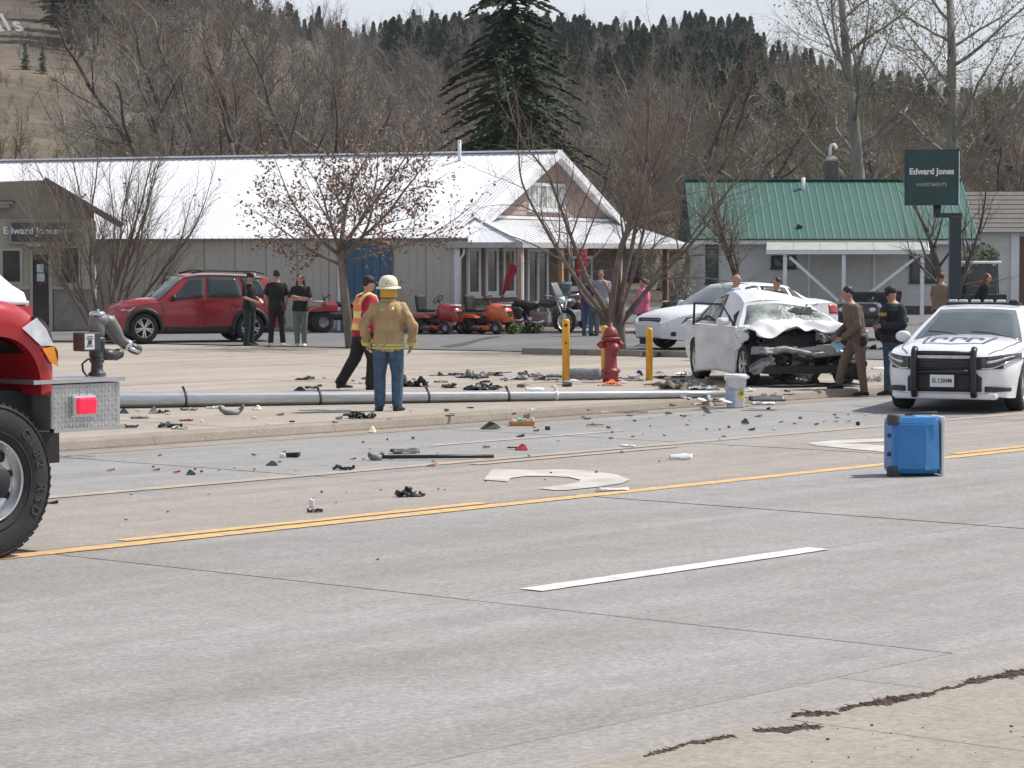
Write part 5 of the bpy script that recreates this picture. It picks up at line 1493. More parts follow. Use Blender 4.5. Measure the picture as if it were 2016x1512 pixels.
# hood lettering: two hollow bracketed emblems in dark blue outline
def hood_z(x, y): 
    w = C3.half(x) * .965; t = 1 - abs(y) / w; zb, zd = C3.belt(x), C3.deck(x); return zb + (zd - zb) * (1 - (1 - t) ** 3) + .006
M_NAVY = mat('dark_blue_vinyl', (.07, .09, .16), .4)
def hood_strip(pts, w, name='hood_stripe', m=M_NAVY, parent=None):
    mb = MB()
    for (x0, y0), (x1, y1) in zip(pts, pts[1:]):
        d = Vector((x1 - x0, y1 - y0)); L_ = d.length; d.normalize(); nrm = Vector((-d.y, d.x)) * w / 2; k = max(1, int(L_ / .06))
        for i in range(k):
            a, b = i / k, (i + 1) / k
            q = []
            for tt, sg in ((a, -1), (b, -1), (b, 1), (a, 1)):
                X, Y_ = lerp(x0, x1, tt) + nrm.x * sg, lerp(y0, y1, tt) + nrm.y * sg; q.append(Vector((X, Y_, hood_z(X, Y_))))
            mb.poly3(q)
    return mb.build(name, m, parent or pol)
hood_strip([(1.32, -.48), (1.98, -.44), (2.10, -.02), (1.98, .42), (1.32, .50)], .035)
hood_strip([(1.32, -.48), (1.30, .50)], .02)
for s in (1, -1): hood_strip([(1.02, s * .80), (1.6, s * .79), (2.1, s * .72), (2.36, s * .58)], .012, 'hood_seam', M_BLKP)
for y0, y1 in ((.62, .05), (-.02, -.58)): MB().tube([(1.10, y0, 1.035), (1.02, (y0 + y1) / 2, 1.085), (.98, y1, 1.10)], .010, 5).build('wiper', M_BLKP, pol)
for y0 in (-.34, -.06, .18):
    hood_strip([(1.90, y0), (1.55, y0), (1.55, y0 + .16), (1.72, y0 + .16)], .06)

# ------------------------------------------------------------------ crashed white car
WRK = dict(L=4.70, W=1.86, R=.335, axles=(1.42, -1.35), archk=1.14,
    sill=[(-2.35, .40), (-2.0, .32), (-1, .25), (1, .25), (1.9, .26), (2.35, .30)],
    plan=[(-2.35, .74), (-2.2, .84), (-1.8, .905), (-1, .925), (.6, .925), (1.4, .92), (1.9, .93), (2.35, .92)],
    belt=[(-2.35, .88), (-2.1, .98), (-1.2, .97), (.4, .93), (1.0, .91), (1.5, .90), (2.35, .82)],
    deck=[(-2.35, .94), (-2.1, 1.06), (-1.7, 1.08), (.6, .97), (1.0, 1.0), (1.5, .98), (2.35, .9)],
    roof=[(-1.7, 1.18), (-1.2, 1.34), (-.6, 1.45), (-.1, 1.45), (.25, 1.40), (.5, 1.32)], rw=.59, A=(1.06, .46), C=(-1.95, -1.1), tuck=.05, crease=.014)
wr_h = Vector((.22, -.975, 0)).normalized()
wrt = Vector((wr_h.y, -wr_h.x, 0))
wfront = gnd(1584, 760, LOT)
wr_c = wfront - wr_h * 1.75
wreck = thing('crashed_car', 'wrecked white car with crushed front and torn open door', 'car', (wr_c.x, wr_c.y, LOT + .0), heading(wr_h))
M_WHW = mat('scuffed_white_paint', (.70, .70, .71), .35, var=.06, scale=3, coat=.2, dirt=.35, dirtcol=(.36, .34, .32))
C4 = Car(wreck, WRK)
body = C4.hull('body', M_WHW, skip=lambda x, j: x > 1.22 or (-.12 < x < 1.0 and 0 < j < 8 and False))
for v in body.data.vertices:
    k = sstep(.4, 1.4, v.co.x) * .11 + .015
    v.co += noise.noise_vector(v.co * 3.1) * k
C4.wells()
C4.cabin(M_WHW, M_CGL, [(-.18, -1.08, -.20, -1.0), (-1.16, -1.7, -1.08, -1.42)])
for ch in wreck.children:
    if ch.name.split('.')[0] in ('roof', 'cabin_side', 'screen_frame', 'windshield', 'side_window', 'rear_window'):
        for v in ch.data.vertices:
            q = v.co.copy(); bulge = .08 * math.exp(-((q.x - .0) / .55) ** 2) * sstep(1.12, 1.4, q.z) * (1 - .5 * sstep(-.2, .7, q.y))
            v.co += noise.noise_vector(q * 2.3) * .035 + Vector((.05 * sstep(1.1, 1.4, q.z), -.05 * sstep(1.1, 1.4, q.z), bulge - .10 * sstep(-.1, .8, q.y) * sstep(1.05, 1.4, q.z)))
        if ch.name.startswith('windshield'): ch.data.materials[0] = mat('shattered_windscreen', (.10, .125, .12), .22, var=.7, scale=3.5, col2=(.42, .47, .44), bump=.7, bscale=22)
# near-black patch painting the cabin shade behind a torn hole in the windscreen on the driver's side and hanging rags of glass
for (u, v, s) in ((.55, .30, .13), (.33, .36, .17), (.10, -.38, .05)): 
    pass
hole = MB(); r = random.Random(8)
ring = []
for k in range(14):
    a = 6.283 * k / 14; rr = r.uniform(.10, .24); ring.append(Vector((.70 + .40 * rr * math.cos(a) * 1.0, .30 + rr * 1.5 * math.sin(a), 1.13 - .40 * rr * math.cos(a) * .75)))
hole.poly3(ring); 
ho = hole.build('torn_hole_shade', mat('painted_cabin_shade', (.012, .013, .014), .8), wreck); ho.location = (.075, 0, .065)
rg = MB()
for k in range(9):
    c = Vector((.80 + r.uniform(-.2, .1), .35 + r.uniform(-.35, .28), 1.20 + r.uniform(-.14, .12))); 
    a = Vector((r.gauss(0, 1), r.gauss(0, 1), r.gauss(0, 1))).normalized() * .09; b = Vector((r.gauss(0, 1), r.gauss(0, 1), r.gauss(0, 1))).normalized() * .06
    rg.add([c - a, c + b, c + a * .8], [(0, 1, 2)])
gs_ = rg.build('glass_shards', mat('crazed_glass', (.45, .50, .47), .25, var=.4, scale=8), wreck); gs_['kind'] = 'stuff'; solidify(gs_, .004)
# crumpled bonnet: folded sheet pushed up and back
def bonnet(u, v):
    x = lerp(.98, 1.86, u); y = lerp(-.90, .92, v)
    fold = .035 * math.sin(u * 9.5 + 2.2 * math.sin(v * 5) + v * 3) * sstep(0, .35, u) + .06 * noise.noise(Vector((u * 6, v * 9, 1.3)))
    edge = -.05 * sstep(.78, 1.0, u) * (.6 + .4 * math.sin(v * 11)) - .10 * sstep(.35, .5, abs(v - .5)) 
    return Vector((x + .07 * math.sin(v * 7 + 1), y + .04 * math.sin(u * 8), 1.0 - .07 * u + .05 * math.sin(u * 3.1) + fold * .75 + edge))
def bonnet2(u, v):
    p = bonnet(u, v); q = Vector((u * 2.2, v * 4.2, 0)); rdg = 1 - 2 * abs(noise.noise(q + Vector((3, 1, 0)))); fine_ = noise.noise(q * 2.7)
    k = sstep(.1, .5, u) * (1.0 - .6 * sstep(.62, .8, v)); p.z += (.07 * (rdg - .6) + .010 * fine_) * k; p.x += .03 * fine_ * k; return p
mb = MB(); mb.grid(bonnet2, 26, 34, smooth=True); bo = mb.build('bonnet', mat('matte_white_paint', (.72, .72, .73), .55, var=.05, scale=3), wreck); bo.data.set_sharp_from_angle(angle=math.radians(24)); solidify(bo, .008, 0)
# torn wings
for s in (1, -1):
    mb = MB()
    def wing(u, v):
        x = lerp(.95, 1.62 if s > 0 else 1.50, u); z = lerp(.56 + .12 * u, .95 - .08 * u, v)
        return Vector((x, s * (.925 + .07 * math.sin(u * 9 + v * 4) + .05 * noise.noise(Vector((u * 7, v * 7, s)))), z - .04 * math.sin(u * 6)))
    mb.grid(wing, 14, 10); o = mb.build('wing', M_WHW, wreck); solidify(o, .010, 0)
    for pgn in o.data.polygons: pgn.use_smooth = False
# exposed engine bay: radiator support, engine, hoses, bent beams, lamps
eb = link('engine_bay', None, wreck)
M_GRIME = mat('oily_black_metal', (.025, .025, .026), .5, metal=.3, var=.5, scale=7)
M_CASTA = mat('cast_alloy', (.33, .33, .32), .45, metal=.5, var=.35, scale=9)
r = random.Random(21)
MB().box((1.32, 0, .60), (.34, 1.62, .62)).jitter(.12, 5, 2).build('firewall', M_GRIME, eb)
rad_ = MB(); rad_.grid(lambda u, v: Vector((1.72 + .09 * math.sin(u * 5 + v * 2) + .05 * noise.noise(Vector((u * 6, v * 5, 3))), lerp(-.72, .74, u), lerp(.34, .84, v))), 22, 10)
solidify(rad_.build('radiator', mat('radiator_core', (.035, .037, .038), .6, metal=.3, var=.4, scale=30), eb), .03)
for k in range(30):
    c = Vector((1.62 + r.uniform(-.05, .22), r.uniform(-.8, .82), r.uniform(.22, .84))); s_ = (r.uniform(.06, .2), r.uniform(.08, .34), r.uniform(.05, .16))
    MB().cbox(c, s_, .02, r.uniform(-.6, .6)).jitter(.06, 7, k).build('bent_bracket', (M_GRIME, M_GRIME, M_CASTA, M_BLKP, M_STEEL)[k % 5], eb)
for k in range(13):
    a = Vector((1.72 + r.uniform(-.1, .15), r.uniform(-.85, .8), r.uniform(.3, .86))); pts = [a]
    for q in range(5): pts.append(pts[-1] + Vector((r.uniform(-.05, .09), r.uniform(-.17, .17), r.uniform(-.13, .08))))
    MB().tube(pts, r.uniform(.012, .028), 6).build('hose', (M_BLKP, M_GRIME, M_STEEL)[k % 3], eb)
MB().tube([(1.86, -.80, .56), (1.94, -.4, .60), (1.90, .1, .50), (1.96, .5, .55), (1.84, .84, .46)], [.05, .06, .055, .06, .045], 6).build('bumper_beam', M_CASTA, eb)
MB().cbox((1.88, -.60, .58), (.12, .34, .13), .03, .3).jitter(.05, 8, 1).build('headlamp_housing', M_CASTA, eb)
MB().cbox((1.92, .28, .60), (.12, .36, .12), .03, -.3).jitter(.06, 8, 3).build('headlamp_housing', M_CASTA, eb)
MB().cbox((1.88, .70, .60), (.1, .2, .1), .03, .4).jitter(.06, 8, 4).build('lamp_unit', M_LAMP, eb)
MB().cbox((1.90, -.22, .57), (.08, .09, .14), .02).build('reservoir', M_CASTA, eb)
MB().cbox((1.86, -.68, .42), (.10, .22, .16), .03).jitter(.05, 8, 5).build('reservoir', mat('grey_plastic', (.2, .2, .21), .6), eb)
for k in range(26):
    c = Vector((1.90 + r.uniform(-.12, .10), r.uniform(-.84, .86), r.uniform(.08, .62))); w_, h_ = r.uniform(.10, .42), r.uniform(.06, .20); sd = r.uniform(0, 60)
    mb = MB(); ra, rb = r.uniform(-.5, .5), r.uniform(-.6, .6)
    Rm = Matrix.Rotation(rb, 3, 'X') @ Matrix.Rotation(ra, 3, 'Z')
    mb.grid(lambda u, v: c + Rm @ Vector((.06 * noise.noise(Vector((u * 3, v * 3, sd))), (u - .5) * w_ * (1 + .4 * noise.noise(Vector((v * 3, sd, 2)))), (v - .5) * h_ * (1 + .5 * noise.noise(Vector((u * 4, sd, 5)))))), 7, 4, smooth=False)
    for q in range(len(mb.v)):
        if mb.v[q][2] < .012: mb.v[q] = (mb.v[q][0], mb.v[q][1], .012)
    solidify(mb.build('torn_panel', (M_BLKP, M_GRIME, M_BLKP, M_GRIME, M_STEEL, M_BLKP, M_CASTA)[k % 7], eb), .008, 0)
mb = MB(); mb.grid(lambda u, v: Vector((lerp(1.75, 2.2 + .1 * math.sin(u * 7), v), lerp(-.72, .82, u), .02 + .05 * abs(noise.noise(Vector((u * 7, v * 4, 2)))))), 18, 5, smooth=False); solidify(mb.build('undertray', M_BLKP, eb), .01)
# wheels: right front splayed and half hidden by the door
wheel(wreck, (1.30, -.80, .335), .335, .22, -1, .66, 5, True, M_ALU); wheel(wreck, (1.36, .80, .335), .335, .22, 1, .66, 5, True, M_ALU)
wheel(wreck, (-1.35, -.80, .335), .335, .22, -1, .66, 5, True, M_ALU); wheel(wreck, (-1.35, .80, .335), .335, .22, 1, .66, 5, True, M_ALU)
# near-black sheets on the near (right) flank paint the cabin shade inside the doorway
mb = MB(); mb.add([C4.side_pt(.98, .12, .006, -1), C4.side_pt(-.10, .12, .006, -1), C4.side_pt(-.10, 1.0, .006, -1), C4.side_pt(.98, 1.0, .006, -1)], [(0, 1, 2, 3)]); mb.build('door_opening_shade', MAT['painted_cabin_shade'], wreck)
mb = MB(); mb.add([C4.gh(.80, .06, -1, .01), C4.gh(-.08, .06, -1, .01), C4.gh(-.10, .92, -1, .01), C4.gh(.36, .92, -1, .01)], [(0, 1, 2, 3)]); mb.build('door_opening_shade', MAT['painted_cabin_shade'], wreck)
# door swung wide: hinged at the A post, sheet bent, window frame bar above it
dh = Vector((.98, -.93, 0)); da = Vector((-.93, -.36, 0)).normalized()
dn = Vector((da.y, -da.x, 0))
door = link('door', None, wreck)
def dsk(u, v):
    L_ = 1.10 * u; z = lerp(.16 + .05 * math.sin(u * 3), 0.94 + .03 * u, v)
    return dh + da * L_ + Vector((0, 0, z)) + dn * (.05 * math.sin(v * 2.7) + .05 * noise.noise(Vector((u * 3, v * 3, 4))) + .06 * math.sin(u * 7) * (1 - v) * .5)
mb = MB(); mb.grid(dsk, 20, 14); o = mb.build('door_skin', M_WHW, door); solidify(o, .05, 0)
def dp(u, z, n=0.0): return dh + da * (1.10 * u) + Vector((0, 0, z)) + dn * n
MB().tube([dp(.02, .96), dp(.30, 1.30), dp(.98, 1.31), dp(1.0, .95)], .022, 6).build('window_frame', M_BLKP, door)
MB().tube([dp(.30, .97), dp(.62, 1.10), dp(.95, 1.0)], .02, 6).build('torn_seal', M_BLKP, door)
MB().cbox(dp(.14, 1.02, .02) + Vector((0, -.12, 0)), (.16, .22, .13), .05, .3).build('mirror', M_WHW, door)
MB().cbox(dp(.75, .82, .05), (.16, .03, .03), .01, math.atan2(da.y, da.x)).build('door_handle', M_WHW, door)
# crumpled rear quarter and bits hanging
mb = MB(); mb.grid(lambda u, v: Vector((lerp(-.2, -1.0, u), -.96 - .10 * math.sin(u * 4) + .05 * noise.noise(Vector((u * 5, v * 4, 6))), lerp(.22, .36, v))), 14, 4); solidify(mb.build('sill_trim', M_BLKP, wreck), .012)
# ------------------------------------------------------------------ fire engine (only its nose stands in the picture)
FT_W = gnd(-43, 1100, 0.004)
ft_o = FT_W + DV * 1.03
eng = thing('fire_engine', 'red and white fire engine with silver bumper at the left edge', 'fire engine', (ft_o.x, ft_o.y, .005), ROAD_RZ)
M_FRED = paint('fire_engine_red', (.40, .014, .022), .22)
M_FWHT = paint('fire_engine_white', (.74, .76, .80), .22)
M_DIA = mat('aluminium_tread_plate', (.50, .50, .50), .38, metal=.75, var=.12, scale=9)
M_BLKM = mat('black_chassis', (.014, .014, .017), .6, var=.3)
TR = .57
def truck_wheel(parent, c, side):
    w = link('wheel', None, parent, c); M = Matrix.Rotation(-math.pi / 2 * side, 3, 'X'); h = .155; r = .315
    pr = [(r, -h * .8), (r + .03, -h), (TR * .80, -h * 1.06), (TR * .93, -h * 1.0), (TR * .985, -h * .88), (TR, -h * .7), (TR, h * .7), (TR * .985, h * .88), (TR * .93, h * 1.0), (TR * .80, h * 1.06), (r + .03, h), (r, h * .8)]
    ty = MB().lathe(pr, 56, (0, 0, 0), M, caps=False).build('tyre', M_RUB, w)
    tmb = MB()
    for k in range(56):
        a = 6.283 * k / 56
        for q in (-1, 1):
            p = M @ Vector((TR * 1.003 * math.cos(a), TR * 1.003 * math.sin(a), q * h * .52)); t = M @ Vector((-math.sin(a), math.cos(a), .35 * q))
            tmb.bar(p - t * .022, p + t * .022, .10, .014, up=M @ Vector((math.cos(a), math.sin(a), 0)))
    tmb.build('tread', M_RUB, w)
    # raised sidewall lettering
    for rr, rz_ in ((TR * .955, h * 1.0), (TR * .64, h * 1.035)):
        MB().tube([M @ Vector((rr * math.cos(6.283 * k / 48), rr * math.sin(6.283 * k / 48), rz_)) for k in range(49)], .006, 4, caps=False).build('sidewall_rib', M_RUB, w)
    ml = mat('worn_tyre_lettering', (.055, .055, .058), .8, var=.1)
    for k, ch in enumerate('G182 RSD'):
        if ch == ' ': continue
        a = math.radians(46 - k * 11.0)
        t = text_mb(ch, .105, .006, .001)
        # letters stand radially on the sidewall
        if side < 0:
            R_l = Matrix(((math.sin(a), math.cos(a), 0, TR * .80 * math.cos(a)), (0, 0, -1, -h * 1.075), (-math.cos(a), math.sin(a), 0, TR * .80 * math.sin(a)), (0, 0, 0, 1)))
            t.move(R_l).build('lettering', ml, w)
    rim = MB()
    rim.lathe([(r, h * .80), (r * .97, h * .95), (r * .93, h * .86), (r * .86, h * .42), (r * .80, h * .34), (r * .56, h * .36), (r * .44, h * .70), (r * .40, h * .98), (0, h * 1.0)], 40, (0, 0, 0), M, caps=False)
    rm = rim.build('rim', mat('polished_aluminium', (.62, .63, .65), .22, metal=.9, var=.1, scale=6), w)
    for k in range(10):
        a = 6.283 * k / 10 + .15
        MB().lathe([(0, 0), (.034, 0), (.034, .02), (0, .02)], 12, M @ Vector((r * .72 * math.cos(a), r * .72 * math.sin(a), h * .345)), M).build('hand_hole', M_BLKM, rm)
        MB().lathe([(.016, 0), (.016, .05), (.008, .06), (0, .06)], 8, M @ Vector((r * .50 * math.cos(a + .3), r * .50 * math.sin(a + .3), h * .50)), M).build('lug_nut', M_CHR, rm)
    MB().lathe([(r * .40, h * .9), (r * .38, h * 1.5), (r * .3, h * 1.62), (0, h * 1.64)], 20, (0, 0, 0), M, caps=False).build('hub', M_BLKM, w)
    return w
truck_wheel(eng, (0, -1.03, TR), -1); truck_wheel(eng, (0, 1.03, TR), 1)
for y in (-.95, .95): truck_wheel(eng, (-4.4, y, TR), -1 if y < 0 else 1)
# front wings: thick swept fender lofted round the wheel
for s in (-1, 1):
    N_ = 26; sec = []
    for i in range(N_ + 1):
        t = i / N_; a = lerp(math.radians(-6), math.radians(188), t)
        ro = .98 + .10 * math.sin(a) * 1.0; ri = .80
        ox_, oz_ = math.cos(a), math.sin(a)
        xo = .62 * (1 if ox_ > 0 else 1.25) * abs(ox_) ** .8 * (1 if ox_ > 0 else -1); zo = 1.28 + .60 * max(oz_, -.1) ** 1.0 if oz_ > 0 else 1.28 + .4 * oz_
        xi = .66 * .72 * (1 if ox_ > 0 else 1.3) * abs(ox_) ** .75 * (1 if ox_ > 0 else -1); zi = 1.22 + .40 * oz_ if oz_ > 0 else 1.22 + .4 * oz_
        y0, y1 = s * 1.20, s * .52
        nx, nz = ox_ * .05, .05 * max(oz_, 0)
        sec.append([Vector((xi, y0 * .985, zi)), Vector((lerp(xi, xo, .5), y0, lerp(zi, zo, .5))), Vector((xo - nx, y0 * .99, zo - .07)), Vector((xo, y0 * .95, zo)), Vector((xo + .02, lerp(y0, y1, .5), zo + .03)), Vector((xo, y1, zo + .03)), Vector((xi, y1, zi))])
    fo = MB().loft(sec, caps=True).build('fender', M_FRED, eng, fix=True); fo.data.set_sharp_from_angle(angle=math.radians(50))
    # lamp cluster wraps the front of the wing
    def lc(a0, a1, y0, y1, bul=.02):
        def f(u, v):
            a = lerp(a0, a1, v); yy = lerp(y0, y1, u); xo = .62 * abs(math.cos(a)) ** .8; zo = 1.28 + .60 * math.sin(a)
            return Vector((xo + bul * (1 - (2 * v - 1) ** 2), s * yy, zo + bul * (1 - (2 * v - 1) ** 2)))
        return f
    MB().grid(lc(math.radians(26), math.radians(52), 1.205, .72), 8, 6).build('headlight', M_LAMP, eng)
    MB().grid(lc(math.radians(12), math.radians(25.4), 1.206, .80), 8, 4).build('turn_signal', M_AMB, eng)
    # side face of the cluster
    pf = [Vector((.62 * abs(math.cos(a)) ** .8 - d, s * 1.212, 1.28 + .60 * math.sin(a) - d * .4)) for a, d in ((math.radians(26), .0), (math.radians(40), 0), (math.radians(52), .01), (math.radians(50), .16), (math.radians(30), .10))]
    MB().poly3(pf if s > 0 else pf[::-1]).build('headlight', M_LAMP, eng)
    pf = [Vector((.62 * abs(math.cos(a)) ** .8 - d, s * 1.212, 1.28 + .60 * math.sin(a) - d * .4)) for a, d in ((math.radians(10), .0), (math.radians(25), 0), (math.radians(28), .10), (math.radians(15), .06))]
    MB().poly3(pf if s > 0 else pf[::-1]).build('turn_signal', M_AMB, eng)
    mb = MB(); mb.grid(lambda u, v: Vector((lerp(-.62, .48, u), s * lerp(1.1, .5, v), 1.2 + .42 * math.sin(math.acos(clamp(lerp(-.9, .9, u), -1, 1))))), 12, 3); mb.build('wheel_well', M_BLKM, eng)
    MB().box((0, s * .62, 1.05), (1.1, .05, .9)).build('wheel_well', M_BLKM, eng)
# bonnet: red sides, white crowned top
def bon(w0, z0, w1, z1, x):
    return [Vector((x, -w0, z0)), Vector((x, -w1, z1)), Vector((x, w1, z1)), Vector((x, w0, z0))]
MB().loft([bon(.73, 1.3, .72, 1.86, -1.0), bon(.70, 1.3, .69, 1.84, 0), bon(.66, 1.3, .64, 1.82, .84)], smooth=False).build('bonnet_side', M_FRED, eng, fix=True)
rings = []
for x, w, zt in ((-1.0, .72, 2.36), (-.4, .71, 2.34), (0, .69, 2.30), (.35, .67, 2.24), (.62, .65, 2.13), (.80, .62, 1.98), (.86, .58, 1.86)):
    rg_ = [Vector((x, -w, 1.83))]
    for k in range(11):
        a = math.pi * k / 10; rg_.append(Vector((x, -w * math.cos(a) * (1.0), 1.86 + (zt - 1.86) * math.sin(a) ** .55)))
    rg_.append(Vector((x, w, 1.83))); rings.append(rg_)
MB().loft(rings).build('bonnet_top', M_FWHT, eng, fix=True)
MB().cbox((.87, 0, 1.55), (.05, 1.10, .62), .03).build('grille', M_CHR, eng)
for k in range(7): MB().box((.905, 0, 1.30 + k * .08), (.02, 1.0, .02)).build('grille_bar', M_BLKM, eng)
# cab and body behind
MB().cbox((-1.95, 0, 1.95), (1.9, 2.36, 2.0), .12).build('cab', M_FWHT, eng)
MB().cbox((-1.95, 0, 1.25), (1.94, 2.40, .80), .06).build('cab_lower', M_FRED, eng)
MB().box((-.985, 0, 2.45), (.03, 2.1, .75)).build('windshield', M_CGL, eng)
for s in (-1, 1):
    MB().box((-1.6, s * 1.185, 2.4), (.9, .02, .62)).build('side_window', M_CGL, eng)
    MB().cbox((-1.6, s * 1.205, 1.55), (1.0, .02, 1.0), .01).build('door', M_FRED, eng)
    MB().cbox((-.95, s * 1.36, 2.3), (.1, .16, .4), .04).build('mirror', M_CHR, eng)
    MB().box((-5.4, s * 1.21, 1.55), (4.6, .02, .25)).build('stripe', M_FWHT, eng)
MB().cbox((-5.5, 0, 1.75), (5.0, 2.40, 2.2), .05).build('body', M_FRED, eng)
MB().box((-2.5, 0, .75), (7.5, .9, .3)).build('chassis', M_BLKM, eng)
MB().cbox((-1.95, 0, 3.0), (.4, 1.8, .16), .05).build('light_bar', M_TAIL, eng)
# bumper extension in tread plate
bpz0, bpz1 = .90, 1.25
bp_ = link('bumper', None, eng)
MB().cbox((.905, 0, (bpz0 + bpz1) / 2), (.67, 2.36, bpz1 - bpz0), .015).build('bumper_box', M_DIA, bp_)
MB().bar((.56, -1.195, bpz0 + .01), (1.25, -1.195, bpz0 + .01), .05, .03).build('lower_flange', M_CHR, bp_)
MB().box((.83, 0, bpz1 + .022), (.88, 2.40, .03)).build('deck_plate', M_DIA, bp_)
tp_ = MB(); r = random.Random(2)
for i in range(18):
    for j in range(9):
        c = Vector((.60 + i * .035, -1.183, bpz0 + .035 + j * .036)); a = .785 if (i + j) % 2 else -.785
        tp_.bar(c - Vector((math.cos(a), 0, math.sin(a))) * .011, c + Vector((math.cos(a), 0, math.sin(a))) * .011, .006, .006, up=(0, 1, 0))
st_ = tp_.build('tread_pattern', M_DIA, bp_); st_['kind'] = 'stuff'
lmp = MB().cbox((.86, -1.19, 1.08), (.24, .05, .175), .02).build('warning_light', M_CHR, bp_)
MB().cbox((.875, -1.215, 1.085), (.185, .04, .125), .018).build('red_lens', mat('lit_red_lens', (.85, .02, .06), .25, emit=.5, var=.1, scale=12), lmp)
MB().box((.10, -.86, 1.06), (.90, .20, .30)).build('frame_rail', M_BLKM, bp_); MB().box((.10, .86, 1.06), (.90, .20, .30)).build('frame_rail', M_BLKM, bp_)
MB().tube([(-.4, -1.0, 1.32), (.45, -1.04, .98)], .05, 8).build('hose_line', M_BLKM, bp_)

# ------------------------------------------------------------------ water monitor standing on the bumper
mo = eng.matrix_basis  # placed in the engine's frame
def el(x, y, z): return ft_o + DU * x + DV * y + Vector((0, 0, z + .005))
mon = thing('water_monitor', 'grey and black remote water cannon mounted on the silver bumper', 'water cannon', el(1.13, -1.04, bpz1 + .04), ROAD_RZ); mon.scale = (.78, .80, .68)
M_MGR = mat('grey_cast_monitor', (.17, .175, .175), .5, metal=.2, var=.15, scale=8)
M_MDK = mat('charcoal_monitor', (.055, .058, .065), .45, metal=.2, var=.2, scale=8)
MB().lathe([(.085, 0), (.085, .03), (.06, .05), (.055, .14), (.07, .15), (.07, .20), (.055, .21)], 18).build('base_pipe', M_MDK, mon)
MB().lathe([(.055, .20), (.075, .21), (.075, .36), (.082, .37), (.082, .42), (.06, .44)], 18).build('swivel', M_MDK, mon)
MB().lathe([(.06, .43), (.078, .46), (.075, .60), (.05, .66)], 18).build('elbow_body', M_MGR, mon)
MB().ball((.03, 0, .62), (.10, .09, .085)).build('elbow', M_MGR, mon)
MB().lathe([(.05, 0), (.075, .0), (.08, .03), (.06, .05), (0, .055)], 16, (.01, 0, .665)).build('hand_wheel', M_CHR, mon)
MB().tube([(.01, 0, .66), (.01, 0, .74)], .018, 8).build('hand_wheel_knob', M_MGR, mon)
MB().tube([(.06, 0, .62), (.15, -.0, .60), (.22, .0, .50), (.28, .0, .40), (.36, .0, .345)], [.075, .08, .075, .062, .055], 14).build('barrel', M_MGR, mon)
MB().tube([(.35, 0, .35), (.40, 0, .325)], .066, 14).build('barrel_collar', M_CHR, mon)
MB().tube([(.40, 0, .325), (.47, 0, .29), (.53, 0, .265)], [.05, .06, .055], 14).build('nozzle', M_MDK, mon)
MB().tube([(.36, -.06, .30), (.50, -.05, .25)], .02, 8).build('nozzle_rod', M_CHR, mon)
MB().tube([(.05, 0, .24), (.25, 0, .22)], [.07, .06], 12).build('drive_motor', M_MDK, mon); MB().ball((.27, 0, .235), .06).build('motor_cap', M_MDK, mon)
bx = MB().cbox((-.16, -.04, .385), (.22, .16, .21), .015).build('control_box', M_MDK, mon)
lbp = MB().cbox((-.20, -.124, .385), (.12, .008, .17), .003).build('label_plate', mat('white_label', (.62, .62, .63), .5, var=.1, scale=20), bx)
for k, (w_, zz) in enumerate(((.07, .445), (.09, .42), (.05, .36), (.08, .34))): MB().box((-.20, -.130, zz), (w_, .003, .008)).build('label_print', M_MDK, lbp)
MB().lathe([(.02, 0), (.026, 0), (.026, .003), (.02, .003)], 12, (-.20, -.131, .385), Matrix.Rotation(math.pi / 2, 3, 'X')).build('label_print', M_MDK, lbp)
MB().tube([(-.05, -.03, .17), (-.14, -.03, .19), (-.22, -.04, .14), (-.21, -.04, .06), (-.15, -.03, .0)], .011, 6).build('cable', M_BLKM, mon)
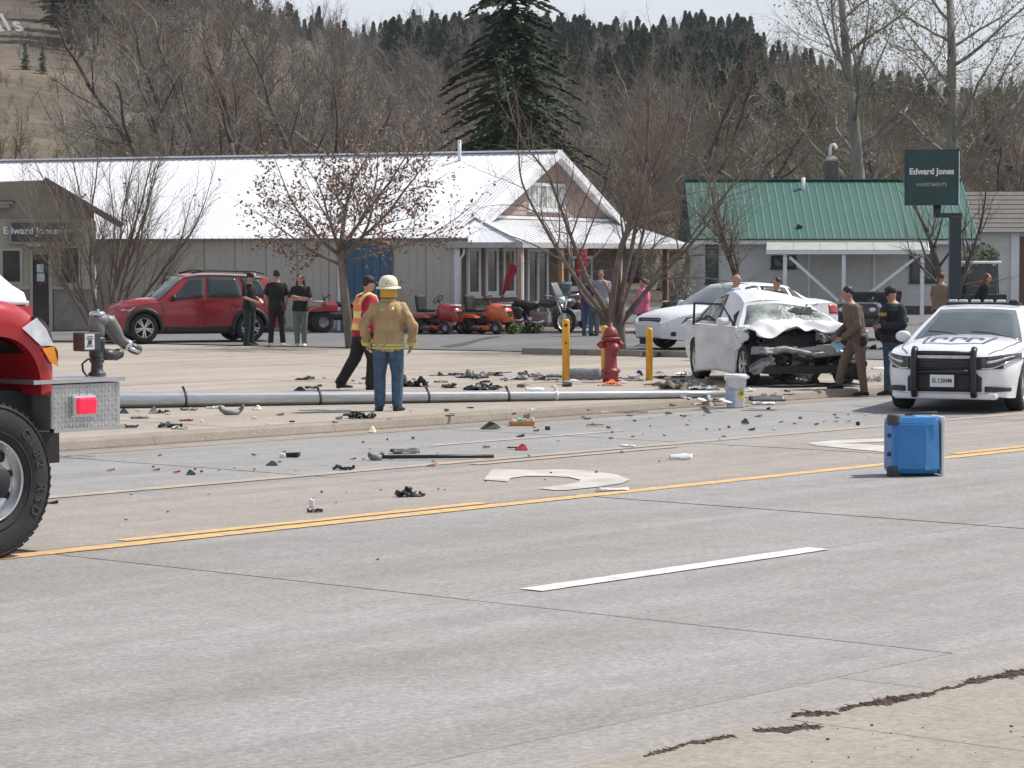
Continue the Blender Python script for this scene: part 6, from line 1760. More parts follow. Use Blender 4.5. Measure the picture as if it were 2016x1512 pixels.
# ------------------------------------------------------------------ small machines in front of the shop
def small_wheel(parent, c, R, W, m=None):
    w = link('wheel', None, parent, c); M = Matrix.Rotation(math.pi / 2, 3, 'X')
    h = W / 2; MB().lathe([(R * .5, -h), (R * .85, -h), (R, -h * .6), (R, h * .6), (R * .85, h), (R * .5, h)], 22, (0, 0, 0), M, caps=False).build('tyre', M_RUB, w)
    MB().lathe([(R * .5, -h * .9), (R * .3, -h * .4), (0, -h * .4)], 18, (0, 0, 0), M, caps=False).build('rim', m or M_STEEL, w); MB().lathe([(R * .5, h * .9), (R * .3, h * .4), (0, h * .4)], 18, (0, 0, 0), M, caps=False).build('rim', m or M_STEEL, w)
    return w
def mower(name, label, col, loc, rz, hoodm=None, group='riding mowers by the shop', cat='lawn mower'):
    o = thing(name, label, cat, loc, rz, group); k = hoodm or col
    for s in (-1, 1):
        small_wheel(o, (-.42, s * .38, .25), .25, .22); small_wheel(o, (.72, s * .36, .19), .19, .15)
        fr = []
        for q in range(9):
            a = math.pi * q / 8; fr.append((-.40 + .40 * math.cos(a), .45 + .10 * math.sin(a)))
        MB().prism(fr, s * .24, s * .50, M=Matrix(((1, 0, 0), (0, 0, 1), (0, 1, 0)))).build('fender', col, o, fix=True)
    rings = []
    for x, w, z0, z1 in ((.18, .20, .36, .78), (.40, .25, .36, .86), (.70, .25, .34, .82), (.90, .22, .33, .72), (.98, .15, .36, .58)):
        rings.append([Vector((x, -w, z0)), Vector((x, -w * 1.05, lerp(z0, z1, .7))), Vector((x, -w * .6, z1)), Vector((x, w * .6, z1)), Vector((x, w * 1.05, lerp(z0, z1, .7))), Vector((x, w, z0))])
    MB().loft(rings).build('bonnet', k, o, fix=True)
    MB().cbox((.965, 0, .56), (.04, .26, .18), .02).build('grille', M_BLKP, o)
    MB().cbox((.80, 0, .80), (.22, .30, .04), .015).build('bonnet_panel', M_TRIMW if hoodm is None else k, o)
    MB().cbox((-.1, 0, .36), (1.0, .50, .14), .04).build('chassis', M_BLKP, o)
    st = MB().cbox((-.40, 0, .66), (.46, .46, .12), .05).build('seat', M_BLKP, o)
    MB().cbox((-.60, 0, .86), (.13, .46, .46), .06, rot=Matrix.Rotation(-.18, 3, 'Y')).build('seat_back', M_BLKP, st)
    MB().tube([(.30, 0, .70), (.10, 0, .96)], .03, 8).build('steering_column', M_BLKP, o)
    M_ = Matrix.Rotation(-.7, 3, 'Y'); c = Vector((.09, 0, .97))
    MB().tube([c + M_ @ Vector((.17 * math.cos(6.283 * q / 16), .17 * math.sin(6.283 * q / 16), 0)) for q in range(17)], .014, 6, caps=False).build('steering_wheel', M_BLKP, o)
    MB().bar(c + M_ @ Vector((-.16, 0, 0)), c + M_ @ Vector((.16, 0, 0)), .03, .012).build('steering_spoke', M_BLKP, o)
    d = MB().cbox((.16, 0, .17), (.66, 1.02, .14), .05).build('cutting_deck', col, o)
    MB().cbox((.10, -.60, .15), (.34, .26, .10), .03).build('discharge_chute', M_BLKP, d)
    MB().box((-.1, 0, .45), (.45, .40, .10)).build('footrest', M_BLKP, o)
    o.scale = (.86, .86, .95)
    return o
M_MRED = paint('mower_red', (.33, .025, .025), .35); M_MOR = paint('mower_orange', (.62, .13, .035), .35); M_MBLK = paint('mower_black', (.03, .03, .032), .4)
def gl(px, py): p = gnd(px, py, LOT + .024); return (p.x, p.y, p.z)
mower('riding_mower', 'red riding mower with black seat beside the white corner post', M_MRED, gl(858, 657), math.radians(-38))
mower('riding_mower', 'orange riding mower in front of the shop windows', M_MOR, gl(955, 657), math.radians(-36))
mower('riding_mower', 'black riding mower behind the nose of the white sedan', M_MBLK, gl(1358, 646), math.radians(160))
# quad bike
def quad(name, label, col, loc, rz):
    o = thing(name, label, 'quad bike', loc, rz)
    for s in (-1, 1):
        small_wheel(o, (-.55, s * .40, .29), .29, .24); small_wheel(o, (.58, s * .40, .29), .29, .22)
        for x in (-.55, .58):
            fr = [(x + .40 * math.cos(math.pi * q / 8), .58 + .12 * math.sin(math.pi * q / 8)) for q in range(9)]
            MB().prism(fr, s * .22, s * .54, M=Matrix(((1, 0, 0), (0, 0, 1), (0, 1, 0)))).build('fender', col, o, fix=True)
    MB().cbox((0, 0, .45), (1.3, .42, .24), .08).build('body', M_BLKP, o)
    MB().cbox((.28, 0, .70), (.42, .36, .22), .08).build('tank', col, o)
    MB().cbox((-.22, 0, .76), (.62, .34, .14), .06).build('seat', M_BLKP, o)
    for x in (-.62, .66):
        rk = MB()
        for q in range(4): rk.tube([(x - .22, -.3 + q * .2, .84), (x + .22, -.3 + q * .2, .84)], .012, 5)
        rk.tube([(x - .22, -.36, .84), (x - .22, .36, .84)], .014, 5); rk.tube([(x + .22, -.36, .84), (x + .22, .36, .84)], .014, 5)
        rk.build('rack', M_STEEL, o)
    MB().tube([(.36, -.38, 1.02), (.42, -.1, .94), (.42, .1, .94), (.36, .38, 1.02)], .016, 6).build('handlebar', M_BLKP, o)
    MB().tube([(.42, 0, .78), (.42, 0, .95)], .03, 6).build('steering_stem', M_BLKP, o)
    return o
quad('quad_bike', 'red quad bike half hidden behind the leafy tree trunk', M_MRED, gl(668, 654), math.radians(200))
# motorcycles
def motorcycle(label, col, loc, rz):
    o = thing('motorcycle', label, 'motorcycle', loc, rz, 'motorcycles on the shop porch')
    for x, R in ((-.72, .31), (.74, .32)):
        w = link('wheel', None, o, (x, 0, R)); M = Matrix.Rotation(math.pi / 2, 3, 'X')
        MB().lathe([(R * .72, -.05), (R * .9, -.065), (R, -.03), (R, .03), (R * .9, .065), (R * .72, .05)], 24, (0, 0, 0), M, caps=False).build('tyre', M_RUB, w)
        rm = MB(); rm.lathe([(R * .72, -.04), (R * .66, 0), (R * .72, .04)], 24, (0, 0, 0), M, caps=False)
        for q in range(8): rm.bar((0, 0, 0), (R * .7 * math.cos(q * .785), 0, R * .7 * math.sin(q * .785)), .015, .015)
        rm.build('rim', M_CHR, w)
    MB().cbox((.0, 0, .42), (.50, .28, .34), .05).jitter(.03, 9, 2).build('engine', M_STEEL, o)
    MB().ball((.20, 0, .80), (.30, .15, .13)).build('tank', col, o)
    MB().tube([(-.10, 0, .76), (-.35, 0, .72), (-.62, 0, .78), (-.85, 0, .80)], [.10, .13, .12, .06], 10).build('seat', M_BLKP, o)
    MB().tube([(-.45, -.2, .34), (.0, -.2, .28), (.2, -.2, .34)], .04, 8).build('exhaust', M_CHR, o); MB().tube([(-1.0, -.2, .36), (-.45, -.2, .34)], .05, 8).build('exhaust', M_CHR, o)
    for s in (-1, 1):
        MB().tube([(.76, s * .09, .32), (.50, s * .09, .92)], .025, 6).build('fork', M_CHR, o)
        MB().cbox((-.72, s * .26, .56), (.50, .18, .28), .06).build('saddlebag', M_BLKP, o)
    MB().tube([(.34, -.40, 1.02), (.46, -.2, 1.0), (.48, 0, .95), (.46, .2, 1.0), (.34, .40, 1.02)], .015, 6).build('handlebar', M_CHR, o)
    MB().ball((.62, 0, .88), (.10, .10, .10)).build('headlight', M_LAMP, o)
    fn = [(.74 + .37 * math.cos(math.radians(a)), .32 + .37 * math.sin(math.radians(a))) for a in range(20, 170, 15)] + [(.74 + .34 * math.cos(math.radians(a)), .32 + .34 * math.sin(math.radians(a))) for a in range(165, 15, -15)]
    MB().prism(fn, -.07, .07, M=Matrix(((1, 0, 0), (0, 0, 1), (0, 1, 0)))).build('mudguard', col, o, fix=True)
    mb = MB(); mb.grid(lambda u, v: Vector((.56 - .18 * v, lerp(-.22, .22, u) * (1 - .2 * v), .98 + .38 * v)), 4, 4); solidify(mb.build('windscreen', M_CGL2, o), .006)
    MB().cbox((-1.02, 0, .62), (.06, .12, .08), .02).build('tail_lamp', M_TAIL, o)
    return o
motorcycle('black motorcycle parked behind the porch post near the shop door', M_MBLK, gl(1066, 656), math.radians(-30))
motorcycle('black motorcycle behind the purple shirted onlooker', M_MBLK, gl(1128, 652), math.radians(-120))
# black box trailer/cargo bin by the windows
cb = thing('black_cargo_bin', 'black cargo bin with pale lid beside the orange mower', 'bin', gl(1008, 653), math.radians(-24))
MB().cbox((0, 0, .42), (.52, .6, .66), .02).build('body', M_BLKP, cb); MB().cbox((0, 0, .785), (.58, .66, .05), .015).build('lid', mat('pale_plastic', (.5, .5, .5), .6), cb)
for k in range(3): MB().box((0, -.306, .25 + k * .17), (.48, .012, .03)).build('rib', M_MBLK, cb)
for s in (-1, 1): small_wheel(cb, (s * .26, -.1, .10), .10, .06)
# utility vehicle behind the officers
def utv(label, loc, rz, col, top, roofm=None, name='utility_vehicle', cat='utility vehicle'):
    o = thing(name, label, cat, loc, rz)
    for s in (-1, 1):
        small_wheel(o, (-.75, s * .52, .29), .29, .22); small_wheel(o, (.85, s * .52, .29), .29, .22)
        for x in (-.75, .85):
            fr = [(x + .36 * math.cos(math.pi * q / 8), .34 + .34 * math.sin(math.pi * q / 8)) for q in range(9)]
            MB().prism(fr, s * .40, s * .64, M=Matrix(((1, 0, 0), (0, 0, 1), (0, 1, 0)))).build('fender', col, o, fix=True)
    MB().cbox((0, 0, .46), (2.3, .9, .26), .05).build('body', col, o)
    MB().cbox((.95, 0, .74), (.55, 1.06, .40), .12).build('bonnet', col, o)
    MB().cbox((-.80, 0, .74), (.80, 1.15, .34), .03).build('cargo_bed', M_BLKP, o)
    MB().cbox((-.12, 0, .70), (.46, 1.0, .16), .05).build('seat', top, o); MB().cbox((-.34, 0, .95), (.12, 1.0, .46), .05).build('seat_back', top, o)
    if roofm:
        for x in (-.42, .62):
            for s in (-1, 1): MB().tube([(x, s * .52, .75), (x * .85, s * .50, 1.84)], .022, 6).build('roof_post', M_BLKP, o)
        MB().cbox((.1, 0, 1.87), (1.35, 1.18, .09), .04).build('roof', roofm, o)
        MB().box((-.40, 0, 1.35), (.02, .96, .85)).build('rear_curtain', mat('smoked_vinyl', (.07, .075, .075), .3), o)
        mb = MB().box((.60, 0, 1.32), (.02, .96, .85)); mb.build('windscreen', MAT['smoked_vinyl'], o)
    MB().tube([(.50, .2, .95), (.30, .2, 1.05)], .02, 6).build('steering_column', M_BLKP, o)
    c = Vector((.29, .2, 1.06)); M_ = Matrix.Rotation(-.9, 3, 'Y')
    MB().tube([c + M_ @ Vector((.16 * math.cos(6.283 * q / 14), .16 * math.sin(6.283 * q / 14), 0)) for q in range(15)], .012, 5, caps=False).build('steering_wheel', M_BLKP, o)
    for s in (-1, 1): MB().ball((1.2, s * .38, .76), (.05, .09, .06)).build('headlight', M_LAMP, o)
    return o
utv('black utility vehicle with orange parts behind the officer in the vest', gl(1708, 668), math.radians(-110), M_MBLK, M_BLKP)
mower('riding_mower', 'orange topped mower on the grass behind the two officers', M_MBLK, gl(1736, 640), math.radians(200), M_MOR)
p = at(1926, 600, 84); utv('golf cart with white roof behind the pole sign', (p.x, p.y, LOT + .024), math.radians(95), M_MBLK, M_BLKP, M_TRIMW, 'golf_cart', 'golf cart')
# ------------------------------------------------------------------ hydrant, bollards, pole, bucket, cooler
M_HYD = mat('dull_red_hydrant_paint', (.26, .042, .045), .5, var=.12, scale=9, dirt=.2, bump=.15, bscale=30)
p = gnd(1202, 752, LOT)
hy = thing('fire_hydrant', 'dull red fire hydrant between the yellow bollards', 'hydrant', p, 0.2); hy.scale = (1.04, 1.04, .985)
MB().lathe([(.125, -.02), (.13, .10), (.125, .16), (.15, .165), (.155, .20), (.12, .215), (.105, .24), (.10, .40), (.095, .44), (.10, .45), (.098, .60), (.105, .70)], 22).build('barrel', M_HYD, hy)
MB().lathe([(.13, .70), (.15, .715), (.155, .745), (.13, .76)], 22).build('flange', M_HYD, hy)
MB().lathe([(.125, .76), (.118, .82), (.095, .885), (.055, .925), (.035, .935), (.035, .955), (.026, .96), (.026, .995), (0, .998)], 22).build('bonnet', M_HYD, hy)
for s in (-1, 1):
    c_ = MB().lathe([(.055, 0), (.055, .05), (.068, .055), (.068, .075), (.05, .105), (.028, .115), (.024, .14), (0, .142)], 16, (s * .085, 0, .63), Matrix.Rotation(s * math.pi / 2, 3, 'Y')).build('side_nozzle', M_HYD, hy)
MB().lathe([(.065, 0), (.065, .05), (.08, .055), (.08, .08), (.04, .11), (.025, .13), (0, .132)], 16, (.03, -.08, .58), Matrix.Rotation(math.pi / 2, 3, 'X')).build('pumper_nozzle', M_HYD, hy)
for k in range(8):
    a = .785 * k; MB().lathe([(.014, 0), (.014, .02), (0, .022)], 6, (.135 * math.cos(a), .135 * math.sin(a), .20)).build('flange_bolt', M_HYD, hy)
MB().tube([(.10, -.05, .60), (.13, -.07, .52), (.12, -.08, .46)], .008, 5).build('cap_chain', M_HYD, hy)
M_YB = mat('weathered_yellow_paint', (.72, .37, .03), .5, var=.08, scale=4, dirt=.45, dirtcol=(.45, .28, .08))
M_BRN = mat('rust_chip', (.12, .07, .02), .9)
for px, py, top, w, lab in ((1114, 752, 628, .125, 'tall yellow bollard on the shop side of the hydrant'), (1190, 742, 641, .115, 'yellow bollard directly behind the hydrant'), (1278, 749, 645, .115, 'yellow bollard beside the crashed car')):
    p = gnd(px, py, LOT); s = FPX / p.y; h = (py - top) / s
    b = thing('bollard', lab, 'bollard', p, 0, 'yellow bollards round the hydrant')
    MB().lathe([(w / 2, -.03), (w / 2, h - .05), (w * .47, h - .02), (w * .36, h - .004), (0, h)], 20).build('post', M_YB, b)
    if px == 1114: MB().ball((0, -w / 2 + .004, h - .10), (.03, .006, .035), 8, 6).build('paint_chip', M_BRN, b); MB().ball((-.0, -w / 2 + .004, h * .62), (.02, .006, .03), 8, 6).build('paint_chip', M_BRN, b)
# fallen light pole
M_POLE = mat('brushed_aluminium_pole', (.46, .48, .49), .32, metal=.65, var=.10, scale=3, stretch=(.4, 8, 8))
M_BAND = mat('dark_strap', (.05, .055, .065), .6)
pa, pb_ = gnd(120, 806, LOT), gnd(1438, 783, LOT)
pole = thing('fallen_light_pole', 'long tapered grey light pole lying across the apron', 'light pole', (0, 0, 0))
n = 14; pts = []; rad = []
for i in range(n + 1):
    t = i / n; r = lerp(.118, .052, t); q = pa.lerp(pb_, t); pts.append(Vector((q.x, q.y, LOT + r + .004))); rad.append(r)
MB().tube(pts, rad, 24).build('shaft', M_POLE, pole)
MB().tube([pts[0] - (pts[1] - pts[0]).normalized() * .08, pts[0] + (pts[1] - pts[0]).normalized() * .02], .21, 20).build('base_flange', M_POLE, pole)
dirp = (pb_ - pa).normalized()
for px, m in ((352, M_BAND), (619, M_BAND), (848, M_BAND), (1025, M_BAND), (1135, M_TRIMW)):
    t = (px - 120) / (1438 - 120); t = t * pa.y / lerp(pb_.y, pa.y, 1 - t) if True else t
    t = clamp(t); q = pts[0].lerp(pts[-1], t); r = lerp(.118, .052, t)
    bd = MB().tube([q - dirp * .018, q + dirp * .018], r * 1.05, 20).build('band', m, pole)
    MB().tube([q + Vector((0, 0, r)), q + Vector((-.02, 0, r + .05)), q + Vector((-.03, -.01, r + .065))], [.014, .018, .022], 8).build('band_buckle', m, bd)
ap = gnd(1400, 800, .1); MB().bar(pts[-1] - dirp * .35 + Vector((0, -.02, -.03)), ap + Vector((.02, 0, -.02)), .05, .05).build('bracket_stub', M_POLE, pole)
# white bucket
p = gnd(1448, 802, .006)
bk = thing('plastic_bucket', 'white plastic bucket with label at the end of the pole', 'bucket', p, 0.0)
M_WPL = mat('white_plastic', (.70, .71, .71), .45, var=.05)
MB().lathe([(.125, 0), (.13, .01), (.148, .40), (.152, .405)], 24).build('body', M_WPL, bk)
MB().lathe([(.165, .40), (.168, .445), (.168, .475), (.15, .485), (0, .485)], 24).build('lid', M_WPL, bk)
MB().cbox((.175, 0, .44), (.05, .05, .04), .01).build('lid_tab', M_WPL, bk)
lb = MB(); lb.grid(lambda u, v: Vector((.150 * math.sin(lerp(-1.25, -.15, u)) * (.93 + .07 * v), -.150 * math.cos(lerp(-1.25, -.15, u)) * (.93 + .07 * v), lerp(.04, .27, v))), 8, 3); lb.build('blue_label', mat('blue_label_print', (.36, .47, .62), .5, var=.25, scale=25), bk)
dm = MB(); c = .55
def cyl(a, z, r=.149): return Vector((r * math.sin(a), -r * math.cos(a), z))
dm.add([cyl(c - .42, .19), cyl(c, .11), cyl(c + .42, .19), cyl(c, .28)], [(0, 1, 2, 3)]); dm.build('yellow_diamond', mat('yellow_hazard_print', (.55, .46, .04), .5, var=.1), bk)
dm2 = MB().add([cyl(c - .14, .20, .152), cyl(c, .165, .152), cyl(c + .14, .20, .152), cyl(c, .24, .152)], [(0, 1, 2, 3)]); dm2.build('hazard_symbol', MAT['yellow_hazard_print'] if False else mat('olive_print', (.22, .18, .03), .6), bk)
MB().tube([(-.16, 0, .42), (-.13, -.11, .30), (0, -.165, .26), (.13, -.11, .30), (.16, 0, .42)], .004, 5).build('bail_handle', M_STEEL, bk)
# blue wheeled cooler tipped on its side
p = gnd(1795, 938, .006)
ck = thing('wheeled_cooler', 'blue wheeled cooler lying on its side in the road', 'cooler', p + Vector((.03, .24, 0)), math.radians(7)); ck.scale = (1.06, .98, .98)
M_CBL = mat('blue_cooler_plastic', (.03, .19, .47), .42, var=.10, scale=6)
M_CBL2 = mat('sunlit_and_label_blue', (.08, .30, .62), .42, var=.14, scale=9)  # sunlit tone of the body plastic, also the colour of the torn label
M_CDK = mat('dark_cooler_wheel', (.06, .055, .055), .7, var=.2)
MB().cbox((0, 0, .305), (.46, .40, .585), .055).build('body', M_CBL, ck)
MB().cbox((-.01, -.205, .30), (.34, .012, .46), .005).build('recessed_panel', M_CBL, ck)
MB().cbox((.0, -.004, .592), (.40, .34, .02), .008).build('sunlit_side', M_CBL2, ck)  # lighter blue paints the sunlight on the upturned side
MB().cbox((.15, -.205, .30), (.13, .012, .47), .004).jitter(.016, 14, 3).build('torn_label', M_CBL2, ck)
MB().cbox((.258, .0, .305), (.035, .43, .60), .016).build('lid', M_WPL, ck)
MB().cbox((-.06, -.03, .603), (.16, .10, .012), .004).build('handle_recess', mat('navy_plastic', (.02, .04, .12), .5), ck)
MB().tube([(-.05, .06, .61), (.12, .05, .63), (.26, .02, .635)], .011, 6).build('tow_handle', M_CDK, ck)
for z in (.045, .575):
    MB().lathe([(.055, -.055), (.062, -.04), (.062, .04), (.055, .055)], 20, (-.215, -.16, z), Matrix.Rotation(0, 3, 'X'), sx=1.0).build('wheel', M_CDK, ck)
    MB().cbox((-.20, -.13, z + (.02 if z < .3 else -.02)), (.10, .16, .05), .02).build('wheel_housing', M_CBL, ck)
for z in (.22, .41): MB().lathe([(.022, 0), (.022, .03), (0, .032)], 10, (-.225, -.09, z), Matrix.Rotation(-math.pi / 2, 3, 'Y')).build('foot', M_CDK, ck)
for z, m in ((.26, M_WPL), (.37, M_WPL)): MB().ball((-.17, -.203, z), (.013, .006, .013), 8, 6).build('drain_cap', m, ck)
# crumpled orange rag at the hydrant and orange ground paint
rg = MB(); rr = random.Random(4)
c = gnd(1205, 759, LOT)
rg.grid(lambda u, v: c + Vector(((u - .5) * .34, (v - .5) * .26, .02 + .07 * abs(noise.noise(Vector((u * 6, v * 6, 2)))) * (1 - abs(2 * u - 1)) * 2)), 16, 12)
o = rg.build('orange_rag', mat('orange_fabric', (.72, .16, .05), .8, var=.25, scale=12)); solidify(o, .006); tag(o, 'crumpled orange rag on the ground before the hydrant', 'rag')
# ------------------------------------------------------------------ people
def remesh(mb, voxel, it=4, fold=0.0, seed=0.0, ffreq=9.0):
    """fuse overlapping volumes into one continuous skin"""
    me = bpy.data.meshes.new('tmp'); me.from_pydata(mb.v, [], mb.f); me.update()
    o = bpy.data.objects.new('tmp', me)
    m = o.modifiers.new('r', 'REMESH'); m.mode = 'VOXEL'; m.voxel_size = voxel
    if it:
        s = o.modifiers.new('s', 'SMOOTH'); s.factor = .5; s.iterations = it
    r = evaluated(o)
    bpy.data.objects.remove(o); bpy.data.meshes.remove(me)
    if fold > 0:
        n = len(r.vertices); co = np.empty(n * 3, dtype=np.float32); no = np.empty(n * 3, dtype=np.float32)
        r.vertices.foreach_get('co', co); r.vertex_normals.foreach_get('vector', no); co = co.reshape(-1, 3); no = no.reshape(-1, 3)
        k = np.empty(n, dtype=np.float32)
        for i_, (x, y, z) in enumerate(co.tolist()):
            k[i_] = noise.noise((x * ffreq, y * ffreq, z * ffreq * .8 + (x + y) * 4 + seed)) + .55 * noise.noise((x * 24 + seed, y * 24, z * 17 - x * 9))
        co += no * (k * fold)[:, None]; r.vertices.foreach_set('co', co.ravel())
    r.polygons.foreach_set('use_smooth', [True] * len(r.polygons)); r.update()
    return r
def capsule(mb, p0, r0, p1, r1, n=10):
    mb.tube([p0, p1], [r0, r1], n); mb.ball(p0, r0, n, 6); mb.ball(p1, r1, n, 6)
def cm(name, col, rough=.85, **k): return mat(name, col, rough, var=k.pop('var', .14), scale=k.pop('scale', 9), bump=.25, bscale=60, **k)
M_SKIN = mat('skin_light', (.46, .25, .175), .55, var=.1, scale=12)
M_SKINR = mat('skin_ruddy', (.41, .225, .165), .55, var=.1, scale=12)
M_HAIRD = mat('dark_brown_hair', (.025, .017, .014), .6, var=.3, scale=20); M_HAIRB = mat('brown_hair', (.075, .045, .03), .6, var=.3, scale=20); M_HAIRR = mat('auburn_hair', (.14, .04, .025), .6, var=.3, scale=20)
M_BLACKC = cm('black_cloth', (.012, .012, .014)); M_JEAN = cm('blue_denim', (.055, .10, .165), var=.3); M_JEAND = cm('dark_denim', (.03, .045, .085), var=.3)
M_SHOEB = mat('black_leather', (.014, .013, .013), .5); M_SHOEW = mat('white_trainers', (.62, .62, .62), .6)
TORSO = [(.80, .150, .115), (.86, .165, .122), (.93, .172, .125), (1.0, .158, .112), (1.08, .150, .105), (1.18, .160, .112), (1.28, .176, .120), (1.36, .178, .115), (1.42, .150, .098), (1.46, .100, .078), (1.49, .066, .064)]

def person(label, foot, H, face, top, bottom, shoes, skin=None, sleeve='long', hair=None, style='short', hat=None, hatm=None, w=1.0, lean=0.0,
           arms=None, legs=None, headyaw=0.0, nod=0.0, hem=.84, puff=.014, name='person', topfold=.006, coatlen=None, seed=1.0, bag=1.0):
    """foot = ground point between the feet; face = degrees, 0 looks at the camera, 90 to the right"""
    sc = H / 1.75; skin = skin or M_SKIN
    o = thing('person', label, 'person', foot, math.radians(face)); o.scale = (sc, sc, sc)
    sh = lambda z: Vector((0, -lean * max(0, z - .92), 0))
    A_ = dict(L=((.235, .02, 1.15), (.235, -.06, .90)), R=((-.235, .02, 1.15), (-.235, -.06, .90)))
    A_.update(arms or {})
    G_ = dict(L=((.10, -.015, .50), (.11, .02, .085), 0.12), R=((-.10, -.015, .50), (-.11, .02, .085), -0.12))
    G_.update(legs or {})
    def torso(mb, z0, z1, inf):
        zs = sorted(set([z0, z1] + [t[0] for t in TORSO if z0 < t[0] < z1])); rings = []
        for z in zs:
            rx = interp([(t[0], t[1]) for t in TORSO], z) * w + inf; ry = interp([(t[0], t[2]) for t in TORSO], z) * (w * 1.0 + (w - 1) * .6) + inf
            rings.append([Vector((rx * math.cos(6.283 * k / 20), ry * math.sin(6.283 * k / 20), z)) + sh(z) for k in range(20)])
        mb.loft(rings)
    def shoulder(s): return Vector((s * (.160 * w + .005), .01, 1.385)) + sh(1.385)
    sides = (('L', 1), ('R', -1))
    fix = lambda p: Vector(p) + sh(Vector(p).z) if True else p
    # ---- body: one continuous skin from head to feet
    b = MB(); torso(b, .80, 1.49, -.012)
    for k, s in sides:
        e, wr = Vector(A_[k][0]), Vector(A_[k][1]); S_ = shoulder(s)
        capsule(b, S_, .050, e, .040); capsule(b, e, .040, wr, .028)
        kn, an, toe = Vector(G_[k][0]), Vector(G_[k][1]), G_[k][2]
        hp = Vector((s * .088, 0, .90)); capsule(b, hp, .085, kn, .055); capsule(b, kn, .052, an, .038)
        d = (wr - e).normalized(); capsule(b, wr, .027, wr + d * .075, .034)
    nk = Vector((0, .005, 1.47)) + sh(1.47); hc = Vector((0, -.012, 1.625)) + sh(1.625) + Vector((0, -nod * .06, -nod * .02))
    capsule(b, nk, .058, hc - Vector((0, 0, .05)), .052)
    HM = Matrix.Rotation(math.radians(headyaw), 3, 'Z') @ Matrix.Rotation(nod * .6, 3, 'X')
    hp_ = lambda x, y, z: hc + HM @ Vector((x, y, z))
    b.ball(hc, (.074, .092, .108), 16, 12, M=HM); b.ball(hp_(0, -.035, -.065), (.050, .052, .050), 12, 8, M=HM)
    b.ball(hp_(0, -.094, -.018), (.013, .018, .026), 8, 6, M=HM); b.ball(hp_(0, -.075, .028), (.055, .02, .014), 10, 6, M=HM)
    for s in (1, -1): b.ball(hp_(s * .076, .012, -.012), (.012, .022, .032), 8, 6, M=HM)
    me = remesh(b, .0125, 3)
    # fingers rooted in the palms
    fm = MB()
    for k, s in sides:
        e, wr = Vector(A_[k][0]), Vector(A_[k][1]); d = (wr - e).normalized(); pal = wr + d * .085
        inw = Vector((-s, 0, 0)); inw = (inw - d * inw.dot(d)).normalized() if (inw - d * inw.dot(d)).length > .1 else d.orthogonal(); side = d.cross(inw).normalized()
        for q, ln in enumerate((.068, .078, .073, .056)):
            p0 = pal + side * (q - 1.5) * .017; p1 = p0 + d * ln * .5 + inw * .008; p2 = p1 + d * ln * .35 + inw * ln * .45; fm.tube([p0, p1, p2], [.0095, .0085, .007], 6)
        t0 = wr + d * .03 + side * .028 * (1 if side.y < 0 else -1); t1 = t0 + d * .035 + side * .022 * (1 if side.y < 0 else -1) + inw * .012; fm.tube([t0, t1, t1 + d * .03 + inw * .012], [.012, .010, .008], 6)
    bm_ = bmesh.new(); bm_.from_mesh(me); tmp = fm.mesh('f', skin); bm_.from_mesh(tmp); bm_.to_mesh(me); bm_.free(); bpy.data.meshes.remove(tmp)
    me.materials.clear(); me.materials.append(skin); me.polygons.foreach_set('use_smooth', [True] * len(me.polygons)); me.update()
    me.name = 'body'; link('body', me, o)
    for s in (1, -1):
        MB().ball(hp_(s * .030, -.083, .004), (.011, .007, .006), 8, 6, M=HM).build('eye', M_HAIRD, o)
    MB().ball(hp_(0, -.082, -.062), (.022, .006, .005), 8, 6, M=HM).build('mouth', mat('lips', (.28, .09, .08), .5), o)
    def garment(nm, mb, m, vx=.0135, fold=.005, it=3):
        g = remesh(mb, vx, it, fold, seed); g.name = nm; g.materials.clear(); g.materials.append(m); return link(nm, g, o)
    # ---- trousers
    t = MB(); torso(t, .80, 1.0, .010)
    for k, s in sides:
        kn, an, toe = Vector(G_[k][0]), Vector(G_[k][1]), G_[k][2]; hp = Vector((s * .086, 0, .88))
        capsule(t, hp, .104 * min(w, 1.15) * bag ** .5, kn, .076 * bag); capsule(t, kn, .074 * bag, an + Vector((0, 0, .012)), .064 * bag)
    garment('trousers', t, bottom, fold=.006)
    # ---- top
    t = MB(); torso(t, hem, 1.462, puff + .004)
    for k, s in sides:
        e, wr = Vector(A_[k][0]), Vector(A_[k][1]); S_ = shoulder(s); r0 = .056 + puff * .8
        if sleeve == 'long': capsule(t, S_, r0, e, .048 + puff); capsule(t, e, .047 + puff, e.lerp(wr, .93), .034 + puff)
        elif sleeve == 'short': capsule(t, S_, r0, S_.lerp(e, .72), .052 + puff)
        else: t.ball(S_, r0 * .9)
    tp = garment('top', t, top, fold=topfold)
    # ---- shoes
    for k, s in sides:
        an, toe = Vector(G_[k][1]), G_[k][2]; R3_ = Matrix.Rotation(toe, 3, 'Z'); x = MB(); g0 = an.z - .085
        rings = []
        for yy, ww, hh_ in ((.075, .030, .05), (.05, .040, .085), (.0, .042, .095), (-.06, .045, .075), (-.12, .048, .055), (-.165, .040, .042), (-.19, .018, .03)):
            rings.append([an + R3_ @ Vector((ww * math.cos(a), yy, 0)) + Vector((0, 0, -an.z + g0 + (hh_ / 2 + hh_ / 2 * math.sin(a)))) for a in [6.283 * q / 12 for q in range(12)]])
        x.loft(rings).build('shoe', shoes, o, fix=True)
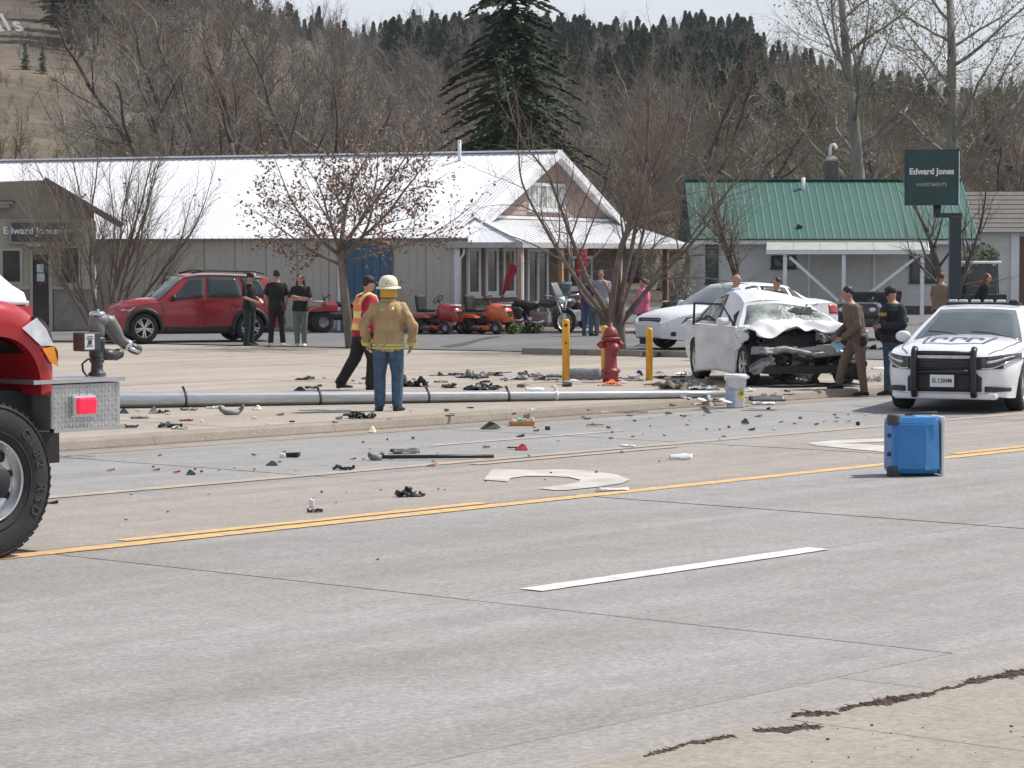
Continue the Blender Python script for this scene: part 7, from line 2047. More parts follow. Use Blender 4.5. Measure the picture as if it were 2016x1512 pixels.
    # ---- hair and headgear
    if hair:
        h = MB()
        h.ball(hp_(0, .018, .028), (.083, .094, .094), 16, 12, M=HM)
        if style == 'long':
            for q in range(-4, 5):
                a = q * .42; p0 = hp_(.06 * math.sin(a), .03 + .05 * math.cos(a), .03)
                h.tube([p0, hp_(.085 * math.sin(a), .03 + .07 * math.cos(a), -.12), hp_(.105 * math.sin(a), .03 + .09 * math.cos(a), -.30)], [.035, .036, .022], 8)
        if style == 'bun': h.ball(hp_(0, .08, .085), .045)
        if style == 'pony': h.tube([hp_(0, .09, .03), hp_(0, .15, -.05), hp_(0, .13, -.20)], [.03, .035, .015], 8)
        g = remesh(h, .011, 2, .004, seed, 30); g.name = 'hair'; g.materials.clear(); g.materials.append(hair); link('hair', g, o)
    if hat == 'cap':
        c_ = MB(); pr = [(.088, .0), (.090, .03), (.078, .075), (.045, .098), (0, .104)]
        c_.lathe([(r, z) for r, z in pr], 18, hp_(0, .004, .028), HM, sy=1.12)
        ct = c_.build('cap', hatm, o)
        v_ = MB(); v_.grid(lambda u, v: hp_(lerp(-.075, .075, u), -.085 - .085 * v * (1 - (2 * u - 1) ** 2 * .6), .036 - .02 * v - .018 * (2 * u - 1) ** 2), 8, 4); solidify(v_.build('visor', hatm, ct), .006)
    o['hc'] = 0; del o['hc']
    return o, hp_, shoulder, sh, A_, G_, sc, tp
def G3(px, py, z): return gnd(px, py, z)

# 1 firefighter in tan coat, back to us
M_TANC = cm('tan_turnout_cloth', (.42, .285, .15), var=.22, scale=5)
M_LIME = mat('lime_reflective', (.55, .55, .16), .5, var=.15, scale=14)
ff, hp_, sho, sh_, A_, G_, sc, tp = person('firefighter in tan coat and white helmet seen from behind', G3(765, 809, LOT), 1.76, 176, M_TANC, M_JEAN, M_SHOEB, hair=M_HAIRB, w=1.10, puff=.024, hem=.80, bag=1.16,
    arms=dict(L=((.335, .03, 1.13), (.300, -.10, .90)), R=((-.335, .03, 1.13), (-.300, -.10, .90))), legs=dict(L=((.120, -.02, .50), (.115, .02, .085), .35), R=((-.120, -.02, .50), (-.12, .02, .085), -.35)), topfold=.020, headyaw=8, seed=3)
for z0, z1, rr in ((.835, .86, .0), (.875, .90, .0)):
    b = MB(); rings = []
    for z in (z0, z1):
        rings.append([Vector((.221 * math.cos(6.283 * k / 28), .172 * math.sin(6.283 * k / 28), z)) for k in range(28)])
    b.loft(rings, caps=False); solidify(b.build('reflective_band', M_LIME, ff), .006, 0)
pt = MB(); pt.grid(lambda u, v: Vector((lerp(-.10, .10, u) * (1 - .4 * v), .152 - .055 * v, 1.35 + .085 * v)), 6, 5); solidify(pt.build('shoulder_patch', M_LIME, ff), .02, 0)
for k, s in (('L', 1), ('R', -1)):
    e, w_ = Vector(A_[k][0]), Vector(A_[k][1]); d = (w_ - e).normalized(); c = e.lerp(w_, .88)
    MB().tube([c - d * .025, c + d * .025], .074, 14, caps=False).build('cuff_band', M_LIME, ff)
M_HELM = mat('cream_white_helmet', (.72, .70, .52), .35, var=.06)
hl = link('helmet', None, ff)
MB().lathe([(.085, 0), (.098, .03), (.090, .065)], 18, (0, .01, 1.44), sx=1.05, caps=False).build('collar', M_TANC, ff)
sm = MB(); sm.tube([(0, .165, 1.36), (0, .178, 1.15), (0, .165, .92)], .004, 4); sm.build('back_seam', M_TANC, ff)
for s_ in (1, -1): MB().cbox((s_ * .10, .187, .60 + .33), (.09, .012, .10), .004).build('hip_pocket', M_TANC, ff) if False else MB().cbox((s_ * .085, .135, .76), (.11, .014, .12), .005).build('jeans_pocket', M_JEAN, ff)
MB().lathe([(.128, .0), (.130, .03), (.122, .075), (.100, .115), (.062, .142), (0, .152)], 24, hp_(0, .0, .045), Matrix.Rotation(-.06, 3, 'X'), sy=1.14).build('helmet_shell', M_HELM, hl)
MB().lathe([(.120, .0), (.165, -.018), (.172, -.030), (.165, -.034), (.118, -.010)], 26, hp_(0, .004, .05), Matrix.Rotation(-.06, 3, 'X'), sy=1.2, caps=False).build('helmet_brim', M_HELM, hl)
MB().bar(hp_(0, -.16, .12), hp_(0, .155, .12), .02, .02).build('helmet_ridge', M_HELM, hl)
for x in (-.012, .026): MB().ball(hp_(x, .141, .078), (.013, .005, .014), 8, 6).build('helmet_marking', mat('dark_green_decal', (.03, .05, .035), .6), hl)
nm = MB(); nm.grid(lambda u, v: hp_(.105 * math.sin(lerp(-1.9, 1.9, u)), .02 + .118 * math.cos(lerp(-1.9, 1.9, u)), lerp(-.105, .04, v)), 16, 5); solidify(nm.build('neck_flap', mat('mustard_cloth', (.55, .32, .03), .8, var=.12), hl), .012, 0)
# 2 person in high visibility vest striding to the right
M_REDS = cm('red_fleece', (.36, .012, .035))
vp, hp_, sho, sh_, A_, G_, sc, tp = person('person in orange safety vest and red shirt walking behind the pole', G3(716, 767, LOT), 1.78, 112, M_REDS, M_BLACKC, M_SHOEB, hair=M_HAIRD, hat='cap', hatm=mat('black_cap', (.02, .02, .022), .7), w=1.12, puff=.022,
    arms=dict(L=((.25, .02, 1.15), (.20, -.16, .98)), R=((-.25, .06, 1.14), (-.20, -.10, .93))), legs=dict(L=((.10, .10, .49), (.11, .33, .11), .05), R=((-.10, -.12, .50), (-.10, -.08, .085), -.05)), lean=.10, seed=5, hem=.82, bag=1.35)
M_HV = mat('orange_hi_vis', (.82, .22, .09), .7, var=.08, scale=14); M_HVY = mat('yellow_hi_vis', (.80, .62, .22), .6, var=.1)
def vest_ring(z0, z1, inf, m, name, a0=0, a1=6.283):
    b = MB(); b.grid(lambda u, v: Vector(((interp([(t[0], t[1]) for t in TORSO], lerp(z0, z1, v)) * 1.12 + inf) * math.cos(lerp(a0, a1, u)), (interp([(t[0], t[2]) for t in TORSO], lerp(z0, z1, v)) * 1.19 + inf) * math.sin(lerp(a0, a1, u)), lerp(z0, z1, v))) + sh_(lerp(z0, z1, v)), 30, 5)
    o = b.build(name, m, vp); solidify(o, .006, 0); return o
vest_ring(.92, 1.22, .040, M_HVY, 'vest_lower'); vest_ring(1.02, 1.10, .047, M_HV, 'vest_band')
for a0, a1 in ((.75, 2.4), (3.9, 5.5)): vest_ring(1.215, 1.42, .040, M_HV, 'vest_panel', a0, a1)
for s in (1, -1):
    pts = [Vector((s * .12, .145, 1.30)), Vector((s * .135, .09, 1.43)), Vector((s * .135, .0, 1.468)), Vector((s * .13, -.09, 1.43)), Vector((s * .115, -.15, 1.30))]
    mb = MB(); mb.tube([p + sh_(p.z) for p in pts], .034, 8); mb.build('vest_strap', M_HVY, vp)
# 3-5 the three onlookers by the red crossover
p3 = person('person in black with a black cap standing at the red car tail', G3(491, 679, LOT + .02), 1.70, 62, M_BLACKC, cm('dark_green_trousers', (.02, .03, .03)), M_SHOEB, hair=M_HAIRD, hat='cap', hatm=MAT['black_cap'], arms=dict(L=((.24, -.02, 1.14), (.12, -.26, 1.06)), R=((-.24, -.02, 1.14), (-.12, -.26, 1.04))), nod=.35, sleeve='short', seed=7, w=1.05)
MB().ball(p3[1](.05, -.075, .07), (.045, .02, .045), 10, 8).build('cap_front', M_SHOEW, p3[0])
ph = MB().cbox((0, 0, 0), (.07, .012, .14), .006).build('phone', M_SHOEW, p3[0]); ph.location = (0, -.345, 1.06); ph.rotation_euler = (-.7, 0, 0)
person('tall person in black with tied up hair seen from behind', G3(545, 681, LOT + .02), 1.76, 190, M_BLACKC, M_BLACKC, M_SHOEW, hair=M_HAIRD, style='bun', sleeve='short', arms=dict(L=((.26, .0, 1.16), (.20, -.14, 1.0)), R=((-.25, .02, 1.15), (-.23, -.04, .92))), legs=dict(L=((.115, -.01, .5), (.14, .02, .085), .3), R=((-.115, -.01, .5), (-.14, .02, .085), -.3)), seed=9, puff=.022, w=1.04, hem=.78)
person('person with long dark hair, black shirt and green trousers, arms folded', G3(592, 682, LOT + .02), 1.67, -8, M_BLACKC, cm('grey_green_trousers', (.11, .135, .115)), M_SHOEW, hair=M_HAIRD, style='long', sleeve='short', arms=dict(L=((.25, -.05, 1.14), (-.04, -.19, 1.19)), R=((-.25, -.05, 1.14), (.05, -.21, 1.13))), seed=11, w=1.06, puff=.02, legs=dict(L=((.09, -.01, .5), (.09, .02, .085), .2), R=((-.09, -.01, .5), (-.09, .02, .085), -.2)))
# 6-8 onlookers under the bare tree
person('person in purple shirt and jeans with back turned by the shop porch', G3(1157, 661, LOT + .03), 1.58, 150, cm('purple_print_cloth', (.055, .025, .11), var=.4), M_JEAN, M_SHOEB, hair=M_HAIRD, sleeve='short', w=1.1, seed=13)
person('man in grey shirt standing behind the hydrant', G3(1183, 661, LOT + .03), 1.72, -12, cm('grey_shirt', (.30, .30, .32)), cm('grey_trousers', (.17, .165, .16)), M_SHOEB, skin=M_SKINR, hair=M_HAIRB, sleeve='short', w=1.15, seed=15, arms=dict(L=((.24, .0, 1.16), (.14, -.16, 1.38)), R=((-.25, .02, 1.15), (-.22, -.08, .92))))
pk = person('person in pink top and jeans holding up a phone by the tree', G3(1266, 682, LOT + .022), 1.56, -70, cm('pink_cloth', (.66, .16, .27), var=.2), M_JEAND, M_SHOEW, skin=M_SKINR, hair=M_HAIRD, style='pony', sleeve='long', w=1.18, seed=17, arms=dict(L=((.26, .0, 1.2), (.20, .02, 1.45)), R=((-.25, -.05, 1.17), (-.10, -.24, 1.12))))
# 9-10 men behind the wreck
person('bald man in light blue shirt behind the crashed car door', G3(1447, 708, LOT), 1.74, 78, cm('light_blue_shirt', (.30, .36, .52)), cm('khaki_trousers', (.22, .19, .13)), M_SHOEB, skin=M_SKINR, w=1.15, seed=19, arms=dict(L=((.25, -.05, 1.15), (.18, -.25, 1.12)), R=((-.25, .0, 1.15), (-.2, -.2, 1.05))), nod=.2)
person('dark haired person behind the roof of the crashed car', G3(1530, 712, LOT), 1.68, -60, M_BLACKC, M_JEAND, M_SHOEB, skin=M_SKINR, hair=M_HAIRD, seed=21)
# 11 trooper in brown stepping to the left
M_TRB = cm('trooper_brown_shirt', (.135, .098, .072)); M_TRT = cm('trooper_taupe_trousers', (.15, .105, .085)); M_BELT = mat('black_duty_belt', (.016, .014, .014), .5)
tr, hp_, sho, sh_, A_, G_, sc, tp = person('trooper in brown uniform stepping towards the crashed car', G3(1688, 778, .02), 1.73, -80, M_TRB, M_TRT, M_SHOEB, skin=M_SKINR, hair=M_HAIRD, w=1.12, lean=.22, puff=.018,
    arms=dict(L=((.27, -.08, 1.10), (.16, -.30, .92)), R=((-.25, -.10, 1.10), (-.12, -.33, .95))), legs=dict(R=((-.10, -.20, .54), (-.10, -.28, .19), -.05), L=((.10, .02, .50), (.10, .08, .085), .05)), nod=.25, seed=23)
b = MB(); b.loft([[Vector((.200 * math.cos(6.283 * k / 24), .148 * math.sin(6.283 * k / 24), z)) for k in range(24)] for z in (.925, .975)], caps=False); solidify(b.build('duty_belt', M_BELT, tr), .012, 0)
MB().cbox((.21, .02, .87), (.05, .10, .17), .02).build('holster', M_BELT, tr); MB().cbox((.05, -.155, .94), (.08, .04, .07), .01).build('belt_pouch', M_BELT, tr)
MB().ball((.09, -.175, 1.33), (.022, .008, .026), 8, 6).build('badge', mat('brass_badge', (.55, .45, .25), .4, metal=.4), tr)
MB().cbox((.185, -.03, 1.38), (.012, .09, .10), .004).build('shoulder_patch', mat('gold_patch', (.38, .30, .12), .7), tr)
pp_ = MB().cbox((0, 0, 0), (.24, .13, .006), .002).build('folded_paper', mat('pale_blue_paper', (.22, .45, .55), .6, var=.2, scale=9), tr); pp_.location = (.13, -.37, .80); pp_.rotation_euler = (.8, .5, .4)
# 12 officer in dark vest
of, hp_, sho, sh_, A_, G_, sc, tp = person('officer in dark vest with yellow lettering beside the patrol car', G3(1757, 778, .008), 1.74, -62, cm('dark_navy_jacket', (.022, .026, .038)), M_JEAN, mat('brown_boots', (.06, .03, .025), .6), hair=M_HAIRD, hat='cap', hatm=MAT['black_cap'], w=1.18, puff=.026,
    arms=dict(L=((.27, .0, 1.13), (.08, -.26, 1.10)), R=((-.27, .0, 1.13), (-.06, -.27, 1.08))), nod=.5, seed=25, legs=dict(L=((.10, .0, .5), (.12, .06, .085), .1), R=((-.09, -.02, .5), (-.08, -.04, .085), -.1)))
vs_ = MB(); rings = []
for z in (.98, 1.08, 1.2, 1.3, 1.38):
    rings.append([Vector(((interp([(t[0], t[1]) for t in TORSO], z) * 1.18 + .045) * math.cos(6.283 * k / 28), (interp([(t[0], t[2]) for t in TORSO], z) * 1.28 + .045) * math.sin(6.283 * k / 28), z)) for k in range(28)])
vs_.loft(rings); vo = vs_.build('vest', cm('black_vest_cloth', (.012, .015, .022)), of)
pan_ = MB().cbox((0, -.196, 1.285), (.25, .012, .085), .004).build('lettering_panel', M_BELT, vo)
t = text_mb('SHERIFF', .066, .004, .002, .95); t.move(Matrix.Translation((0, -.206, 1.285)) @ Matrix.Rotation(math.pi / 2, 4, 'X')).build('lettering', mat('gold_lettering', (.72, .46, .05), .6), pan_)
MB().cbox((.16, .10, 1.20), (.03, .16, .09), .01).build('side_pouch', M_BELT, vo)
MB().cbox((.05, -.20, 1.15), (.10, .03, .10), .01).build('front_pouch', M_BELT, vo)
# 13-14 by the sign post
p = at(1853, 600, 63); person('man in tan shirt beside the sign post', (p.x, p.y, LOT + .022), 1.70, 150, cm('tan_tee', (.20, .15, .10)), M_BLACKC, M_SHOEB, hair=M_HAIRB, sleeve='short', w=1.1, seed=27)
p = at(1930, 600, 66); person('red haired person in black behind the patrol car light bar', (p.x, p.y, LOT + .022), 1.66, 60, M_BLACKC, M_BLACKC, M_SHOEB, skin=M_SKIN, hair=M_HAIRR, style='long', lean=.25, seed=29)
# ------------------------------------------------------------------ crash debris
M_DBK = mat('broken_black_plastic', (.018, .018, .021), .5, var=.4, scale=14); M_DGR = mat('broken_grey_plastic', (.17, .175, .18), .55, var=.3, scale=14)
M_DSL = mat('silver_trim', (.52, .53, .54), .35, metal=.4, var=.2, scale=14); M_DWH = mat('broken_white_panel', (.66, .66, .65), .5, var=.1, scale=10)
M_DRD = mat('red_lens_fragment', (.35, .025, .04), .4, var=.3, scale=20); M_DOR = mat('orange_plastic', (.52, .20, .06), .6, var=.2, scale=15)
M_DYL = mat('yellow_plastic', (.62, .38, .06), .6, var=.2); M_DPU = mat('purple_plastic', (.05, .02, .14), .5); M_DBR = mat('rusty_brown_scrap', (.13, .085, .06), .8, var=.3, scale=12)
M_DCR = mat('cream_foam', (.66, .60, .45), .7, var=.1); M_DBL = mat('pale_blue_plastic', (.36, .42, .50), .5, var=.2, scale=12); M_CLR = mat('clear_film', (.62, .62, .64), .25, var=.25, scale=9)
def dbase(px, py):
    g = gnd(px, py, 0.0); u, v = uv(g)
    if v > 8.1: g = gnd(px, py, LOT)
    elif v > 7.8: g = gnd(px, py, .02)
    return g
def crumple(mb, W, D, Hh, r, nx=12, ny=8, amp=1.0):
    sd = r.uniform(0, 50)
    def f(u, v):
        e = noise.noise(Vector((u * 3.1, v * 2.3, sd))) * .5 + .25; k = noise.noise(Vector((u * 7 + sd, v * 6, 2)))
        sx_ = 1 + .25 * noise.noise(Vector((v * 4, sd, 1))); return Vector(((u - .5) * W * sx_, (v - .5) * D * (1 + .3 * k), max(.004, Hh * clamp(e + .55 * k * amp, 0.02, 1))))
    mb.grid(f, nx, ny, smooth=False); return mb
def piece(kind, px, py, wpx, hpx, m, label, r, name='debris_piece', group=None, rz=None):
    g = dbase(px, py); s = FPX / g.y; W = wpx / s; Hh = max(.012, hpx / s * .8)
    rz = r.uniform(-.35, .35) if rz is None else rz
    mb = MB()
    if kind == 'crumple': crumple(mb, W, W * r.uniform(.35, .6), Hh, r); o = mb.build(name, m); solidify(o, .008, 0)
    elif kind == 'panel':
        b = r.uniform(.5, 1.0)
        mb.grid(lambda u, v: Vector(((u - .5) * W, (v - .5) * W * .4, .012 + Hh * b * (1 - (2 * v - 1) ** 2) * .8 + .015 * noise.noise(Vector((u * 4, v * 4, px * .1))))), 10, 8); o = mb.build(name, m); solidify(o, .008, 0)
    elif kind == 'strip':
        n = 8; pts = [Vector(((t / n - .5) * W, .02 * math.sin(t * 1.3), .016 + Hh * .25 * abs(math.sin(t * .8 + px)))) for t in range(n + 1)]
        for a, b in zip(pts, pts[1:]): mb.bar(a, b, max(.03, Hh * .5), .014)
        o = mb.build(name, m)
    elif kind == 'bar':
        mb.tube([Vector((-W / 2, 0, .03)), Vector((0, .01, .03)), Vector((W / 2, 0, .03))], .022, 6); o = mb.build(name, m)
    elif kind == 'arc':
        pts = [Vector((W / 2 * math.cos(a), .04 * math.sin(3 * a), .02 + Hh * (1 - abs(math.sin(a))) )) for a in [math.pi * k / 10 for k in range(11)]]
        mb.tube(pts, [.02 + .02 * math.sin(math.pi * k / 10) for k in range(11)], 7); o = mb.build(name, m)
    elif kind == 'wedge':
        mb.add([(-W / 2, -.06, .004), (W / 2, -.08, .004), (W / 2, .08, .004), (-W / 2, .07, .004), (-W * .05, -.03, Hh), (W * .25, -.02, Hh * .75), (W * .2, .04, Hh * .8), (-.0, .04, Hh * .9)], [(0, 3, 2, 1), (4, 5, 6, 7), (0, 1, 5, 4), (1, 2, 6, 5), (2, 3, 7, 6), (3, 0, 4, 7)]); o = mb.jitter(.02, 9, px).build(name, m)
    elif kind == 'tangle':
        crumple(mb, W, W * .5, Hh, r, 14, 9, 1.4)
        for k in range(5):
            a = Vector((r.uniform(-.4, .4) * W, r.uniform(-.2, .2) * W, .02)); pts = [a]
            for q in range(4): pts.append(pts[-1] + Vector((r.uniform(-.2, .2) * W, r.uniform(-.1, .1) * W, r.uniform(-.3, .5) * Hh)))
            pts = [Vector((p.x, p.y, clamp(p.z, .012, Hh * 1.1))) for p in pts]; mb.tube(pts, r.uniform(.008, .02), 5)
        o = mb.build(name, m); solidify(o, .006, 0)
    elif kind == 'chip':
        k = r.randint(4, 6); ring = [(W / 2 * r.uniform(.6, 1) * math.cos(6.283 * q / k), W / 2 * r.uniform(.4, .9) * math.sin(6.283 * q / k)) for q in range(k)]
        mb.prism(ring, 0.003, Hh * r.uniform(.5, 1)); mb.v = [(x, y, z + (x * .25 if z > .004 else 0)) for x, y, z in mb.v]; o = mb.build(name, m)
    else:
        o = mb.cbox((0, 0, Hh / 2), (W, W * .6, Hh), Hh * .2).jitter(W * .12, 3 / max(W, .05), px).build(name, m)
    o.location = g + Vector((0, 0, .004)); o.rotation_euler = (0, 0, rz)
    if label: tag(o, label, 'debris', group)
    return o
R5 = random.Random(55)
DEB = [
 ('crumple', 600, 748, 36, 13, M_DBK, 'torn black bumper fragment on the apron left of the vest wearer'),
 ('crumple', 614, 765, 26, 10, M_DBK, 'small black crumpled plastic just behind the pole'),
 ('wedge', 590, 770, 20, 11, M_DBK, 'black plastic wedge touching the back of the pole'),
 ('tangle', 812, 761, 56, 30, M_DBK, 'tangled black engine part behind the firefighter legs'),
 ('strip', 873, 742, 56, 8, M_DBK, 'straight black trim strip lying beyond the pole'),
 ('tangle', 930, 744, 66, 16, M_DGR, 'dark grey crumpled scrap joined to the long black strip'),
 ('strip', 985, 736, 46, 6, M_DBK, 'thin black strip pointing at the shop porch'),
 ('crumple', 1012, 748, 54, 15, M_DSL, 'heap of silver and white torn sheet beyond the pole'),
 ('tangle', 948, 768, 66, 18, M_DBK, 'dark crumpled bumper part resting behind the pole'),
 ('crumple', 1060, 738, 16, 11, M_DWH, 'small white crumpled scrap beside the dark red strip'),
 ('panel', 1092, 744, 32, 10, mat('dark_teal_plastic', (.03, .06, .065), .5), 'dark teal plastic shell next to the tall bollard'),
 ('strip', 1078, 751, 56, 6, mat('dark_maroon_plastic', (.08, .02, .03), .5), 'dark red trim strip before the tall bollard'),
 ('strip', 1104, 760, 20, 8, M_DSL, 'pale bent rod between the tall bollard and the pole', .9),
 ('panel', 1152, 748, 66, 32, M_DGR, 'large grey curved bumper cover beside the hydrant'),
 ('crumple', 1166, 738, 34, 14, M_DSL, 'silver lamp frame on top of the grey bumper cover'),
 ('wedge', 1258, 740, 18, 14, M_DPU, 'dark purple shard between hydrant and bollard'),
 ('strip', 1240, 752, 56, 8, M_DBR, 'rusty brown stick lying right of the hydrant'),
 ('strip', 1228, 748, 40, 8, M_DBK, 'black flat trim behind the orange rag'),
 ('panel', 1052, 770, 36, 9, M_DWH, 'white flat panel resting against the pole'),
 ('tangle', 1345, 766, 96, 26, mat('torn_soil_and_concrete', (.17, .145, .115), .95, var=.5, scale=11, bump=.8, bscale=18), 'torn up footing of soil and concrete by the crashed car'),
 ('crumple', 1384, 768, 52, 14, M_DBL, 'pale blue broken shell near the bucket'),
 ('crumple', 1304, 745, 18, 9, M_DBK, 'little black lump beside the bollard by the crash'),
 ('crumple', 1335, 744, 26, 8, M_DBK, 'flat black scrap near the crashed car door'),
 ('crumple', 1280, 703, 40, 18, M_DBK, 'black plastic tub on the low kerb behind the bollard'),
 ('wedge', 243, 814, 20, 11, M_DBK, 'black wedge in front of the pole by the bumper corner'),
 ('crumple', 275, 824, 34, 10, M_DGR, 'grey crumpled scrap in front of the pole by the bumper'),
 ('wedge', 302, 814, 18, 18, M_DGR, 'upright grey plastic tab in front of the pole'),
 ('crumple', 322, 814, 24, 11, M_DBK, 'black crumpled scrap beside the grey tab'),
 ('crumple', 372, 808, 32, 9, M_DGR, 'dark grey piece below the first pole strap'),
 ('crumple', 424, 804, 34, 9, M_DWH, 'white scrap touching the front of the pole'),
 ('arc', 456, 817, 46, 18, M_DGR, 'grey arched plastic bracket in front of the pole'),
 ('wedge', 506, 807, 16, 10, M_DCR, 'small cream and black shard in front of the pole'),
 ('crumple', 367, 829, 24, 7, M_DRD, 'crushed red lens on the apron near the kerb'),
 ('crumple', 336, 842, 44, 15, M_DBK, 'black and silver lamp bracket at the kerb edge'),
 ('crumple', 354, 845, 28, 12, M_DSL, 'silver torn scrap next to the black lamp bracket'),
 ('crumple', 250, 842, 44, 12, M_DBK, 'black splash guard scrap under the engine bumper'),
 ('chip', 551, 818, 24, 6, M_DGR, 'grey flat chip between pole and kerb'),
 ('strip', 640, 812, 108, 10, M_DBL, 'long pale blue trim strip in front of the pole'),
 ('tangle', 712, 824, 54, 20, M_DBK, 'black and metal lamp unit at the firefighter feet'),
 ('wedge', 733, 852, 15, 17, M_DCR, 'cream shard standing in the gutter'),
 ('strip', 142, 902, 96, 9, M_DSL, 'long silver trim strip beside the engine wheel'),
 ('chip', 217, 927, 22, 5, M_DRD, 'red lens fragment nearest the engine wheel'),
 ('chip', 306, 927, 18, 5, M_DRD, 'red lens fragment, middle of the three red ones'),
 ('chip', 347, 931, 18, 5, M_DRD, 'red lens fragment next to the small black clip'),
 ('wedge', 375, 934, 17, 11, M_DBK, 'small black clip on the far lane'),
 ('wedge', 535, 916, 24, 11, M_DBK, 'bent black clip left of the black box'),
 ('chunk', 576, 900, 28, 10, M_DBK, 'small black box with white end on the far lane'),
 ('chunk', 556, 901, 12, 9, M_DWH, 'white cap beside the small black box'),
 ('crumple', 677, 925, 42, 17, M_DBK, 'curled black rubber piece on the far lane'),
 ('chip', 694, 905, 18, 5, M_DRD, 'red and white chip near the grey hook'),
 ('panel', 797, 893, 56, 12, mat('charcoal_plastic', (.05, .055, .06), .5), 'charcoal flat panel on the far lane'),
 ('arc', 741, 906, 26, 12, M_DGR, 'grey hook shaped plastic at the end of the black bar'),
 ('bar', 860, 905, 226, 5, M_DBK, 'long straight black bar lying along the far lane', ),
 ('chip', 850, 918, 24, 5, M_DOR, 'orange chip below the long black bar'),
 ('tangle', 808, 978, 54, 20, M_DBK, 'crumpled black plastic in the turn lane near the yellow line'),
 ('crumple', 620, 1009, 30, 14, M_DBK, 'crushed black lid with white scrap in the turn lane'),
 ('chunk', 614, 1000, 12, 22, M_DWH, 'white crushed cup in the turn lane'),
 ('wedge', 966, 845, 38, 19, M_DBK, 'black triangular bracket on the far lane'),
 ('chunk', 1078, 847, 10, 9, M_DPU, 'purple bottle cap on the far lane'),
 ('chip', 1055, 850, 14, 8, M_DGR, 'grey star shaped scrap near the orange tray'),
 ('chip', 1024, 861, 20, 6, M_DBK, 'dark flat chip below the orange tray'),
 ('wedge', 1026, 886, 22, 14, M_DRD, 'dark red lamp corner on the far lane'),
 ('strip', 1010, 885, 20, 5, M_DBK, 'black tongue attached to the dark red lamp corner'),
 ('panel', 1236, 881, 30, 6, M_DWH, 'white sliver at the far yellow line'),
 ('panel', 1340, 905, 46, 19, M_DWH, 'white foam cup crushed in the turn lane'),
 ('strip', 1245, 815, 62, 6, M_DGR, 'grey trim strip in the far gutter'),
 ('strip', 1172, 840, 34, 5, M_DGR, 'thin grey strip on the far lane below the gutter'),
 ('panel', 1206, 967, 62, 5, M_CLR, 'pale plastic film beside the yellow line'),
 ('chip', 1393, 801, 36, 6, M_DYL, 'yellow plastic sheet in the gutter left of the bucket'),
 ('chip', 1368, 800, 20, 7, M_DWH, 'white paper scrap in the gutter beside the yellow sheet'),
 ('panel', 1510, 791, 70, 16, mat('dark_grey_panel', (.07, .07, .075), .5), 'dark undertray panel lying right of the bucket'),
 ('panel', 1502, 797, 46, 6, M_DWH, 'white strip under the dark undertray panel'),
 ('strip', 1554, 780, 22, 8, M_DBR, 'brown bent clip beside the undertray panel'),
 ('wedge', 1466, 835, 14, 14, M_DBK, 'small black upright clip below the bucket'),
 ('chip', 1480, 848, 17, 6, M_DBK, 'black chip on the far lane below the bucket'),
 ('chip', 1494, 821, 22, 5, M_DGR, 'grey chip right of the upright clip'),
 ('chip', 1513, 807, 12, 6, M_DBK, 'black chip below the white strip'),
 ('chip', 1607, 837, 13, 5, M_DBK, 'dark oval chip in front of the trooper'),
 ('chip', 1646, 831, 16, 4, M_DGR, 'grey oblong chip in front of the trooper'),
 ('chunk', 1689, 838, 8, 9, M_DBK, 'black rubber ball in front of the officer'),
 ('chip', 1712, 899, 14, 5, M_DWH, 'white scrap left of the blue cooler'),
 ('crumple', 1722, 752, 30, 30, M_CLR, 'crumpled clear plastic sheet between the two officers'),
 ('panel', 1728, 728, 24, 8, M_DWH, 'white panel scrap behind the two officers'),
 ('crumple', 1726, 690, 40, 20, M_DBK, 'black and white body panel lying on the asphalt behind the officers'),
 ('chip', 743, 1104, 8, 5, M_DBR, 'lone brown stone in the near lane'),
 ('chip', 487, 1043, 8, 5, M_DBR, 'lone brown stone beside the yellow line'),
 ('chip', 104, 992, 26, 6, M_DBK, 'black flat scrap beside the engine tyre'),
]
for d in DEB:
    piece(d[0], d[1], d[2], d[3], d[4], d[5], d[6], R5, rz=(d[7] if len(d) > 7 else (0.12 if d[0] == 'bar' else None)))
# orange tray with scraps
g = dbase(1027, 838); s = FPX / g.y
tray = thing('food_tray', 'orange tray with white and green scraps on the far lane', 'tray', g, .1)
W_ = 46 / s
MB().box((0, 0, .012), (W_, .16, .016)).build('tray_base', M_DOR, tray)
for sx_ in (-1, 1): MB().box((sx_ * W_ / 2, 0, .035), (.014, .17, .05)).build('tray_side', M_DOR, tray)
for sy in (-1, 1): MB().box((0, sy * .082, .032), (W_, .012, .045)).build('tray_side', M_DOR, tray)
for x, z, m in ((-.10, .06, M_DWH), (-.03, .07, mat('mint_green_paper', (.30, .55, .45), .6)), (.03, .065, M_DCR), (.12, .075, M_DCR)):
    MB().cbox((x, 0, z), (.07, .07, .05), .012).jitter(.02, 12, x * 9).build('scrap', m, tray)
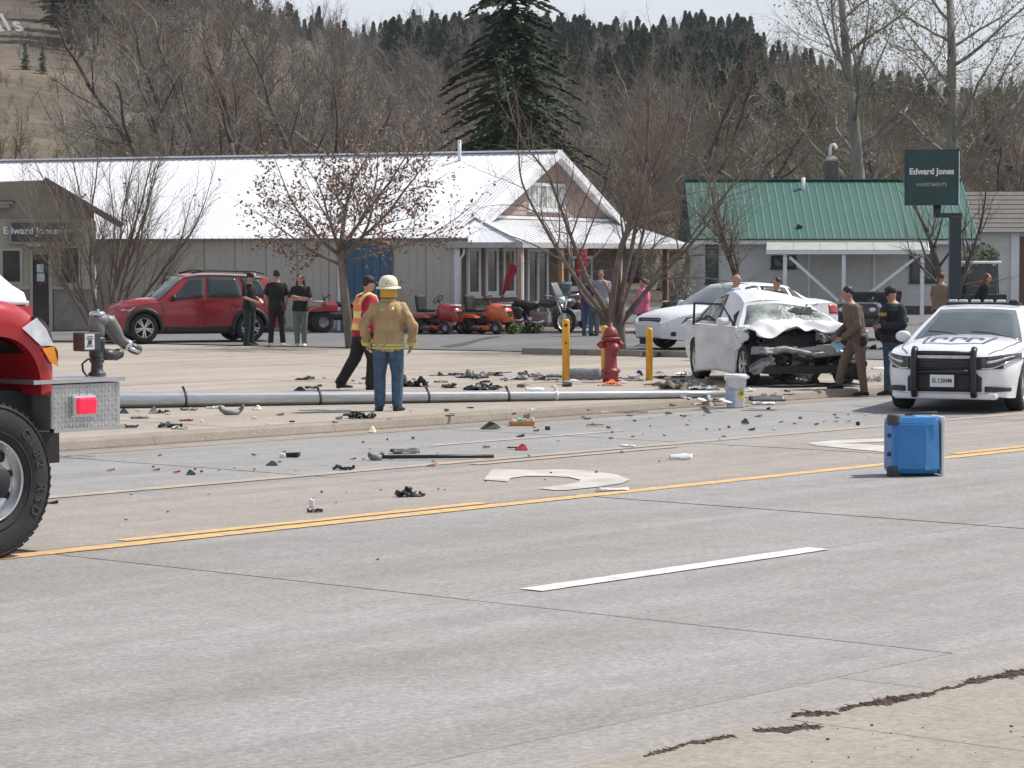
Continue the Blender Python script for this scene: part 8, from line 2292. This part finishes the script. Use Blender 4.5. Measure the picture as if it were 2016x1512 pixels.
# scattered scraps nobody could tell apart
def scatter(n, x0, x1, y0, y1, mats, label, group, w0=5, w1=14, kinds=('chip',), h1=6):
    for _ in range(n):
        px = R5.uniform(x0, x1); py = R5.uniform(y0, y1) - (px - 1000) * (.055 if y0 > 800 else .012)
        piece(R5.choice(kinds), px, py, R5.uniform(w0, w1), R5.uniform(3, h1), R5.choice(mats), label, R5, 'debris_scrap', group, R5.uniform(0, 3))
scatter(36, 240, 1440, 852, 905, [M_DGR, M_DGR, M_DBR, M_DSL, M_DBK], 'small scrap scattered on the far lane', 'small scraps on the far lane')
scatter(24, 1040, 1720, 835, 880, [M_DBR, M_DGR, M_DSL, M_DBR, M_DBK], 'small scrap scattered on the far lane below the crashed car', 'small scraps below the crashed car')
scatter(30, 240, 1420, 800, 832, [M_DBK, M_DGR, M_DSL, M_DBR, M_DWH], 'small scrap scattered between the pole and the kerb', 'small scraps before the pole', 6, 24, ('chip', 'crumple', 'strip'), 9)
scatter(30, 1030, 1400, 738, 764, [M_DBK, M_DGR, M_DBR, M_DSL, M_DWH], 'small scrap scattered round the hydrant and bollards', 'small scraps round the hydrant', 10, 40, ('crumple', 'chip', 'strip', 'wedge'), 13)
scatter(24, 1340, 1560, 772, 800, [M_DBK, M_DGR, M_DBR, M_DWH], 'small scrap scattered round the white bucket', 'small scraps round the bucket', 8, 34, ('crumple', 'chip', 'strip'), 10)
scatter(16, 840, 1040, 736, 764, [M_DBK, M_DGR, M_DBK], 'dark scrap lying among the torn trim beyond the pole', 'dark scraps beyond the pole', 16, 50, ('crumple', 'strip', 'tangle'), 13)
scatter(34, 560, 1400, 735, 764, [M_DBK, M_DGR, M_DBR, M_DSL], 'small scrap scattered on the apron behind the pole', 'small scraps behind the pole', 5, 18)
scatter(16, 200, 1300, 925, 985, [M_DBK, M_DGR, M_DBR, M_DRD], 'small scrap scattered in the turn lane', 'small scraps in the turn lane', 4, 10)
# soil and dead grass caught in the near gutter joint
r = random.Random(31); mb = MB()
M_SOIL = mat('dark_gutter_soil', (.075, .05, .042), .95, var=.5, scale=30)
patches = [((1270, 1490), (1350, 1466), .5), ((1356, 1464), (1442, 1450), 1.3), ((1486, 1440), (1612, 1432), 2.2), ((1562, 1408), (1650, 1404), 1.6), ((1655, 1398), (1700, 1388), 1.7), ((1700, 1388), (1822, 1368), 3.0), ((1824, 1368), (1900, 1346), .5), ((1902, 1345), (1960, 1334), 2.4), ((1960, 1334), (2040, 1316), 3.4)]
for a, b, th in patches:
    for _ in range(int((b[0] - a[0]) * (1.2 + 1.5 * th))):
        t = r.random(); px = lerp(a[0], b[0], t); wv = 3.5 * noise.noise(Vector((px * .03, 0, 7))); e = math.sin(math.pi * t) ** .5
        py = lerp(a[1], b[1], t) + wv + r.gauss(0, 1.5 * th * e * (.5 + abs(noise.noise(Vector((px * .05, 3, 0))))))
        g = gnd(px, py, .012); q = r.uniform(.003, .010) * (1.25 if r.random() < .12 else 1)
        if r.random() < .10:
            an = r.uniform(0, 3.14); l_ = r.uniform(.01, .04); mb.bar(g + Vector((-math.cos(an) * l_, -math.sin(an) * l_, .002)), g + Vector((math.cos(an) * l_, math.sin(an) * l_, r.uniform(.002, .012))), .003, .003)
        else: mb.ball(g, (q * 1.8, q * 1.2, q * .6), 5, 3)
for _ in range(22):
    px = r.uniform(1500, 2016); py = r.uniform(1400, 1500); q = r.uniform(.002, .007)
    if py > 1330 + (2016 - px) * .23 + 20: mb.ball(gnd(px, py, .016), (q * 1.4, q, q * .7), 6, 4)
stuff(mb.build('gutter_dirt', M_SOIL), 'dark soil and dead grass caught along the near gutter joint')
# ------------------------------------------------------------------ thin spring haze over the valley
M_HAZE = bpy.data.materials.new('haze'); M_HAZE.use_nodes = True
hn, hl_ = M_HAZE.node_tree.nodes, M_HAZE.node_tree.links; hn.clear()
ho_ = hn.new('ShaderNodeOutputMaterial'); pv = hn.new('ShaderNodeVolumePrincipled')
pv.inputs['Color'].default_value = (.80, .86, .93, 1); pv.inputs['Density'].default_value = 0.00011; pv.inputs['Anisotropy'].default_value = .1
hl_.new(pv.outputs[0], ho_.inputs['Volume'])
hz_ = MB().box((0, 450, 49), (2400, 1240, 100.4)).build('haze', M_HAZE); stuff(hz_)
bpy.data.scenes.remove(_bench)
